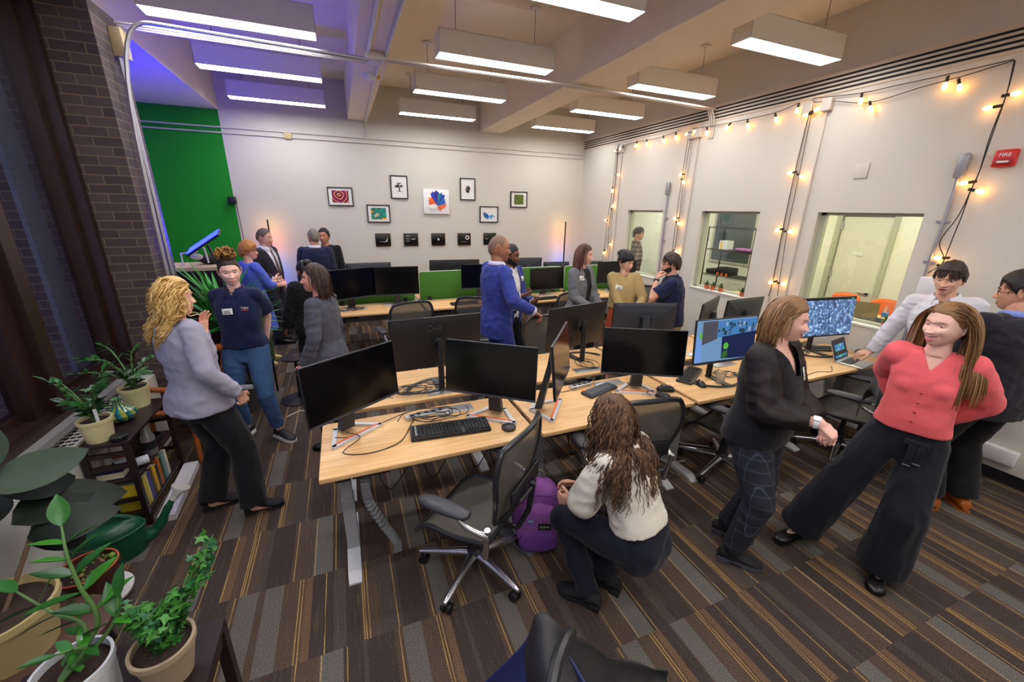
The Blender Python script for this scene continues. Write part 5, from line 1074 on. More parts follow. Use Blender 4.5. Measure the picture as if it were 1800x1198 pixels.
# inner window and door on the far wall
wd = MB().box((XF-.02, 5.58, 1.12), (XF, 6.60, 2.16)).build('window_5', frm, smooth=False, kind='structure'); MB().box((XF-.024, 5.65, 1.17), (XF-.018, 6.54, 2.11)).build('dark_pane', mat('dim_glass', (74, 84, 78), .15, var=(2, .25)), wd, smooth=False)
dr_ = MB().box((XF+.02, 3.50, 0), (XF+.06, 4.16, 2.10)).build('door_1', mat('door_pale_green', (214, 214, 198), .5), smooth=False, kind='structure'); MB().box((XF+.0, 3.56, .95), (XF+.02, 3.70, .98)).cyl((XF+.0, 3.58, .965), (XF+.03, 3.58, .965), .03).build('door_handle', alu, dr_)
MB().box((XF+.01, 3.78, 1.52), (XF+.02, 3.92, 1.58)).build('door_sign', mat('sign_white', (226, 226, 222), .5), dr_, smooth=False); [MB().box((XF-.005, 4.14, z), (XF+.02, 4.19, z+.11)).build('hinge', alu, dr_, smooth=False) for z in (1.15, 1.9)]
struct('trim_door_frame', MB().box((XF-.02, 3.42, 0), (XF, 3.49, 2.18)).box((XF-.02, 4.17, 0), (XF, 4.24, 2.18)).box((XF-.02, 3.42, 2.11), (XF, 4.24, 2.18)), frm)
t = thing('wire_rack', 'tall black rack with dark boxes in the side room by the door', 'shelving', (7.14, 2.72, 0)); hw = .14
for a in (-.15, .15):
    for b in (-hw, hw): MB().cyl((a, b, 0), (a, b, 1.95), .013, n=10).build('post', blks, t)
for z in (1.93, 1.35, 1.0, .5): MB().box((-.15, -hw, z-.012), (.15, hw, z)).build('rack_shelf', dkm, t, smooth=False)
for z, h in ((1.36, .35), (1.01, .12)): MB().rbox((0, 0, z+h/2), (.24, .24, h), .01).build('equipment', mat('equip_grey', (40, 42, 44), .6, var=(10, .4)), t)
t = thing('light_switch', 'small white switch on the side room wall left of the door', 'switch', (XF, 4.45, 1.25)); MB().rbox((-.006, 0, 0), (.012, .09, .12), .002).build('plate', MATS['plain_white'], t)
# little sill pots
p0 = None
for y, l in ((4.42, 'small terracotta pot with a spiky plant on the middle sill, farthest left'), (4.31, 'smallest terracotta pot on the middle sill, second from left'), (4.17, 'larger terracotta pot with a spiky plant on the middle sill, third from left'), (3.82, 'terracotta pot with a thin upright plant at the right end of the middle sill'), (2.185, 'terracotta pot with a green tuft at the right end of the nearest sill')):
    if p0 is None:
        p0 = thing('sill_plant', l, 'potted plant', (XR+.055, y, Z0+.004), 0, 'small sill plants'); pot(p0, .034, .06, terra, 0, .004, .75); lf = MB(); random.seed(31)
        for k in range(22): a = random.uniform(0, 6.28); el = random.uniform(.3, 1.4); leaf(lf, (0, 0, .055), (cos(a)*cos(el), sin(a)*cos(el), sin(el)), V((0, 0, 1)), random.uniform(.045, .085), .013, .15, 0, 5, .3, .7)
        lf.build('leaves', [mat('sill_leaf', (50, 110, 44), .5)], p0, ang=180)
    else: r_ = dup(p0, (XR+.055, y, Z0+.004), y*90, l)
dk = thing('side_desk', 'reddish wooden desk seen through the farthest window opening', 'desk', (5.75, 6.40, 0)); MB().box((-.5, -.22, .82), (.4, .3, .90)).build('top', mat('red_oak', (156, 96, 62), .4), dk, smooth=False); [MB().box((a, -.2, 0), (a+.05, .28, .82)).build('panel_leg', MATS['red_oak'], dk, smooth=False) for a in (-.45, .3)]
# ================================================= people
def remesh(mb, vox, it=4, fac=.5):
    me = bpy.data.meshes.new('tmp'); me.from_pydata(mb.v, [], mb.f); me.update()
    o = bpy.data.objects.new('tmp', me); C.objects.link(o)
    r = o.modifiers.new('r', 'REMESH'); r.mode = 'VOXEL'; r.voxel_size = vox
    if it: s = o.modifiers.new('s', 'SMOOTH'); s.factor = fac; s.iterations = it
    dg = bpy.context.evaluated_depsgraph_get(); out = bpy.data.meshes.new_from_object(o.evaluated_get(dg))
    bpy.data.objects.remove(o); bpy.data.meshes.remove(me)
    return out
def displace(me, fn):
    import numpy as np
    n = len(me.vertices); co_ = np.empty(n*3, 'f'); no = np.empty(n*3, 'f')
    me.vertices.foreach_get('co', co_); me.vertex_normals.foreach_get('vector', no)
    co_ = co_.reshape(-1, 3); no = no.reshape(-1, 3)
    d = np.array([fn(p) for p in co_.tolist()], 'f'); co_ += no*d[:, None]
    me.vertices.foreach_set('co', co_.ravel()); me.update()
def folds(amp, sc=(9, 9, 16), seed=0):
    o = V((seed*3.1, seed*1.7, seed*.9))
    def f(p):
        q = V((p[0]*sc[0], p[1]*sc[1], p[2]*sc[2]))+o
        a = noise.noise(q); b = noise.noise(q*2.3+V((5, 5, 5)))
        return amp*((1-abs(a)*2.6)*.8+b*.45)
    return f
def finish(me, name, mats, parent, **tags):
    if not isinstance(mats, (list, tuple)): mats = [mats]
    me.materials.clear()
    for m in mats: me.materials.append(m)
    me.polygons.foreach_set('use_smooth', [True]*len(me.polygons)); me.name = name
    o = bpy.data.objects.new(name, me); C.objects.link(o); o.parent = parent; tag(o, **tags); return o
def ik(a, t, l1, l2, hint):
    a = V(a); t = V(t); d = t-a; L = min(d.length, (l1+l2)*.999); u = d.normalized(); t = a+u*L
    x = (l1*l1-l2*l2+L*L)/(2*L); hgt = sqrt(max(l1*l1-x*x, 0)); h = V(hint); h = h-u*h.dot(u)
    if h.length < 1e-5: h = V((0, 1, 0))
    return a+u*x+h.normalized()*hgt, t
def lerp(a, b, t): return a+(b-a)*t
def interp(tab, x):
    if x <= tab[0][0]: return tab[0][1:]
    for p, q in zip(tab, tab[1:]):
        if x <= q[0]: k = (x-p[0])/(q[0]-p[0]); k = k*k*(3-2*k); return tuple(lerp(a, b, k) for a, b in zip(p[1:], q[1:]))
    return tab[-1][1:]
#            t    half-width half-depth  forward shift
TORSO = {'f': [(-.30, .150, .100, -.01), (-.12, .172, .112, -.012), (.02, .165, .108, -.006), (.24, .130, .090, .005), (.42, .138, .096, .006), (.62, .150, .106, .004), (.80, .146, .092, -.004), (.92, .108, .068, -.01), (1.0, .062, .056, -.008), (1.08, .050, .050, 0)],
         'm': [(-.30, .150, .102, -.005), (-.12, .165, .112, -.008), (.02, .160, .110, 0), (.24, .155, .108, .012), (.42, .165, .112, .010), (.62, .180, .118, .004), (.80, .178, .104, -.004), (.92, .130, .076, -.01), (1.0, .070, .062, -.008), (1.08, .058, .056, 0)]}
def torso_r(sx, t, wide=1, deep=1, belly=0):
    a, b, c = interp(TORSO[sx], t); g = exp(-((t-.22)/.26)**2)*belly
    return a*(1+(wide-1)*1.0)+g*.5, b*(1+(deep-1))+g, c+g*.6
def head_mesh(sx, n=72, k=56, smile=0, mouth_open=0, age=0, jaw=1.0, cheeks=0, nose=1.0, chin=1.0):
    """sculpted head; pole of the grid faces +Y so the face gets the finest cells. returns verts, faces, face kinds"""
    G = lambda x, z, x0, z0, sx_, sz_: exp(-((x-x0)/sx_)**2-((z-z0)/sz_)**2)
    vs = []; fs = []; mi = []
    def pt(al, be):
        px, pz, py = sin(al)*cos(be), sin(al)*sin(be), cos(al)
        x = .0745*px; z = .118*pz+.004; y = (.090 if py > 0 else .100)*py
        q = max(0, -z)/.115; up = max(0, z)/.12
        jw = (1-.26*q**1.6)*jaw if q > 0 else 1
        if q > 0: x *= 1+(jw-1)*min(1, q*2.2)
        x *= 1+.05*exp(-((z-.05)/.04)**2)*(py < .3)
        if py < 0 and z < -.02: y *= 1-.42*min(1, (-z-.02)/.08)          # nape
        if py < 0: y *= 1+.02*up
        if py > 0:
            # fuller front profile
            r_ = min(1, sqrt((x/.075)**2+((z-.004)/.118)**2)); y = .090*(max(0, 1-r_**2.5))**.5
            f = min(1, py*3)
            ax = abs(x)
            d = 0
            d += .030*chin*G(x, z, 0, -.100, .030, .026)+.013*G(x, z, 0, -.062, .036, .030)
            d += .006*G(ax, z, .038, -.022, .026, .022)*(1+cheeks+smile*.8)      # cheekbones
            d += .007*G(x, z, 0, .032, .045, .014)                   # brow
            d -= .0135*G(ax, z, .032, .006, .0175, .0125)              # sockets
            d -= .005*G(x, z, 0, .012, .012, .014)
            t_ = min(1, max(0, (.018-z)/.048))
            d += nose*(.006+.020*t_**1.1)*exp(-(x/(.0075+.0055*t_))**2)*(1 if z > -.030 else exp(-((z+.030)/.0065)**2))*(z < .03)
            d += .009*nose*G(ax, z, .0135, -.028, .006, .0065)        # wings
            mz = -.061+smile*.010*(ax/.026)**2
            mw = .026+.006*smile; op = mouth_open
            d += .0055*exp(-((z-mz-.0060-op*.5)/.0045)**2)*exp(-(x/mw)**4)*(1 if sx == 'f' else .7)
            d += .0065*exp(-((z-mz+.0075+op*.6)/.0052)**2)*exp(-(x/(mw*.82))**4)*(1 if sx == 'f' else .8)
            d -= (.0045+op*.5)*exp(-((z-mz+op*.05)/(.0018+op*.55))**2)*exp(-(x/(mw*1.02))**4)
            d -= .003*G(x, z, 0, -.084, .02, .006)                   # crease above chin
            d -= .0022*exp(-((ax-.030-(.0-z)*.18)/.004)**2)*exp(-((z+.048)/.018)**2)*(.4+smile+age)
            y += d*f
        return x, y, z
    ring = []
    for i in range(k+1):
        al = pi*(i/k)**1.35 if i else 0
        if i == 0: vs.append(pt(0, 0)); ring.append([0]*n); continue
        if i == k: vs.append(pt(pi, 0)); ring.append([len(vs)-1]*n); continue
        ring.append([len(vs)+j for j in range(n)])
        for j in range(n): vs.append(pt(al, 2*pi*j/n))
    mouthz = lambda ax: -.061+smile*.010*(ax/.026)**2
    for i in range(k):
        for j in range(n):
            a, b, c, d = ring[i][j], ring[i][(j+1) % n], ring[i+1][(j+1) % n], ring[i+1][j]
            f = tuple(dict.fromkeys((a, b, c, d)))
            if len(f) < 3: continue
            cx = sum(vs[q][0] for q in f)/len(f); cy = sum(vs[q][1] for q in f)/len(f); cz = sum(vs[q][2] for q in f)/len(f)
            kd = 0
            if cy > .04:
                ax = abs(cx); mz = mouthz(ax); mw = .024+.006*smile; e = max(0, 1-(ax/mw)**2)
                up = (.0075+mouth_open*.7)*sqrt(e)*(1.0-.18*exp(-(cx/.004)**2)); lo = (.0105+mouth_open*.9)*sqrt(e)
                if e > 0 and -lo < cz-mz < up:
                    kd = 1
                    if mouth_open and -mouth_open*.55*e**.5 < cz-mz < mouth_open*.5*e**.5: kd = 2 if (cz-mz) > -mouth_open*.45 and smile > .3 else 3
            fs.append(tuple(reversed(f))); mi.append(kd)
    return vs, fs, mi
def hairline(x, y):
    a = abs(math.degrees(atan2(x, y)))
    return interp([(0, .062), (35, .058), (58, .036), (74, .004), (86, -.012), (96, .012), (112, .012), (135, -.035), (160, -.066), (180, -.072)], a)[0]
def head_surface(u, v=None):
    """outer ellipsoid used for hair: direction -> point"""
    d = V(u).normalized(); y = .092 if d.y > 0 else .102
    r = 1/sqrt((d.x/.078)**2+(d.y/y)**2+(d.z/.120)**2); return d*r+V((0, 0, .004))
def scalp(thick, line=0, top=1.0, back=None, edge=.018, n=56, k=40, hl=None, rough=0):
    """cap of hair following the skull, tapering into the hairline"""
    mb = MB(); hl = hl or hairline; grid = []
    for i in range(k+1):
        al = pi*.80*i/k
        row = []
        for j in range(n):
            be = 2*pi*j/n; d = V((sin(al)*sin(be), sin(al)*cos(be)-.12, cos(al)+.10)); p = head_surface(d)
            m = p.z-hl(p.x, p.y)-line
            t = max(0, min(1, m/edge)); t = t*t*(3-2*t)
            th = thick*t*(1+(top-1)*max(0, p.z)/.12)
            if rough: th *= 1+rough*noise.noise(V((p.x*60, p.y*60, p.z*25)))
            q = p+(p-V((0, 0, .0))).normalized()*(th-.005*(1-t)-.001); row.append((q, m))
        grid.append(row)
    vs = [tuple(q) for r_ in grid for q, m in r_]; fs = []
    for i in range(k):
        for j in range(n):
            ids = (i*n+j, i*n+(j+1) % n, (i+1)*n+(j+1) % n, (i+1)*n+j)
            if max(grid[i][j][1], grid[i+1][j][1], grid[i][(j+1) % n][1], grid[i+1][(j+1) % n][1]) > -.012: fs.append(ids)
    fs = [tuple(reversed(f)) for f in fs]
    mb.add(vs, fs); return mb
def lock(mb, root, v0, L, r, Mh, G, cols, layer, curl=0, freq=60, n=12, stiff=.25, flat=.45, spheres=(), taper=.25, zmin=None):
    """one lock of hair, simulated in person space"""
    p = Mh @ root; v = (Mh.to_3x3() @ V(v0)).normalized(); pts = [p.copy()]; st = L/n; Mi = Mh.inverted(); ph = random.uniform(0, 6.28)
    for i in range(n):
        p = p+v*st; q = Mi @ p
        yy = .092 if q.y > 0 else .102; ly = layer*min(1, .15+i*st/.09) if layer > 0 else layer
        e = sqrt((q.x/(.078+ly))**2+(q.y/(yy+ly))**2+((q.z-.004)/(.120+ly))**2)
        if e < 1:
            q2 = V((q.x/e, q.y/e, (q.z-.004)/e+.004)); p = Mh @ q2
        if spheres and i > 0:
            q = Mi @ p
            if q.y > -.002 and -.16 < q.z < .064 and abs(q.x) < .081: q.x = math.copysign(.081+layer*.3, q.x if abs(q.x) > .004 else random.choice((-1, 1))); q.y = min(q.y, .05); p = Mh @ q
        for c, rr in spheres:
            w = p-c
            if w.length < rr+layer*.5: p = c+w.normalized()*(rr+layer*.5)
        if zmin is not None and p.z < zmin: break
        v = (p-pts[-1]).normalized(); pts.append(p.copy()); v = (v*(1-stiff)+G*stiff).normalized()
    k = len(pts)
    if k < 3: return
    if curl:
        out = []
        for i, q in enumerate(pts):
            d = (pts[min(i+1, k-1)]-pts[max(i-1, 0)]).normalized(); x, y = frame(d); a = ph+freq*L*i/n; am = curl*min(1, i/3)
            out.append(q+x*(am*cos(a))+y*(am*sin(a)))
        pts = smoothpath(out, 2) if freq*L/n > 1.0 else out; k = len(pts)
    rr = [r*(.55+.45*min(1, i/2))*(1 if i < k*.55 else lerp(1, taper, (i/k-.55)/.45)) for i in range(k)]
    mb.mi = random.choice(cols); mb.tube(pts, rr, 5, flat=flat)
HAIRM = {}
def hairmats(nm, cols, rough=.42):
    if nm not in HAIRM: HAIRM[nm] = [mat('hair_%s_%s' % (nm, 'abc'[i]), c, rough, spec=.35, bump=(260, .25)) for i, c in enumerate(cols)]
    return HAIRM[nm]
def cloth(nm, c, rough=.85, bump=(500, .15), var=(6, .06), sheen=.1): return mat(nm, c, rough, bump=bump, var=var, spec=.25, sheen=sheen)
def grid_patch(bvh, Mt, fn, nu, nv, off, name, m, parent, th=.0025, **tags):
    """strip laid on a garment: fn(u,v)->(x,z) in torso coordinates, projected from the front (or back)"""
    Mi3 = Mt.to_3x3(); fw = (Mi3 @ V((0, 1, 0))).normalized(); vs = []
    for j in range(nv+1):
        for i in range(nu+1):
            r_ = fn(i/nu, j/nv); x, z = r_[0], r_[1]; sg = r_[2] if len(r_) > 2 else 1
            o = Mt @ V((x, .6*sg, z)); h = bvh.ray_cast(o, -fw*sg)
            q = h[0]+fw*sg*off if h[0] is not None else Mt @ V((x, .1*sg, z))
            vs.append(q)
    fs = [(j*(nu+1)+i, j*(nu+1)+i+1, (j+1)*(nu+1)+i+1, (j+1)*(nu+1)+i) for j in range(nv) for i in range(nu)]
    mb = MB(); mb.add(vs, fs); o = mb.build(name, m, parent, **tags)
    s = o.modifiers.new('s', 'SOLIDIFY'); s.thickness = th; s.offset = 0; return o
def bvh_of(me): return bvhtree.BVHTree.FromPolygons([v.co.copy() for v in me.vertices], [tuple(p.vertices) for p in me.polygons])
def cut(me, Mt, cond):
    """remove the faces of a garment where cond(x,y,z) in torso coordinates holds; relax the border"""
    import bmesh
    bm = bmesh.new(); bm.from_mesh(me); Mi = Mt.inverted()
    dead = [f for f in bm.faces if cond(*(Mi @ f.calc_center_median()))]
    bmesh.ops.delete(bm, geom=dead, context='FACES')
    for _ in range(5):
        new = {}
        for v in bm.verts:
            nb = [e.other_vert(v) for e in v.link_edges if e.is_boundary]
            if len(nb) == 2: new[v] = (v.co*.4+(nb[0].co+nb[1].co)*.3)
        for v, c in new.items(): v.co = c
    bm.to_mesh(me); bm.free(); me.update()
def shoe(A, yaw, kind, m, parent, sole=None, s=1.0, kn=None, pitch=0):
    """A = ankle joint (z about .08), foot points along yaw (deg clockwise from +Y)"""
    M = T(A[0], A[1], A[2]-.08*s) @ RZ(-yaw) @ RX(-pitch) @ Matrix.Scale(s, 4)
    hl = {'heel': .055, 'block': .05, 'boot': .03}.get(kind, .012)
    mb = MB(); rs = []
    low = kind in ('flat', 'sandal')
    prof = [(-.072, .018, .050), (-.062, .031, .068), (-.03, .034, .075 if not low else .055), (.02, .035, .078 if not low else .048), (.07, .040, .066 if not low else .042), (.12, .047, .050 if not low else .038), (.155, .044, .040 if not low else .034), (.18, .030, .030 if not low else .026), (.192, .010, .018)]
    for y, w_, h in prof:
        z0 = hl*max(0, min(1, (.09-y)/.12)) if kind != 'sneaker' else .018
        zb = .010+z0*(1 if kind in ('heel', 'block') else .4)
        rs.append([(w_*cos(a)*(1 if sin(a) > -.3 else .92), y, zb+max(0, (h)*(.5+.5*sin(a)))) for a in [2*pi*i/18 for i in range(18)]])
    mb.rings(rs, M)
    if kind == 'boot': u = (V(kn)-V(A)).normalized() if kn is not None else V((0, 0, 1)); mb.tube([V(A)-u*.03, V(A)+u*.03, V(A)+u*.09], [.044*s, .044*s, .050*s], 16)
    o = mb.build('shoe', m, parent)
    sb = MB(); out = [(w_*1.02+.002, y) for y, w_, h in prof]
    pl = [(w_, y) for w_, y in out]+[(-w_, y) for w_, y in reversed(out)]
    if kind in ('heel', 'block'):
        sb.prism([(.024, -.065), (.028, -.02), (-.028, -.02), (-.024, -.065)] if kind == 'block' else [(.012, -.066), (.014, -.03), (-.014, -.03), (-.012, -.066)], .062, M)
        sb.prism([p for p in pl if p[1] > .05], .012, M); sb.box((-.012, -.03, .006), (.012, .06, .016), M)
    elif kind == 'boot': sb.prism([(.036, -.07), (.036, -.005), (-.036, -.005), (-.036, -.07)], .034, M); sb.prism([p for p in pl if p[1] > .03], .016, M); sb.prism(pl, .006, M @ T(0, 0, .016))
    else: sb.prism(pl, .022 if kind == 'sneaker' else .010, M)
    sb.build('sole', sole or m, o, smooth=False); return o
def fingers(fb, core, W, f, n, side, s, curl=.35, spread=1, thumb=.5, curls=None):
    f = V(f).normalized(); n = V(n); n = (n-f*n.dot(f)).normalized(); u = f.cross(n)*side        # towards the thumb
    K = W+f*(.088*s)
    for q, kn, r0 in ((.022, .027, .0135), (.008, .009, .0140), (-.007, -.009, .0135), (-.020, -.026, .0125)):
        core.cap(W+u*q*.8*s+f*.008*s, K+u*kn*s-f*(.002 if abs(kn) < .02 else .008)*s, r0*s, r0*.82*s, 10)
    for i, (kn, L, r0) in enumerate(((.027, .074, .0086), (.009, .083, .0088), (-.009, .077, .0084), (-.026, .060, .0076))):
        c = curls[i] if curls else curl*(1+.12*i); p = K+u*kn*s-f*(.004 if 0 < i < 3 else .010)*s
        pts = [p-f*.012*s]; rr = [r0*s]; a = 0; pts.append(p.copy()); rr.append(r0*s*1.04)
        for j, (frac, bend) in enumerate(((.46, 1.0), (.30, 1.25), (.24, .8))):
            a += c*bend*R(72); d = f*cos(a)+n*sin(a)+u*(kn*2.2*spread*max(0, cos(a)))
            d.normalize(); mid = pts[-1]+d*(L*frac*s)
            pts.append(pts[-1]+d*(L*frac*.5*s)); rr.append(r0*s*(.93-.07*j)); pts.append(mid); rr.append(r0*s*(.96-.10*j))
        d = (pts[-1]-pts[-2]).normalized(); pts += [pts[-1]+d*r0*.55*s, pts[-1]+d*r0*.8*s]; rr += [r0*.60*s, r0*.15*s]
        fb.tube(pts, rr, 9)
    p = W+f*.022*s+u*.020*s; d1 = (u*.75+f*.62+n*(.25+thumb*.4)).normalized(); d2 = (u*(.42-.5*thumb)+f*.85+n*(.15+thumb*.75)).normalized()
    a = p+d1*.042*s; b = a+d2*.031*s; c = b+(d2+n*.25*thumb).normalized()*.024*s
    core.cap(p-d1*.01*s, a, .0155*s, .0115*s, 10)
    d = (c-b).normalized(); fb.tube([p+d1*.02*s, a, (a+b)/2, b, (b+c)/2, c, c+d*.004*s, c+d*.006*s], [v*s for v in (.012, .0112, .0098, .0102, .0096, .008, .0045, .001)], 9)
def person(label, x, y, face, h=1.70, sx='f', wide=1, deep=1, belly=0, bust=1, lean=0, side=0, twist=0, head=(0, 0, 0), pz=None, poff=(0, 0), armR=None, armL=None, footR=(.10, 0, 8), footL=(-.10, 0, -8), kneeR=(.1, 1, 0), kneeL=(-.1, 1, 0),
           skin=(222, 172, 148), near=False, dress=None, top=None, inner=None, bottom=None, shoes=('flat', None), face_kw={}, eyes=(70, 90, 110), brow=(90, 60, 40), hair=None, extras=None, cat='person', lips=(176, 92, 84), beard=None, headz=0):
    s = h/1.72; root = thing('person', label, cat, (x, y, 0), -face); J = {'s': s}
    vx = .006 if near else .009; vg = .0085 if near else .012
    pz = .93*s if pz is None else pz; P = V((poff[0], poff[1], pz)); Ls = .52*s
    # spine frames
    N = 16; fr = []; p = P.copy()
    def rot(t): k = max(0, min(1, (t+.25)/.55)); return (RZ(-twist*k) @ RX(-lean*k) @ RY(side*k)).to_3x3()
    pts_ = {}
    t = 0; cur = P.copy(); up = [(0, cur.copy())]
    while t < 1.25: cur = cur+rot(t+.025) @ V((0, 0, .05*Ls)); t += .05; up.append((t, cur.copy()))
    cur = P.copy(); dn_ = []
    t = 0
    while t > -.45: cur = cur-rot(t-.025) @ V((0, 0, .05*Ls)); t -= .05; dn_.append((t, cur.copy()))
    line = list(reversed(dn_))+up
    def spine(t):
        for (a, pa), (b, pb) in zip(line, line[1:]):
            if a <= t <= b+1e-6: return pa.lerp(pb, (t-a)/(b-a)), rot(t)
        return line[-1][1].copy(), rot(t)
    def tring(t, off=0, n=28, offd=None, kx=1, kd=1):
        c, r_ = spine(t); a, b, dy = torso_r(sx, t, wide, deep, belly); a = (a*s+off)*kx; b = (b*s+(off if offd is None else offd))*kd; o = []
        for i in range(n):
            q = 2*pi*i/n; cx, cy = cos(q), sin(q); e = .82
            o.append(c+r_ @ V((a*math.copysign(abs(cx)**e, cx), b*math.copysign(abs(cy)**e, cy)+dy*s, 0)))
        return o
    sw = (.146 if sx == 'f' else .172)*wide**.6*s
    cs, rsd = spine(.885); SH = {1: cs+rsd @ V((sw, -.005, 0)), -1: cs+rsd @ V((-sw, -.005, 0))}
    nb, nr = spine(1.0)
    Mt = rot(.6).to_4x4(); Mt.translation = spine(.6)[0]
    yw, pt_, rl = head
    hc = nb+nr @ V((0, .0, .085*s))+V((0, .020*s*(1), .056*s+headz))
    Mh = T(*hc) @ RZ(-yw) @ RX(-pt_) @ RY(rl) @ Matrix.Scale(s*(1.0 if sx == 'f' else 1.03), 4)
    J.update(Mh=Mh, Mt=Mt, spine=spine, tring=tring, SH=SH, root=root, hc=hc, nb=nb)
    # arms
    ar = {}
    for k, spec in ((1, armR), (-1, armL)):
        spec = dict(spec or {}); w_ = V(spec.get('w', (k*.27, .05, .84*s)))
        el, w_ = ik(SH[k], w_, .285*s, .250*s, spec.get('e', (k*.5, -1, -.2)))
        f = V(spec['f']) if 'f' in spec else (w_-el).normalized(); n = V(spec.get('n', (-k, .2, 0)))
        ar[k] = (SH[k], el, w_, f, n, spec)
    J['ar'] = ar
    # legs
    lg = {}
    for k, (fx, fy, ty), kh in ((1, footR[:3], kneeR), (-1, footL[:3], kneeL)):
        fo = footR if k == 1 else footL; az = (fo[3] if len(fo) > 3 else 0)+.085*s
        hp = P+rot(0) @ V((k*.088*s*wide, 0, -.03*s)); kn, an = ik(hp, (fx, fy, az), .43*s, .42*s, kh); lg[k] = (hp, kn, an, ty)
    J['lg'] = lg
    # ---- body
    core = MB(); fb = MB()
    core.rings([tring(t, -.012) for t in (-.28, -.12, .05, .24, .42, .62, .80, .92, 1.0, 1.08)])
    core.tube([nb-nr @ V((0, .0, .03*s)), nb+nr @ V((0, 0, .05*s)), hc+(Mh.to_3x3() @ V((0, -.02, -.045)))], [.056*s*(1 if sx == 'f' else 1.13)*wide**.3, .049*s*(1 if sx == 'f' else 1.16)*wide**.3, .050*s*(1 if sx == 'f' else 1.12)], 18)
    for k in (1, -1):
        a, e, w_, f, n, sp = ar[k]; q = (1 if sx == 'f' else 1.12)*wide**.5*s
        core.cap(a, e, .043*q, .034*q); core.cap(e, e.lerp(w_, .4), .034*q, .034*q); core.cap(e.lerp(w_, .3), w_, .034*q, .0235*q)
        fingers(fb, core, w_, f, n, k, s*(1 if sx == 'f' else 1.08), sp.get('curl', .35), sp.get('spread', 1), sp.get('thumb', .4), sp.get('curls'))
        hp, kn, an, ty = lg[k]
        g_ = 1 if bottom and bottom['kind'] != 'trousers' else .78; core.cap(hp, kn, .075*q*g_, .050*q*g_); core.cap(kn, kn.lerp(an, .35), .048*q*g_, .051*q*g_); core.cap(kn.lerp(an, .3), an, .050*q*g_, .033*q*g_)
        d = V((sin(R(ty)), cos(R(ty)), 0)); fr_ = 1 if shoes[0] in ('flat', 'heel', 'sandal') or g_ == 1 else .6; core.cap(an-V((0, 0, .03*s)), an+d*(.10*s*fr_)-V((0, 0, .055*s)), .032*s*fr_, .024*s*fr_)
    me = remesh(core, vx, 3 if near else 2)
    allb = MB(); allb.v = [tuple(v.co) for v in me.vertices]; allb.f = [tuple(p_.vertices) for p_ in me.polygons]; allb.m = [0]*len(allb.f)
    allb.add(fb.v, fb.f)
    hv, hf, hk = head_mesh(sx, *( (96, 76) if near else (56, 44)), **face_kw)
    o0 = len(allb.v); allb.v += [tuple(Mh @ V(p_)) for p_ in hv]; allb.f += [tuple(i+o0 for i in f_) for f_ in hf]; allb.m += hk
    # ears
    for k in (1, -1):
        Me = Mh @ T(k*.0725, -.012, -.004) @ RZ(-k*22) @ RY(k*6)
        allb.mi = 0; allb.ell((0, 0, 0), (.0065, .0165, .029), Me, 16, 12)
        allb.tube([(k*.006+.0, .015*cos(a)-.002, .030*sin(a)+(.002)) for a in [R(q) for q in range(-70, 250, 20)]], .0042, 6, Me)
        allb.ell((k*.001, .000, -.027), (.006, .009, .009), Me, 10, 8)
    # eyes
    ez = .006
    for k in (1, -1):
        c = V((k*.0318, .0665, ez)); Mc = Mh @ T(*c) @ RZ(-k*2)
        allb.mi = 4
        def patch(r_, a0, a1, n_=14, kk=6):
            rs = []
            for i in range(kk+1):
                a = lerp(a0, a1, i/kk); rs.append([(r_*sin(a)*cos(2*pi*j/n_), r_*cos(a), r_*sin(a)*sin(2*pi*j/n_)) for j in range(n_)])
            return rs
        allb.rings(patch(.0125, .47, 1.9), Mc, False, False); allb.mi = 5; allb.rings(patch(.0126, .20, .47, kk=2), Mc, False, False); allb.mi = 6; allb.rings(patch(.0127, .001, .20, kk=2), Mc, True, False)
        allb.mi = 0                       # lids
        for el0, el1 in ((16 if not smileclose(face_kw) else 8, 95), (-95, -20 if not smileclose(face_kw) else -12)):
            rs = []
            for i in range(7):
                e = R(lerp(el0, el1, i/6)); rs.append([( .0138*sin(R(az))*cos(e)*1.15, .0138*cos(R(az))*cos(e)+.0, .0138*sin(e)-abs(az/90)**2*.002*(1 if el0 > 0 else -1)) for az in range(-84, 85, 12)])
            vs_ = [p_ for r_ in rs for p_ in r_]; m_ = len(rs[0]); allb.add(vs_, [(i*m_+j, i*m_+j+1, (i+1)*m_+j+1, (i+1)*m_+j) for i in range(6) for j in range(m_-1)], Mc)
        allb.mi = 7                       # brow and lash line
        fw = 1.25 if sx == 'm' else 1.0
        bp = [V((k*xx, yy, zz)) for xx, yy, zz in ((.014, .0905, .0275), (.026, .0895, .0308), (.038, .0838, .0312), (.050, .0712, .0262))]
        allb.tube(smoothpath(bp, 3), [.0010*fw]+[.0022*fw]*7+[.0014*fw, .0008], 6, Mh)
        allb.tube([V((k*.0318+.0142*sin(R(a)), .0665+.0136*cos(R(a)), ez+.0139*sin(R(16))-abs(a/90)**2*.003)) for a in range(-66, 67, 12)], .0009, 5, Mh)
    sk = mat('skin_%d_%d_%d' % skin, skin, .5, spec=.35, var=(14, .05), bump=(240, .06)); SK = MATS['skin_%d_%d_%d' % skin]; SK.node_tree.nodes['Principled BSDF'].inputs['Subsurface Weight'].default_value = .0
    lp_ = mat('lips_%d_%d_%d' % lips, lips, .38); bw = mat('brow_%d_%d_%d' % brow, brow, .7)
    ir = mat('iris_%d_%d_%d' % eyes, eyes, .25)
    body = allb.build('body', [sk, lp_, mat('teeth', (236, 230, 220), .3), mat('mouth_dark', (84, 34, 34), .5), mat('eye_white', (232, 230, 228), .25), ir, mat('pupil', (8, 8, 10), .15), bw], root, ang=180)
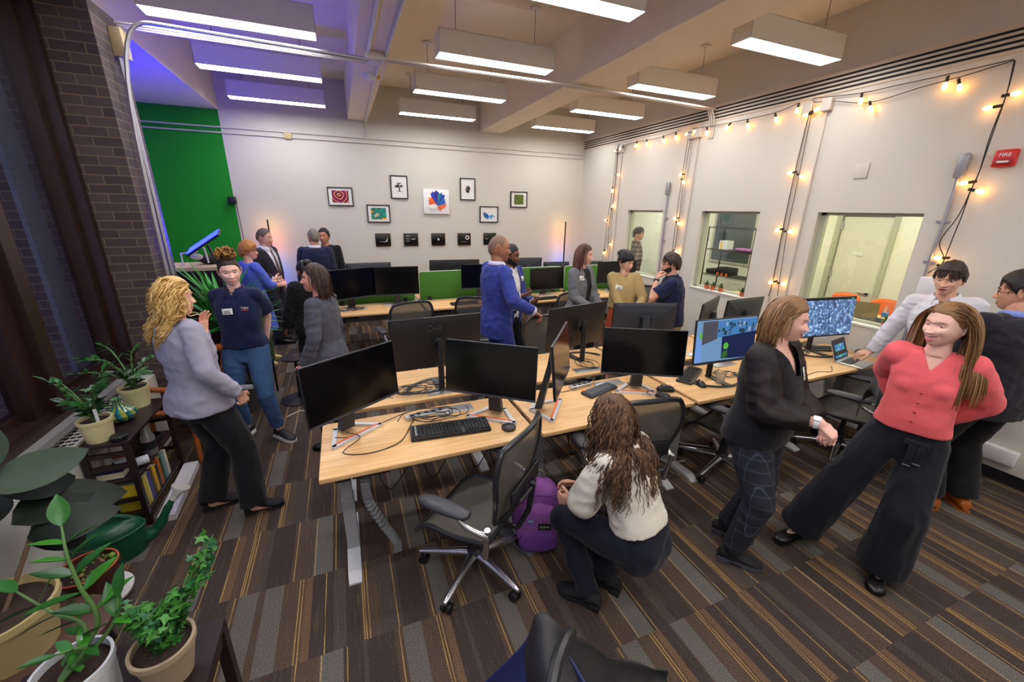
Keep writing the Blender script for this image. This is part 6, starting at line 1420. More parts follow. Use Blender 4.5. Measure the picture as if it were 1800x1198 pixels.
    # ---- trousers / skirt
    def legs_mesh(spec):
        mb = MB(); off = spec.get('off', .010); r0, r1, r2 = spec.get('r', (.092, .064, .048)); w_t = spec.get('waist', .14); q = s*wide**.7
        mb.rings([tring(t, off) for t in (-.26, -.16, -.06, .04, w_t)])
        for k in (1, -1):
            hp, kn, an, ty = lg[k]; en = kn.lerp(an, spec.get('len', .98)) if spec.get('len', .98) <= 1 else an+(an-kn).normalized()*.42*s*(spec['len']-1)
            mb.tube([hp+V((0, 0, .02)), hp.lerp(kn, .35), kn, kn.lerp(en, .5), en], [r0*q, lerp(r0, r1, .25)*q, r1*q, lerp(r1, r2, .45)*q, r2*q], 20); mb.ell(kn, r1*q*.99)
            mb.ell(P+rot(0) @ V((k*.062*s, -.050*s, -.06*s)), (.088*q, .085*q, .095*q))
        me = remesh(mb, vg, spec.get('smooth', 6)); displace(me, folds(spec.get('fold', .004), spec.get('fs', (8, 8, 11)), x+y)); return me
    if bottom:
        if bottom['kind'] == 'trousers': finish(legs_mesh(bottom), 'trousers', bottom['m'], root)
        else:
            mb = MB(); hz = bottom.get('hem', .5)*s; rs = []
            for i in range(9):
                v = i/8; z = lerp((spine(bottom.get('waist', .18))[0]).z, hz, v); t = bottom.get('waist', .18)-v*.9
                a, b, dy = torso_r(sx, max(t, -.12), wide, deep, belly); fl = bottom.get('flare', .02)*max(0, v-.3); cxy = lerp(0, (lg[1][1].x+lg[-1][1].x)/2, v); cyy = lerp(P.y, (lg[1][1].y+lg[-1][1].y)/2, v)
                rs.append([(cxy+(a*s+.012+fl)*cos(w_)*1.0, cyy+(b*s+.014+fl)*sin(w_)+dy*s, z) for w_ in [2*pi*j/40 for j in range(40)]])
            mb.rings(rs); me = remesh(mb, vg, 3); displace(me, folds(.006, (12, 12, 3), x)); finish(me, 'skirt', bottom['m'], root)
    # ---- tops
    def top_mesh(sp):
        mb = MB(); off = sp.get('off', .012); t0 = sp.get('hem', -.1); t1 = sp.get('neck_t', .97); q = s*wide**.5*(1 if sx == 'f' else 1.1)
        ts = [t0]+[v for v in (-.25, -.12, .05, .22, .40, .58, .74, .86, .94) if t0+.04 < v < t1-.02]+[t1]
        fl = sp.get('flare', 0); bl = sp.get('blouse', 0); rs = []
        for t in ts:
            g = fl*max(0, (.25-t))/.5+bl*exp(-((t-t0-.10)/.12)**2)
            rs.append(tring(t, off+g, offd=off+g*(1.2 if bl else 1)))
        mb.rings(rs)
        if sx == 'f' and bust:
            for k in (1, -1): c, r_ = spine(.60); mb.ell(c+r_ @ V((k*.064*s, .075*s, 0)), (.060*s*bust, .052*s*bust, .058*s*bust))
        if sx == 'f' or belly: pass
        for k in (1, -1):
            a, e, w_, f, n, aspec = ar[k]; so = sp.get('soff', .012); sr = [(.048*q+so), (.040*q+so), (.030*q+so*1.0)]; pf = sp.get('puff', 0)
            sh_c, sh_r = spine(.84); mb.cap(sh_c+sh_r @ V((k*.07*s, 0, .03*s)), a+V((0, 0, -.006)), .046*q+off*.5, sr[0]*1.0)
            sl = sp.get('sleeve', 'long')
            if sl == 'none': continue
            if sl == 'short': b = a.lerp(e, sp.get('slen', .62)); mb.tube([a, b], [sr[0], sr[1]*1.22+sp.get('sflare', .008)], 18); continue
            mb.ell(a, sr[0])
            if pf: mb.tube([a, a.lerp(e, .35), a.lerp(e, .75), e], [sr[0], sr[0]+pf*.6, sr[1]+pf, sr[1]+pf], 18)
            else: mb.tube([a, e], [sr[0], sr[1]], 18)
            mb.ell(e, sr[1]+pf*.96)
            en = e.lerp(w_, sp.get('slen', .97) if sl == 'long' else sp.get('slen', .35))
            if sl == 'long' or sl == 'three': mb.tube([e, e.lerp(en, .5), e.lerp(en, .86), en], [sr[1]+pf, lerp(sr[1], sr[2], .5)+pf*.8, sr[2]+pf*.4, sr[2]+sp.get('cuff', 0)], 18)
        me = remesh(mb, vg, sp.get('smooth', 5)); displace(me, folds(sp.get('fold', .0045), sp.get('fs', (10, 10, 14)), x*2+y)); return me
    def add_top(sp, name):
        me = top_mesh(sp); bv = bvh_of(me)
        if 'cut' in sp: cut(me, Mt, sp['cut'])
        o = finish(me, name, sp['m'], root)
        if 'cut' in sp: so = o.modifiers.new('s', 'SOLIDIFY'); so.thickness = .004; so.offset = -1
        return o, bv
    tb = None
    if inner: io, ib = add_top(inner, inner.get('name', 'shirt')); J['inner_bvh'] = ib
    if top: to, tb = add_top(top, top.get('name', 'top')); J['top'] = to; J['bvh'] = tb
    if dress: pass
    # collar
    def collar(m, r0=.058, drop=.035, rise=.028, gap=26, spread=.026, name='collar', tt=.99):
        c, r_ = spine(tt); q = s*(1 if sx == 'f' else 1.12)
        vs = []; nn = 28
        for j in range(nn+1):
            a = R(lerp(gap, 360-gap, j/nn)); fr_ = cos(a)
            for rr_, z in ((r0*q+.004, -.008), (r0*q+.003, rise*s), (r0*q+.009, rise*s+.002), (r0*q+spread*(1+.5*max(0, fr_)), rise*s-drop*(1+.55*max(0, fr_)))):
                vs.append(c+r_ @ V((rr_*sin(a)*1.05, rr_*cos(a)+.002, z-.022*max(0, fr_)*s)))
        fs = [(j*4+i, j*4+i+1, (j+1)*4+i+1, (j+1)*4+i) for j in range(nn) for i in range(3)]
        o = MB().add(vs, fs).build(name, m, root, ang=180); so = o.modifiers.new('s', 'SOLIDIFY'); so.thickness = .003; so.offset = 0; return o
    J['collar'] = collar
    # ---- shoes
    kind, sm = shoes[0], shoes[1]
    if sm is not None:
        for k in (1, -1):
            hp, kn, an, ty = lg[k]; fo = footR if k == 1 else footL; shoe(an, ty, kind, sm, root, shoes[2] if len(shoes) > 2 else None, s*(1 if sx == 'f' else 1.1), kn=kn, pitch=fo[4] if len(fo) > 4 else 0)
    if hair: hair(J)
    if extras: extras(J)
    return root, J
def smileclose(kw): return kw.get('smile', 0) > .6
# --- hair styles
def h_short(mats, thick=.012, top=1.5, n=160, L=.035, line=0, up=.06, near=False, fwd=.3, hl=None, spread=1):
    def f(J):
        Mh = J['Mh']; s = J['s']; mb = scalp(thick, line, top, rough=.25, hl=hl); out = MB(); out.add([Mh @ V(p) for p in mb.v], mb.f)
        for i in range(n):
            d = V((random.gauss(0, 1), random.gauss(-.1, 1), random.gauss(.6, .8))); p = head_surface(d)
            if p.z < (hl or hairline)(p.x, p.y)+line+.006: continue
            nrm = p.normalized(); tn = V((p.x*.8, fwd, -.25))*1.0; tn = (tn-nrm*tn.dot(nrm)).normalized(); q = p+nrm*thick*.6*(1+(top-1)*max(0, p.z)/.12)
            lock(out, q, tn+nrm*up, L*random.uniform(.7, 1.2)*(1+.5*(p.z > .05)), .0042*spread, Mh, Mh.to_3x3() @ (-nrm+V((0, 0, -.3))), [0, 1, 2], thick*.7, n=6, stiff=.3)
        out.build('hair', mats, J['root'], ang=180)
    return f
def front_pt(J, x, z, off=.004, bv='bvh'):
    fw = J['Mt'].to_3x3() @ V((0, 1, 0)); o = J['Mt'] @ V((x, .6, z)); h = J[bv].ray_cast(o, -fw); return (h[0] if h[0] is not None else J['Mt'] @ V((x, .12, z)))+fw*off
def shoulders(J, r=.062):
    a, b = J['SH'][1], J['SH'][-1]; c = J['nb']; rt = J['spine'](.8)[1]
    L = [(a.lerp(b, t), r) for t in (.06, .22, .78, .94)]+[(J['spine'](.80)[0]+rt @ V((x_, -.02, 0)), .098) for x_ in (-.06, .06)]+[(J['spine'](.55)[0]+rt @ V((x_, -.01, 0)), .10) for x_ in (-.055, .055)]+[(c, .06)]
    return L
def h_long(mats, L=.35, n=260, part=0, r=.0085, curl=0, freq=60, layer=(.006, .028), thick=.012, stiff=.25, Lj=.12, front=.3, near=True, zmin=None, wave=0, hl=None, base=True, vol=1, fwdlock=0, sr=.058, seg=14, flat=.45, back=0):
    def f(J):
        Mh = J['Mh']; out = MB(); sp = shoulders(J, sr)
        if base:
            mb = scalp(thick, 0, 1.25, rough=.2, hl=hl); out.add([Mh @ V(p) for p in mb.v], mb.f)
        k = 0; tries = 0
        while k < n and tries < n*6:
            tries += 1
            d = V((random.gauss(0, 1), random.gauss(-.15, 1), random.gauss(.35, .8))); p = head_surface(d)
            if p.z < (hl or hairline)(p.x, p.y)+.004: continue
            if p.y > .05 and random.random() > front: continue
            k += 1; nrm = p.normalized(); sg = 1 if p.x > part else -1
            v0 = V((sg*(.9 if p.z > .02 else .25), -.25-back-(1.1 if p.y > 0 else .0), -.35)); v0 = (v0-nrm*v0.dot(nrm)).normalized()+nrm*.05
            lay = random.uniform(*layer)*vol
            lock(out, p+nrm*.004, v0, L*random.uniform(1-Lj, 1+Lj)*(1+max(0, p.z)*1.2), r*random.uniform(.75, 1.2), Mh, V((0, 0, -1)), [0, 1, 2], lay, curl, freq, seg, stiff, flat, spheres=sp, zmin=zmin)
        out.build('hair', mats, J['root'], ang=180)
    return f
def name_tag(J, x, z, w_=.075, h=.045, tilt=0, bvh='bvh', name='name_tag', colr=(228, 226, 220)):
    def fn(u, v):
        a, b = (u-.5)*w_, (v-.5)*h; c, s_ = cos(R(tilt)), sin(R(tilt)); return x+a*c-b*s_, z+a*s_+b*c
    o = grid_patch(J[bvh], J['Mt'], fn, 5, 4, .007, name, mat('tag_paper', colr, .6), J['root'], .002)
    for zz, ww in ((.08, .5), (-.18, .62)):
        def f2(u, v):
            a, b = (u-.5)*w_*ww, h*zz+(v-.5)*.005; c, s_ = cos(R(tilt)), sin(R(tilt)); return x+a*c-b*s_, z+a*s_+b*c
        grid_patch(J[bvh], J['Mt'], f2, 8, 1, .0095, 'tag_line', mat('tag_ink', (70, 66, 70), .7), o, .0008)
def buttons(J, x, zs, m, bvh='bvh', r=.0055):
    for z in zs: grid_patch(J[bvh], J['Mt'], lambda u, v: (x+(u-.5)*2*r, z+(v-.5)*2*r), 2, 2, .004, 'button', m, J['top'], .003)
def lapels(J, m, apex=-.02, topz=.20, w_=.045, gap=.0):
    for k in (1, -1):
        def fn(u, v):
            z = lerp(apex, topz, v); inner_ = lerp(.010+gap, .060, v); wd = w_*(1-.1*v)*(1-(1-v)**3*.9) if v < .78 else w_*(1-(v-.78)*2.4); return k*(inner_-.004+u*wd), z
        grid_patch(J['bvh'], J['Mt'], fn, 5, 12, .0065, 'lapel', m, J['top'], .004)
def glasses(J, m=None, r=.021):
    m = m or mat('spectacle_frame', (40, 38, 40), .3, .5); a = MB(); Mh = J['Mh']
    for k in (1, -1):
        a.torus((0, 0, 0), r, .0014, 24, 6, Mh @ T(k*.032, .087, .002) @ RZ(-k*6) @ RX(90), ry=r*.78)
        a.tube([(k*.052, .082, .006), (k*.070, .06, .006), (k*.077, .0, .006), (k*.077, -.02, -.004)], .0014, 6, Mh)
    a.tube([(-.011, .091, .004), (0, .095, .007), (.011, .091, .004)], .0014, 6, Mh); a.build('glasses', m, J['root'])
def watch(J, k, m, fm, w_=.012):
    a, e, w, f, n, sp = J['ar'][k]; d = (w-e).normalized(); c = w-d*.018; x, y = frame(d)
    M = Matrix((x, y, d)).transposed().to_4x4(); M.translation = c; s = J['s']
    o = MB().lathe([(.0275*s, -w_), (.0315*s, -w_), (.0325*s, 0), (.0315*s, w_), (.0275*s, w_)], 24, M, closed=True).build('wristwatch', m, J['root'])
    nb = -V(n).normalized(); nb = (nb-d*nb.dot(d)).normalized(); X = d.cross(nb); M2 = Matrix((X, d, nb)).transposed().to_4x4(); M2.translation = c+nb*.033*s
    MB().rbox((0, 0, 0), (.032*s, .036*s, .009), .003, .007, M=M2).build('watch_face', fm, o)
def beardm(J, m, z0=-.045, full=1):
    """beard as a shell over jaw and chin"""
    mb = MB(); Mh = J['Mh']; n = 28; rows = 10; vs = []
    for i in range(rows+1):
        for j in range(n+1):
            a = R(lerp(-95, 95, j/n)); v = i/rows; zt = lerp(-.035, -.006, abs(a)/1.66)-(.020 if abs(a) < .42 else 0)*(1-abs(a)/.42 if abs(a) < .42 else 0)
            zt = -.072 if abs(a) < .22 else (-.05 if abs(a) < .5 else zt); z = lerp(zt, -.118, v)
            q = max(0, -z)/.115; hw = .0728*sqrt(max(.02, 1-((z-.004)/.124)**2))*(1-.20*q**1.6); fw = .0885*sqrt(max(.02, 1-((z-.004)/.135)**2))+.030*exp(-((z+.1)/.03)**2)*exp(-(a/.5)**2)+.010*exp(-((z+.062)/.03)**2)*exp(-(a/.6)**2)
            t = min(1, v*6)*.006
            vs.append(((hw+t)*sin(a), (fw+t)*cos(a), z-.003*v))
    mb.add(vs, [(i*(n+1)+j, i*(n+1)+j+1, (i+1)*(n+1)+j+1, (i+1)*(n+1)+j) for i in range(rows) for j in range(n)], Mh)
    mb.tube([(x_, .104-.3*abs(x_)**1.3, -.0475-abs(x_)*.35) for x_ in (-.028, -.018, -.008, 0, .008, .018, .028)], [.001, .003, .0035, .003, .0035, .003, .001], 6, Mh)
    o = mb.build('beard', m, J['root'], ang=180); so = o.modifiers.new('s', 'SOLIDIFY'); so.thickness = .004; return o
# ------------------------------------------------ the people in the room
def vopen(apex, k, top=.40, w0=0, depth=0):
    """V opening of a front: true inside the V"""
    return lambda x, y, z: y > depth and z > apex and abs(x) < w0+(z-apex)*k
hb = hairmats
black_c = cloth('black_cloth', (20, 20, 24)); navy_c = cloth('navy_polo_cloth', (22, 32, 66), .9)
blackl = mat('black_leather', (22, 21, 22), .35)
# coral blouse woman
coral = cloth('coral_blouse', (230, 98, 104), .75, (120, .1)); trn = cloth('dark_navy_trousers', (18, 20, 30), .8)
def ex(J):
    buttons(J, .0, [-.02, -.075, -.13, -.185], mat('coral_button', (190, 70, 78), .4))
    def tie(u, v): return -.055+(u-.5)*.035-.02*v, -.36+.09*v
    t = MB(); M = J['Mt']
    t.rbox((-.05, .135, -.30), (.10, .02, .035), .008); t.rbox((-.04, .145, -.37), (.03, .012, .12), .005); t.rbox((-.075, .145, -.36), (.03, .012, .10), .005)
    t.M = I4; o = t.build('tie_belt', trn, J['root']); o.matrix_basis = M
    d = MB(); d.box((-.056, .152, -.431), (-.024, .156, -.426)); d.box((-.091, .152, -.411), (-.059, .156, -.406)); q = d.build('belt_tips', alu, J['root'], smooth=False); q.matrix_basis = M
person('woman in a coral blouse and wide dark trousers, hands behind her back, smiling', 2.90, 1.02, -108, 1.69, 'f', .96, lean=-2, head=(32, 4, 0), near=True,
    armR=dict(w=(.07, -.22, .98), e=(.5, -1, 0), f=(-1, -.1, -.1), n=(0, 1, 0)), armL=dict(w=(-.07, -.20, .97), e=(-1, -.5, 0), f=(1, -.1, -.1), n=(0, 1, 0)),
    footR=(.34, .14, 22), footL=(-.09, .10, -4), skin=(238, 192, 176), lips=(206, 110, 108), brow=(150, 106, 76), eyes=(86, 120, 160), face_kw=dict(smile=.9, mouth_open=.008, cheeks=.6),
    top=dict(m=coral, off=.015, hem=.10, blouse=.016, soff=.024, puff=.014, slen=.9, fold=.005, fs=(9, 9, 7), cut=vopen(.10, .52), name='blouse'),
    bottom=dict(kind='trousers', m=trn, r=(.100, .112, .130), len=.98, waist=.16, fold=.007, fs=(13, 13, 3)), shoes=('flat', blackl),
    hair=h_long(hb('light_brown', [(134, 98, 62), (160, 120, 78), (112, 80, 50)]), L=.42, n=800, part=.01, r=.0040, layer=(.002, .009), thick=.006, stiff=.30, front=.25, seg=18, flat=.35), extras=ex)
# woman in black sheer top
plaid = mat('dark_plaid', (34, 38, 50), .85); t_ = NT(plaid); x_, y_, z_ = t_.xyz()
def linesn(v, f, w_): return t_.math('GREATER_THAN', t_.math('SINE', t_.math('MULTIPLY', v, f)), w_)
ln_ = t_.math('MAXIMUM', linesn(z_, 90, .985), linesn(t_.math('ADD', x_, t_.math('MULTIPLY', y_, .7)), 150, .975)); t_.l(t_.mix(t_.math('MULTIPLY', ln_, .5), lin((30, 33, 44))+(1,), lin((88, 100, 122))+(1,)), t_.b.inputs['Base Color'])
sheer = mat('sheer_black', (26, 22, 26), .6, alpha=.66)
knit = cloth('black_knit', (22, 22, 27), .9)
def ex(J):
    J.update(bvh=J['inner_bvh']); name_tag(J, -.085, .045, .055, .07, 8); watch(J, 1, mat('white_watch', (226, 226, 228), .35), mat('white_watch_face', (236, 236, 238), .25))
person('woman with a brown bob in a black sheer-sleeved top and plaid trousers', 2.20, 1.42, 165, 1.68, 'f', 1.14, 1.2, .03, bust=1.25, lean=0, head=(-16, 7, 0), near=True,
    armR=dict(w=(.12, .31, 1.09), e=(.5, -1, -.5), f=(-.25, .85, -.6), n=(-.4, -.3, -1), curl=.55, thumb=.4), armL=dict(w=(-.12, .28, .98), e=(-.5, -1, -.3), f=(.15, .35, -1), n=(.9, 0, -.1), curl=.8, thumb=.6),
    footR=(.15, .06, -33), footL=(-.05, -.08, -25), skin=(236, 184, 168), lips=(192, 96, 94), brow=(120, 88, 62), face_kw=dict(smile=.8, cheeks=.8, age=.5, jaw=1.07),
    inner=dict(m=knit, off=.022, hem=-.15, sleeve='none', flare=.01, fold=.003, cut=lambda x, y, z: y > .02 and z > .05 and abs(x) < .03+(z-.05)*.42, name='vest'),
    top=dict(m=sheer, off=.004, hem=.75, soff=.030, puff=.016, slen=.80, fold=.006, name='sheer_sleeves', cut=lambda x, y, z: abs(x) < .09 and abs(y) < .15 and z > 0),
    bottom=dict(kind='trousers', m=plaid, r=(.108, .078, .056), len=.93, fold=.004), shoes=('boot', mat('black_suede', (24, 23, 26), .8), mat('boot_sole', (70, 72, 84), .6)),
    hair=h_long(hb('brown_bob', [(132, 96, 62), (152, 116, 78), (108, 78, 50)]), L=.175, n=900, part=.03, r=.0042, curl=.0035, freq=40, layer=(.004, .026), thick=.012, stiff=.2, front=.35, vol=1.0), extras=ex)
# blond woman
lav = cloth('lavender_grey_blazer', (150, 148, 166), .8)
def ex(J):
    p = MB().rbox((0, 0, 0), (.10, .05, .010), .004, .012); o = p.build('phone', blks, J['root']); a, e, w, f, n, sp = J['ar'][1]; o.location = w+V((.02, .035, .03)); o.rotation_euler = (R(20), R(10), R(60))
person('woman with curly blonde hair in a lavender grey blazer, seen from behind', -.98, 3.02, 48, 1.67, 'f', 1.08, 1.1, lean=0, side=-7, head=(12, 6, 0), near=True,
    armR=dict(w=(.26, .10, .93), e=(.5, -1, -.2), f=(-.1, .4, -.9), n=(-1, 0, 0), curl=.4), armL=dict(w=(-.12, .17, 1.27), e=(-1, .3, -1), f=(.05, .1, 1), n=(1, .3, 0), curl=.15, spread=1.6),
    footR=(.24, .06, 30), footL=(-.06, -.05, 20), skin=(234, 180, 160), hair=h_long(hb('blonde', [(214, 176, 104), (232, 200, 136), (186, 146, 80)], .36), L=.28, n=620, part=0, r=.0060, curl=.013, freq=62, layer=(.006, .040), thick=.016, stiff=.2, front=.5, vol=1.0, seg=20, flat=.5, sr=.085),
    inner=dict(m=cloth('red_top', (214, 62, 56)), off=.010, hem=-.1, sleeve='none', name='blouse'),
    top=dict(m=lav, off=.022, hem=-.16, flare=.035, soff=.016, slen=.98, fold=.006, name='blazer', cut=lambda x, y, z: y > 0 and abs(x) < (.012+max(0, z+.05)*.30+max(0, -.12-z)*.25)),
    bottom=dict(kind='trousers', m=black_c, r=(.105, .082, .085), len=1.0, fold=.006, fs=(11, 11, 4)), shoes=('heel', mat('black_suede', (24, 23, 26), .8)), extras=ex)
# polo person
jeans = mat('blue_jeans', (58, 92, 136), .85, bump=(300, .3), var=(7, .28))
def ex(J):
    name_tag(J, .035, .03, .080, .05, -3); J['collar'](navy_c, gap=20, drop=.052, spread=.034, rise=.026)
    M = J['Mt']; q = front_pt(J, -.085, .05, .006); text('polo_lettering', 'STEM', .028, T(*q) @ RZ(180) @ RX(90), mat('white_ink', (240, 238, 232), .6), J['root'])
    a = MB().box((-.03, -.001, -.02), (.03, .001, -.014), T(*q)); a.build('polo_underline', mat('red_ink', (200, 50, 60), .6), J['root'], smooth=False)
def bun(J):
    Mh = J['Mh']; m = hb('dark_curly', [(58, 42, 34), (76, 54, 40), (44, 32, 28)]); out = MB(); mb = scalp(.006, -.004, 1.2, rough=.4); out.add([Mh @ V(p) for p in mb.v], mb.f)
    for i in range(110):
        d = V((random.gauss(0, 1), random.gauss(0, 1), random.gauss(.4, .8))); p = head_surface(d)
        if p.z < hairline(p.x, p.y): continue
        nrm = p.normalized(); v0 = V((-p.x*6, -.15, 1)); v0 = v0-nrm*v0.dot(nrm); lock(out, p+nrm*.003, v0.normalized(), .09, .004, Mh, Mh.to_3x3() @ V((0, -.1, 1)), [0, 1, 2], .006, .003, 60, 7, .1)
    out.build('hair', m, J['root'], ang=180)
    b = MB(); g = hb('golden_curls', [(150, 104, 50), (186, 140, 66), (98, 66, 40)]); c = Mh @ V((0, .0, .150))
    for i in range(120):
        d = V((random.gauss(0, 1), random.gauss(0, 1), random.gauss(.3, 1))).normalized(); p = c+V((d.x*.055, d.y*.05, d.z*.035)); a0 = random.uniform(0, 6); r_ = random.uniform(.010, .018); ax, ay = frame(V((random.gauss(0, 1), random.gauss(0, 1), random.gauss(0, 1))))
        b.mi = random.choice((0, 1, 2)); b.tube([p+ax*(r_*cos(a0+t*.7))+ay*(r_*sin(a0+t*.7))+d*(t*.002) for t in range(9)], [.002]+[.0045]*7+[.001], 5)
    b.ell(c, (.045, .042, .032)); b.build('curly_bun', g, J['root'], ang=180)
person('young person with a curly bun in a navy polo and blue jeans', -.89, 4.02, -172, 1.70, 'f', .98, bust=.5, head=(-22, 6, 3), near=True,
    armR=dict(w=(.12, -.16, .90), e=(.35, -1, 0), f=(-.8, -.2, -.5), n=(0, 1, 0)), armL=dict(w=(-.12, -.16, .90), e=(-.35, -1, 0), f=(.8, -.2, -.5), n=(0, 1, 0)),
    footR=(.14, -.06, 20), footL=(-.17, .06, -52), skin=(236, 190, 174), lips=(200, 116, 112), brow=(80, 56, 46), eyes=(80, 80, 74), face_kw=dict(smile=.25, jaw=.98), hair=bun,
    top=dict(m=navy_c, off=.024, hem=.0, sleeve='short', slen=.72, sflare=.018, soff=.014, fold=.007, fs=(9, 9, 6), name='polo_shirt', cut=lambda x, y, z: y > 0 and z > .155 and abs(x) < (z-.155)*.40+.004),
    bottom=dict(kind='trousers', m=jeans, r=(.102, .070, .056), len=.86, waist=.12, fold=.005), shoes=('sneaker', mat('black_sneaker', (24, 24, 28), .6), mat('white_sole', (226, 226, 226), .5)), extras=ex)
# grey blazer woman left of the monitors
gry = cloth('charcoal_blazer', (74, 76, 88), .85)
def ex(J):
    lapels(J, gry, -.06, .20, .05, .01)
    a = MB().ell((.079, -.012, -.036), .004, J['Mh']).ell((-.079, -.012, -.036), .004, J['Mh']).build('earrings', alu, J['root'])
person('woman with a dark brown bob in a charcoal blazer, behind the left monitor', -.22, 3.66, -66, 1.66, 'f', 1.06, head=(-22, 0, 0), near=True, skin=(226, 160, 138), lips=(190, 84, 84), brow=(66, 46, 38),
    armR=dict(w=(.20, .10, .86)), armL=dict(w=(-.24, .08, .86)), face_kw=dict(smile=.4, nose=1.15, age=.3),
    hair=h_long(hb('dark_brown', [(56, 40, 32), (74, 52, 38), (42, 32, 28)]), L=.19, n=620, part=-.02, r=.0042, curl=.002, layer=(.003, .018), thick=.010, stiff=.24, front=.3),
    inner=dict(m=cloth('cream_top', (200, 196, 190)), off=.008, hem=-.1, sleeve='none', name='blouse'),
    top=dict(m=gry, off=.020, hem=-.22, flare=.02, soff=.014, fold=.006, name='blazer', cut=lambda x, y, z: y > 0 and abs(x) < .008+max(0, z+.06)*.30),
    bottom=dict(kind='trousers', m=black_c), shoes=('flat', blackl), extras=ex)
# blue dress woman
dr = cloth('periwinkle_dress', (84, 104, 206), .8)
person('woman with short ginger hair and glasses in a periwinkle blue dress', -1.16, 6.22, 52, 1.66, 'f', 1.08, 1.1, head=(30, 4, 0), skin=(226, 168, 146),
    armR=dict(w=(.12, .34, 1.06), e=(.6, -1, -.6), f=(-.6, .6, .3), n=(-.5, 0, -.5), curl=.6), armL=dict(w=(-.05, .36, 1.08), e=(-.6, -1, -.6), f=(.5, .6, .3), n=(.3, 0, -1), curl=.6),
    footR=(.12, -.12, 40), footL=(-.08, .06, 38), face_kw=dict(smile=.6), hair=h_short(hb('ginger', [(176, 118, 58), (196, 140, 74), (146, 94, 46)]), .020, 1.5, 160, .05, -.012),
    bottom=dict(kind='skirt', m=dr, hem=.50, flare=.0, waist=.3), top=dict(m=dr, off=.012, hem=.1, sleeve='three', slen=.35, soff=.016, name='dress_top'), shoes=('block', mat('tan_sandal', (206, 178, 120), .5)),
    extras=lambda J: glasses(J))
# man with glasses and striped tie
suit = cloth('black_plum_suit', (36, 32, 42), .8)
tie = mat('striped_tie', (60, 40, 56), .5); t_ = NT(tie); x_, y_, z_ = t_.xyz(); t_.l(t_.ramp(t_.math('FRACT', t_.math('MULTIPLY', t_.math('ADD', z_, t_.math('MULTIPLY', x_, .8)), 26)), [(0, lin((52, 40, 66))), (.5, lin((150, 108, 100))), (.62, lin((46, 34, 60))), (.85, lin((190, 150, 120)))], 'CONSTANT'), t_.b.inputs['Base Color'])
whs = cloth('white_shirt', (224, 224, 232), .7, (200, .08))
def mk_tie(J, m, z0=-.30, z1=.19, w_=.036, bv='inner_bvh'):
    grid_patch(J[bv], J['Mt'], lambda u, v: ((u-.5)*lerp(w_*2, w_*.8, v), lerp(z0, z1, v)), 3, 14, .008, 'necktie', m, J['root'], .005)
def ex(J): mk_tie(J, tie); J['collar'](whs, gap=14, rise=.034, drop=.036); glasses(J, alu)
person('man in glasses, dark suit and striped tie beside the tall floor lamp', -1.10, 7.20, 116, 1.77, 'm', 1.0, 1.05, .02, head=(-10, 8, 0), skin=(226, 172, 150),
    armR=dict(w=(.20, .20, 1.05), e=(.6, -1, -.4), f=(-.8, .5, 0)), armL=dict(w=(-.28, .02, .84)), footR=(.14, .10, -30), footL=(-.10, .02, 0), face_kw=dict(smile=.5, age=.5),
    hair=h_short(hb('grey_brown', [(104, 88, 76), (128, 112, 98), (84, 70, 60)]), .008, 1.6, 120, .03, hl=lambda a, b: hairline(a, b)+.014),
    inner=dict(m=whs, off=.008, hem=-.1, slen=1.0, soff=.006, name='shirt'), top=dict(m=suit, off=.024, hem=-.30, soff=.016, slen=.93, fold=.006, name='suit_jacket', cut=lambda x, y, z: y > 0 and abs(x) < .035+max(0, z+.18)*.20),
    bottom=dict(kind='trousers', m=suit, r=(.10, .08, .075)), shoes=('shoe', blackl), extras=ex)
navs = cloth('navy_suit', (28, 34, 62), .8)
person('man in a navy suit seen from behind, facing the back wall', -.41, 7.15, 6, 1.77, 'm', 1.08, 1.1, head=(-28, 6, 0), skin=(206, 150, 126),
    hair=h_short(hb('grey_crop', [(120, 110, 100), (140, 130, 120), (96, 88, 80)]), .004, 1.3, 100, .015, hl=lambda a, b: hairline(a, b)+.01), inner=dict(m=whs, off=.008, hem=-.1, name='shirt'),
    top=dict(m=navs, off=.024, hem=-.30, soff=.018, fold=.006, name='suit_jacket'), bottom=dict(kind='trousers', m=navs, r=(.10, .08, .075)), shoes=('shoe', blackl), extras=lambda J: J['collar'](whs, gap=14, rise=.034))
person('person almost hidden behind the navy-suited man, ear and dark hair showing', -.27, 7.62, 190, 1.76, 'm', head=(10, 0, 0), skin=(190, 130, 104), hair=h_short(hb('near_black', [(26, 22, 22), (38, 32, 30), (20, 18, 18)]), .010, 1.3, 60),
    top=dict(m=black_c, off=.02, hem=-.25, name='jacket'), bottom=dict(kind='trousers', m=black_c), shoes=('shoe', blackl))
def braid(J):
    Mh = J['Mh']; m = hb('near_black', [(26, 22, 22), (38, 32, 30), (20, 18, 18)]); out = MB(); mb = scalp(.010, -.01, 1.2, rough=.2); out.add([Mh @ V(p) for p in mb.v], mb.f); out.build('hair', m, J['root'], ang=180)
    b = MB(); c = Mh @ V((0, -.13, .10)); b.ell(c, (.045, .045, .04)); b.build('hair_knot', m, J['root'], ang=180)
    s_ = MB()
    for k in range(9): p = J['spine'](.98)[0]+V((.06+.012*(-1)**k, -.10-.006*k, -.01-.032*k)); s_.ell(p, (.026, .022, .026))
    s_.build('braid', mat('brown_braid', (96, 66, 44), .6, bump=(200, .4)), J['root'], ang=180)
person('person with black pinned-up hair in a black coat, behind the charcoal blazer', -.43, 5.10, -20, 1.52, 'f', 1.0, head=(-10, 6, 0), skin=(150, 100, 76), hair=braid,
    top=dict(m=cloth('shaggy_black', (18, 18, 20), .95, (60, .9)), off=.04, hem=-.3, soff=.03, fold=.012, fs=(22, 22, 22), name='coat'), bottom=dict(kind='trousers', m=black_c), shoes=('flat', blackl))
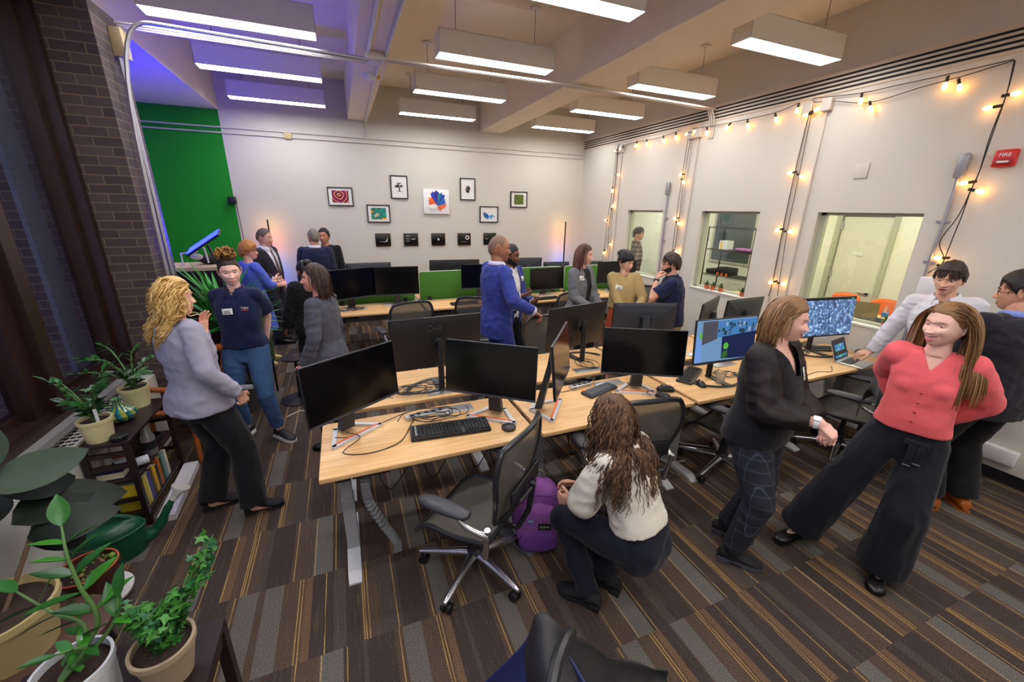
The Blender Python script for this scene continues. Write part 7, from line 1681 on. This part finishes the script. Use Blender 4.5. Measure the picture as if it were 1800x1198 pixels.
# bald man in blue suit
royal = cloth('royal_blue_suit', (44, 58, 138), .75); lils = cloth('lilac_shirt', (206, 204, 232), .7)
person('bald man in a royal blue suit resting his hand on a mesh chair', 1.44, 3.93, 84, 1.86, 'm', 1.02, 1.0, lean=1, head=(18, 4, 0), near=True, skin=(164, 112, 84), lips=(150, 92, 80), brow=(60, 44, 36), face_kw=dict(jaw=1.03, age=.5),
    armR=dict(w=(.37, .24, 1.13), e=(.6, -1, -.3), f=(.15, .8, -.55), n=(0, -.2, -1), curl=.55), armL=dict(w=(-.26, .04, .92)),
    hair=h_short(hb('shaved_grey', [(118, 92, 76), (124, 98, 82), (110, 86, 70)]), .0012, 1.0, 0, 0, hl=lambda a, b: hairline(a, b)+.02), inner=dict(m=lils, off=.008, hem=-.1, slen=1.04, soff=.010, cuff=.004, name='shirt'),
    top=dict(m=royal, off=.024, hem=-.34, flare=.012, soff=.018, slen=.92, fold=.007, name='suit_jacket', cut=lambda x, y, z: y > 0 and abs(x) < .012+max(0, z+.02)*.26+max(0, -.12-z)*.2),
    bottom=dict(kind='trousers', m=royal, r=(.10, .08, .075)), shoes=('shoe', blackl), extras=lambda J: (J['collar'](lils, gap=14, rise=.036), watch(J, 1, blackl, blks, .010)))
def ex(J):
    J['collar'](whs, gap=20, rise=.03); name_tag(J, -.11, .08, .075, .05, 4); q = J['root'].matrix_basis @ (J['ar'][1][2]+V((-.055, .065, .0))); cup('clear plastic cup held by the smiling bearded man', (q.x, q.y, q.z-.02), .034, .08); beardm(J, mat('black_beard', (24, 18, 18), .9, bump=(200, .6)))
person('smiling bearded man in a blue blazer and white shirt holding a cup', 1.78, 4.42, 150, 1.73, 'm', 1.0, head=(-20, 10, 0), near=True, skin=(120, 78, 58), lips=(140, 84, 76), brow=(26, 20, 20), eyes=(50, 34, 26), face_kw=dict(smile=.9, mouth_open=.005),
    armR=dict(w=(.08, .25, 1.17), e=(.6, -.8, -1), f=(-.8, .5, .2), n=(-.3, .2, .9), curl=.6), armL=dict(w=(-.12, .27, 1.07), e=(-.6, -.8, -1), f=(.6, .7, .1), n=(.1, -.1, 1), curl=.35),
    hair=h_short(hb('near_black', [(26, 22, 22), (38, 32, 30), (20, 18, 18)]), .006, 1.3, 40, .01), inner=dict(m=whs, off=.010, hem=-.16, soff=.006, name='shirt'),
    top=dict(m=cloth('blue_blazer', (36, 54, 128), .8), off=.026, hem=-.30, soff=.016, slen=.93, fold=.006, name='blazer', cut=lambda x, y, z: y > 0 and abs(x) < .055+max(0, z)*.12), bottom=dict(kind='trousers', m=black_c), shoes=('shoe', blackl), extras=ex)
tweed = mat('grey_tweed', (112, 114, 118), .95, bump=(260, .6), var=(160, .35))
person('woman with straight brown hair in a grey knitted cardigan over black', 2.62, 4.18, 156, 1.74, 'f', 1.0, head=(-28, 8, 0), near=True, skin=(234, 186, 168), lips=(196, 108, 104), brow=(96, 66, 50), face_kw=dict(smile=.3),
    armR=dict(w=(.10, .26, 1.0), e=(.7, -1, -.2), f=(-.8, .5, -.2), n=(-.1, -.9, .1), curl=.5), armL=dict(w=(-.08, .27, .99), e=(-.7, -1, -.2), f=(.8, .5, -.2), n=(.1, -.9, 0), curl=.5),
    hair=h_long(hb('chestnut', [(92, 60, 48), (112, 76, 60), (74, 48, 40)]), L=.24, n=560, part=0, r=.0042, layer=(.003, .014), thick=.009, stiff=.32, front=.4, flat=.35), inner=dict(m=knit, off=.010, hem=-.2, sleeve='none', name='top'),
    top=dict(m=tweed, off=.022, hem=-.42, flare=.03, soff=.018, fold=.007, name='cardigan', cut=lambda x, y, z: y > 0 and abs(x) < .045+max(0, z)*.08), bottom=dict(kind='trousers', m=black_c), shoes=('flat', blackl), extras=lambda J: (name_tag(J, .115, .10, .06, .05, 0), watch(J, -1, mat('teal_band', (120, 170, 168), .5), blks)))
def updo(J):
    Mh = J['Mh']; m = hb('near_black', [(26, 22, 22), (38, 32, 30), (20, 18, 18)]); out = MB(); mb = scalp(.016, -.006, 1.3, rough=.3, hl=lambda a, b: hairline(a, b)-(.022 if b > .03 else 0)); out.add([Mh @ V(p) for p in mb.v], mb.f)
    for i in range(130):
        d = V((random.gauss(0, 1), random.gauss(0, 1), random.gauss(.5, .8))); p = head_surface(d)
        if p.z < hairline(p.x, p.y)-.01: continue
        nrm = p.normalized(); v0 = V((-p.x*3, -1, .3)); v0 = v0-nrm*v0.dot(nrm); lock(out, p+nrm*.012, v0.normalized(), .08, .005, Mh, Mh.to_3x3() @ V((0, -1, .5)), [0, 1, 2], .018, .004, 60, 6, .1)
    c = V((0, -.10, .075))
    for i in range(50):
        d = V((random.gauss(0, 1), random.gauss(0, 1), random.gauss(0, 1))).normalized(); lock(out, c+d*.03, frame(d)[0], .08, .006, Mh, Mh.to_3x3() @ (-d), [0, 1, 2], -.02, .003, 60, 7, .25)
    for k in (1, -1): lock(out, V((k*.074, .03, .0)), V((k*.1, .05, -1)), .17, .0035, Mh, V((0, 0, -1)), [0], .004, .004, 50, 10, .1)
    out.ell(c, (.05, .045, .045), Mh); out.build('hair', m, J['root'], ang=180)
tanb = cloth('tan_blouse', (178, 154, 104), .75, (120, .12))
person('woman with black pinned-up hair in a tan blouse and rust skirt', 3.13, 4.02, -160, 1.66, 'f', 1.02, 1.0, head=(-30, 16, 4), near=True, skin=(226, 178, 150), lips=(186, 70, 72), brow=(34, 28, 28), eyes=(40, 28, 24), hair=updo, face_kw=dict(jaw=1.03),
    armR=dict(w=(.03, .22, .88), e=(1, -.3, -.2), f=(-.5, .3, -.9), n=(0, -1, 0), curl=.4), armL=dict(w=(-.10, .24, .95), e=(-1, -.3, -.2), f=(.8, .3, -.3), n=(0, -1, 0), curl=.4),
    bottom=dict(kind='skirt', m=cloth('rust_skirt', (176, 78, 42), .85), hem=.35, flare=.08, waist=.22), top=dict(m=tanb, off=.018, hem=.16, blouse=.018, soff=.020, slen=.97, fold=.006, fs=(9, 9, 7), name='blouse', cut=vopen(.14, .55)), shoes=('flat', blackl),
    extras=lambda J: (name_tag(J, .085, .04, .085, .05, 14), buttons(J, 0, [-.02, -.09, -.16], mat('tan_button', (150, 126, 84), .4)), MB().tube([J['Mt'] @ V((xx, .075-.9*xx*xx, .205-1.0*(.055-abs(xx)))) for xx in (-.055, -.03, -.01, 0, .01, .03, .055)], .0012, 5).build('necklace', mat('gold', (212, 168, 80), .3, .9), J['root'])))
def ex(J):
    J['collar'](navy_c, gap=24); glasses(J); beardm(J, mat('brown_beard', (58, 40, 32), .9, bump=(200, .6))); watch(J, -1, blackl, blks)
person('bearded man with glasses in a navy polo, hand raised to his mouth', 3.60, 3.66, -48, 1.65, 'm', 1.12, 1.15, .03, lean=6, head=(-2, 4, 0), near=True, skin=(222, 166, 142), brow=(66, 46, 34), face_kw=dict(jaw=1.08),
    armL=dict(w=(-.12, .21, 1.36), e=(-.6, .3, -1), f=(.45, -.25, .9), n=(.4, -.9, -.1), curl=.65, thumb=.6), armR=dict(w=(.18, .24, 1.02), e=(.6, -.4, -1), f=(-.9, .3, 0)),
    hair=h_short(hb('dark_brown', [(56, 40, 32), (74, 52, 38), (42, 32, 28)]), .018, 1.7, 200, .05), top=dict(m=navy_c, off=.022, hem=-.15, sleeve='short', slen=.75, sflare=.016, soff=.012, fold=.006, name='polo_shirt'),
    bottom=dict(kind='trousers', m=cloth('khaki', (178, 156, 122)), r=(.10, .08, .07)), shoes=('shoe', blackl), extras=ex)
shp = mat('brown_plaid_shirt', (96, 80, 78), .9); t_ = NT(shp); x_, y_, z_ = t_.xyz(); w1 = t_.math('SINE', t_.math('MULTIPLY', z_, 70)); w2 = t_.math('SINE', t_.math('MULTIPLY', t_.math('ADD', x_, y_), 70)); t_.l(t_.ramp(t_.math('MULTIPLY_ADD', t_.math('ADD', w1, w2), .25, .5), [(.2, lin((56, 46, 50))), (.5, lin((104, 88, 86))), (.8, lin((150, 136, 130)))]), t_.b.inputs['Base Color'])
person('man in a brown plaid shirt seen through the farthest window opening', 5.74, 7.08, 126, 1.80, 'm', .95, head=(10, 8, 0), skin=(202, 154, 124), hair=h_short(hb('near_black', [(26, 22, 22), (38, 32, 30), (20, 18, 18)]), .018, 1.5, 140, .05),
    top=dict(m=shp, off=.022, hem=-.15, name='shirt'), bottom=dict(kind='trousers', m=black_c), shoes=('shoe', blackl), extras=lambda J: J['collar'](shp, gap=24))
# white shirt young man
def fringe(J):
    Mh = J['Mh']; m = hb('dark_brown', [(56, 40, 32), (74, 52, 38), (42, 32, 28)]); out = MB(); mb = scalp(.016, -.004, 1.6, rough=.25); out.add([Mh @ V(p) for p in mb.v], mb.f)
    for i in range(520):
        d = V((random.gauss(0, 1), random.gauss(.2, 1), random.gauss(.8, .8))); p = head_surface(d)
        if p.z < hairline(p.x, p.y)+.004: continue
        nrm = p.normalized(); v0 = V((p.x*4-.25, .8 if p.z > .06 else -.2, -.1)); v0 = v0-nrm*v0.dot(nrm)
        lock(out, p+nrm*.010, v0.normalized()+nrm*.06, random.uniform(.045, .07) if p.z > .05 else .03, .0048, Mh, Mh.to_3x3() @ (-nrm+V((0, 0, -.5))), [0, 1, 2], .016, .001, 40, 7, .22)
    out.build('hair', m, J['root'], ang=180)
def ex(J):
    J['collar'](whs, gap=30, rise=.032, drop=.042, spread=.03); a = MB(); Mh = J['Mh']
    a.tube([(xx, .1045-.3*abs(xx)**1.3, -.0475-abs(xx)*.3) for xx in (-.022, -.014, -.006, 0, .006, .014, .022)], [.0006, .0014, .0016, .001, .0016, .0014, .0006], 5, Mh); a.build('moustache', mat('brow_50_36_30', (50, 36, 30), .8), J['root'])
person('young man in a white shirt leaning over to use the laptop', 4.64, 1.64, -100, 1.77, 'm', .98, lean=10, side=5, head=(2, 8, 0), near=True, skin=(224, 174, 146), lips=(184, 104, 96), brow=(46, 34, 28), eyes=(60, 44, 36), face_kw=dict(mouth_open=.004), hair=fringe,
    armR=dict(w=(.42, .05, .84), e=(.6, -.4, .3), f=(.6, .35, -.25), n=(.1, -.2, -1), curl=.35, spread=1.3, thumb=.2), armL=dict(w=(-.24, .10, .86)), top=dict(m=whs, off=.022, hem=-.08, soff=.018, slen=.95, fold=.008, fs=(8, 8, 16), name='shirt', cut=vopen(.16, .45)),
    bottom=dict(kind='trousers', m=black_c, r=(.10, .075, .06)), shoes=('shoe', blackl), extras=ex)
# man in dark suit at right edge
def ex(J): J['collar'](cloth('blue_shirt', (120, 140, 206)), gap=14, rise=.034); glasses(J)
person('man in glasses and a black suit at the right edge, facing the young man', 4.06, 1.10, 22, 1.78, 'm', 1.1, 1.1, .02, lean=3, head=(-30, 10, 0), near=True, skin=(214, 158, 130), brow=(30, 26, 26), hair=h_short(hb('near_black', [(26, 22, 22), (38, 32, 30), (20, 18, 18)]), .014, 1.4, 260, .035),
    armR=dict(w=(.12, .30, 1.12), e=(.8, -.6, -.3), f=(-1, .2, 0)), armL=dict(w=(-.06, .30, 1.10), e=(-.8, -.6, -.3), f=(1, .2, 0)), footR=(.12, .0, 20), footL=(-.12, .02, -10),
    inner=dict(m=cloth('blue_shirt', (120, 140, 206)), off=.008, hem=-.1, name='shirt'), top=dict(m=cloth('black_suit', (30, 30, 38), .8), off=.026, hem=-.30, soff=.020, slen=.95, fold=.008, name='suit_jacket', cut=lambda x, y, z: y > 0 and abs(x) < .012+max(0, z+.02)*.24),
    bottom=dict(kind='trousers', m=black_c, r=(.10, .085, .08)), shoes=('shoe', mat('tan_leather', (170, 92, 36), .4)), extras=ex)
# crouching woman
def ex(J):
    watch(J, -1, mat('white_band', (226, 224, 228), .5), blks); a = MB(); c = J['spine'](.12)
crm = cloth('cream_sweater', (226, 218, 204), .95, (220, .5))
person('crouching woman with long curly brown hair in a cream sweater', 1.23, 1.38, -20, 1.66, 'f', 1.0, lean=24, head=(-10, 30, 0), near=True, pz=.47, poff=(.06, -.08), skin=(226, 170, 146),
    armL=dict(w=(-.03, .32, .47), e=(-1, -.4, -.6), f=(-.2, .9, -.1), n=(.7, .3, -.2), curl=.55), armR=dict(w=(.12, .40, .45), e=(1, -.2, -.6), f=(-.3, .9, -.1), n=(-.7, 0, -.3)),
    footR=(.03, .05, -12, .0), footL=(-.14, .07, -16, .0), kneeR=(.1, 1, .8), kneeL=(.05, 1, .8),
    top=dict(m=crm, off=.022, hem=.13, blouse=.012, soff=.026, puff=.020, sleeve='three', slen=.30, cuff=.0, fold=.006, name='sweater'), bottom=dict(kind='trousers', m=cloth('ink_navy_trousers', (20, 22, 36), .85), r=(.112, .080, .060), waist=.20, fold=.007), shoes=('boot', mat('black_suede', (24, 23, 26), .8)),
    hair=h_long(hb('curly_brown', [(88, 62, 44), (116, 84, 58), (66, 46, 34)], .45), L=.46, n=1250, part=0, r=.0038, curl=.0075, freq=75, layer=(.005, .040), thick=.014, stiff=.24, front=.6, vol=1.0, seg=26, flat=.7, sr=.06, Lj=.2), extras=ex)
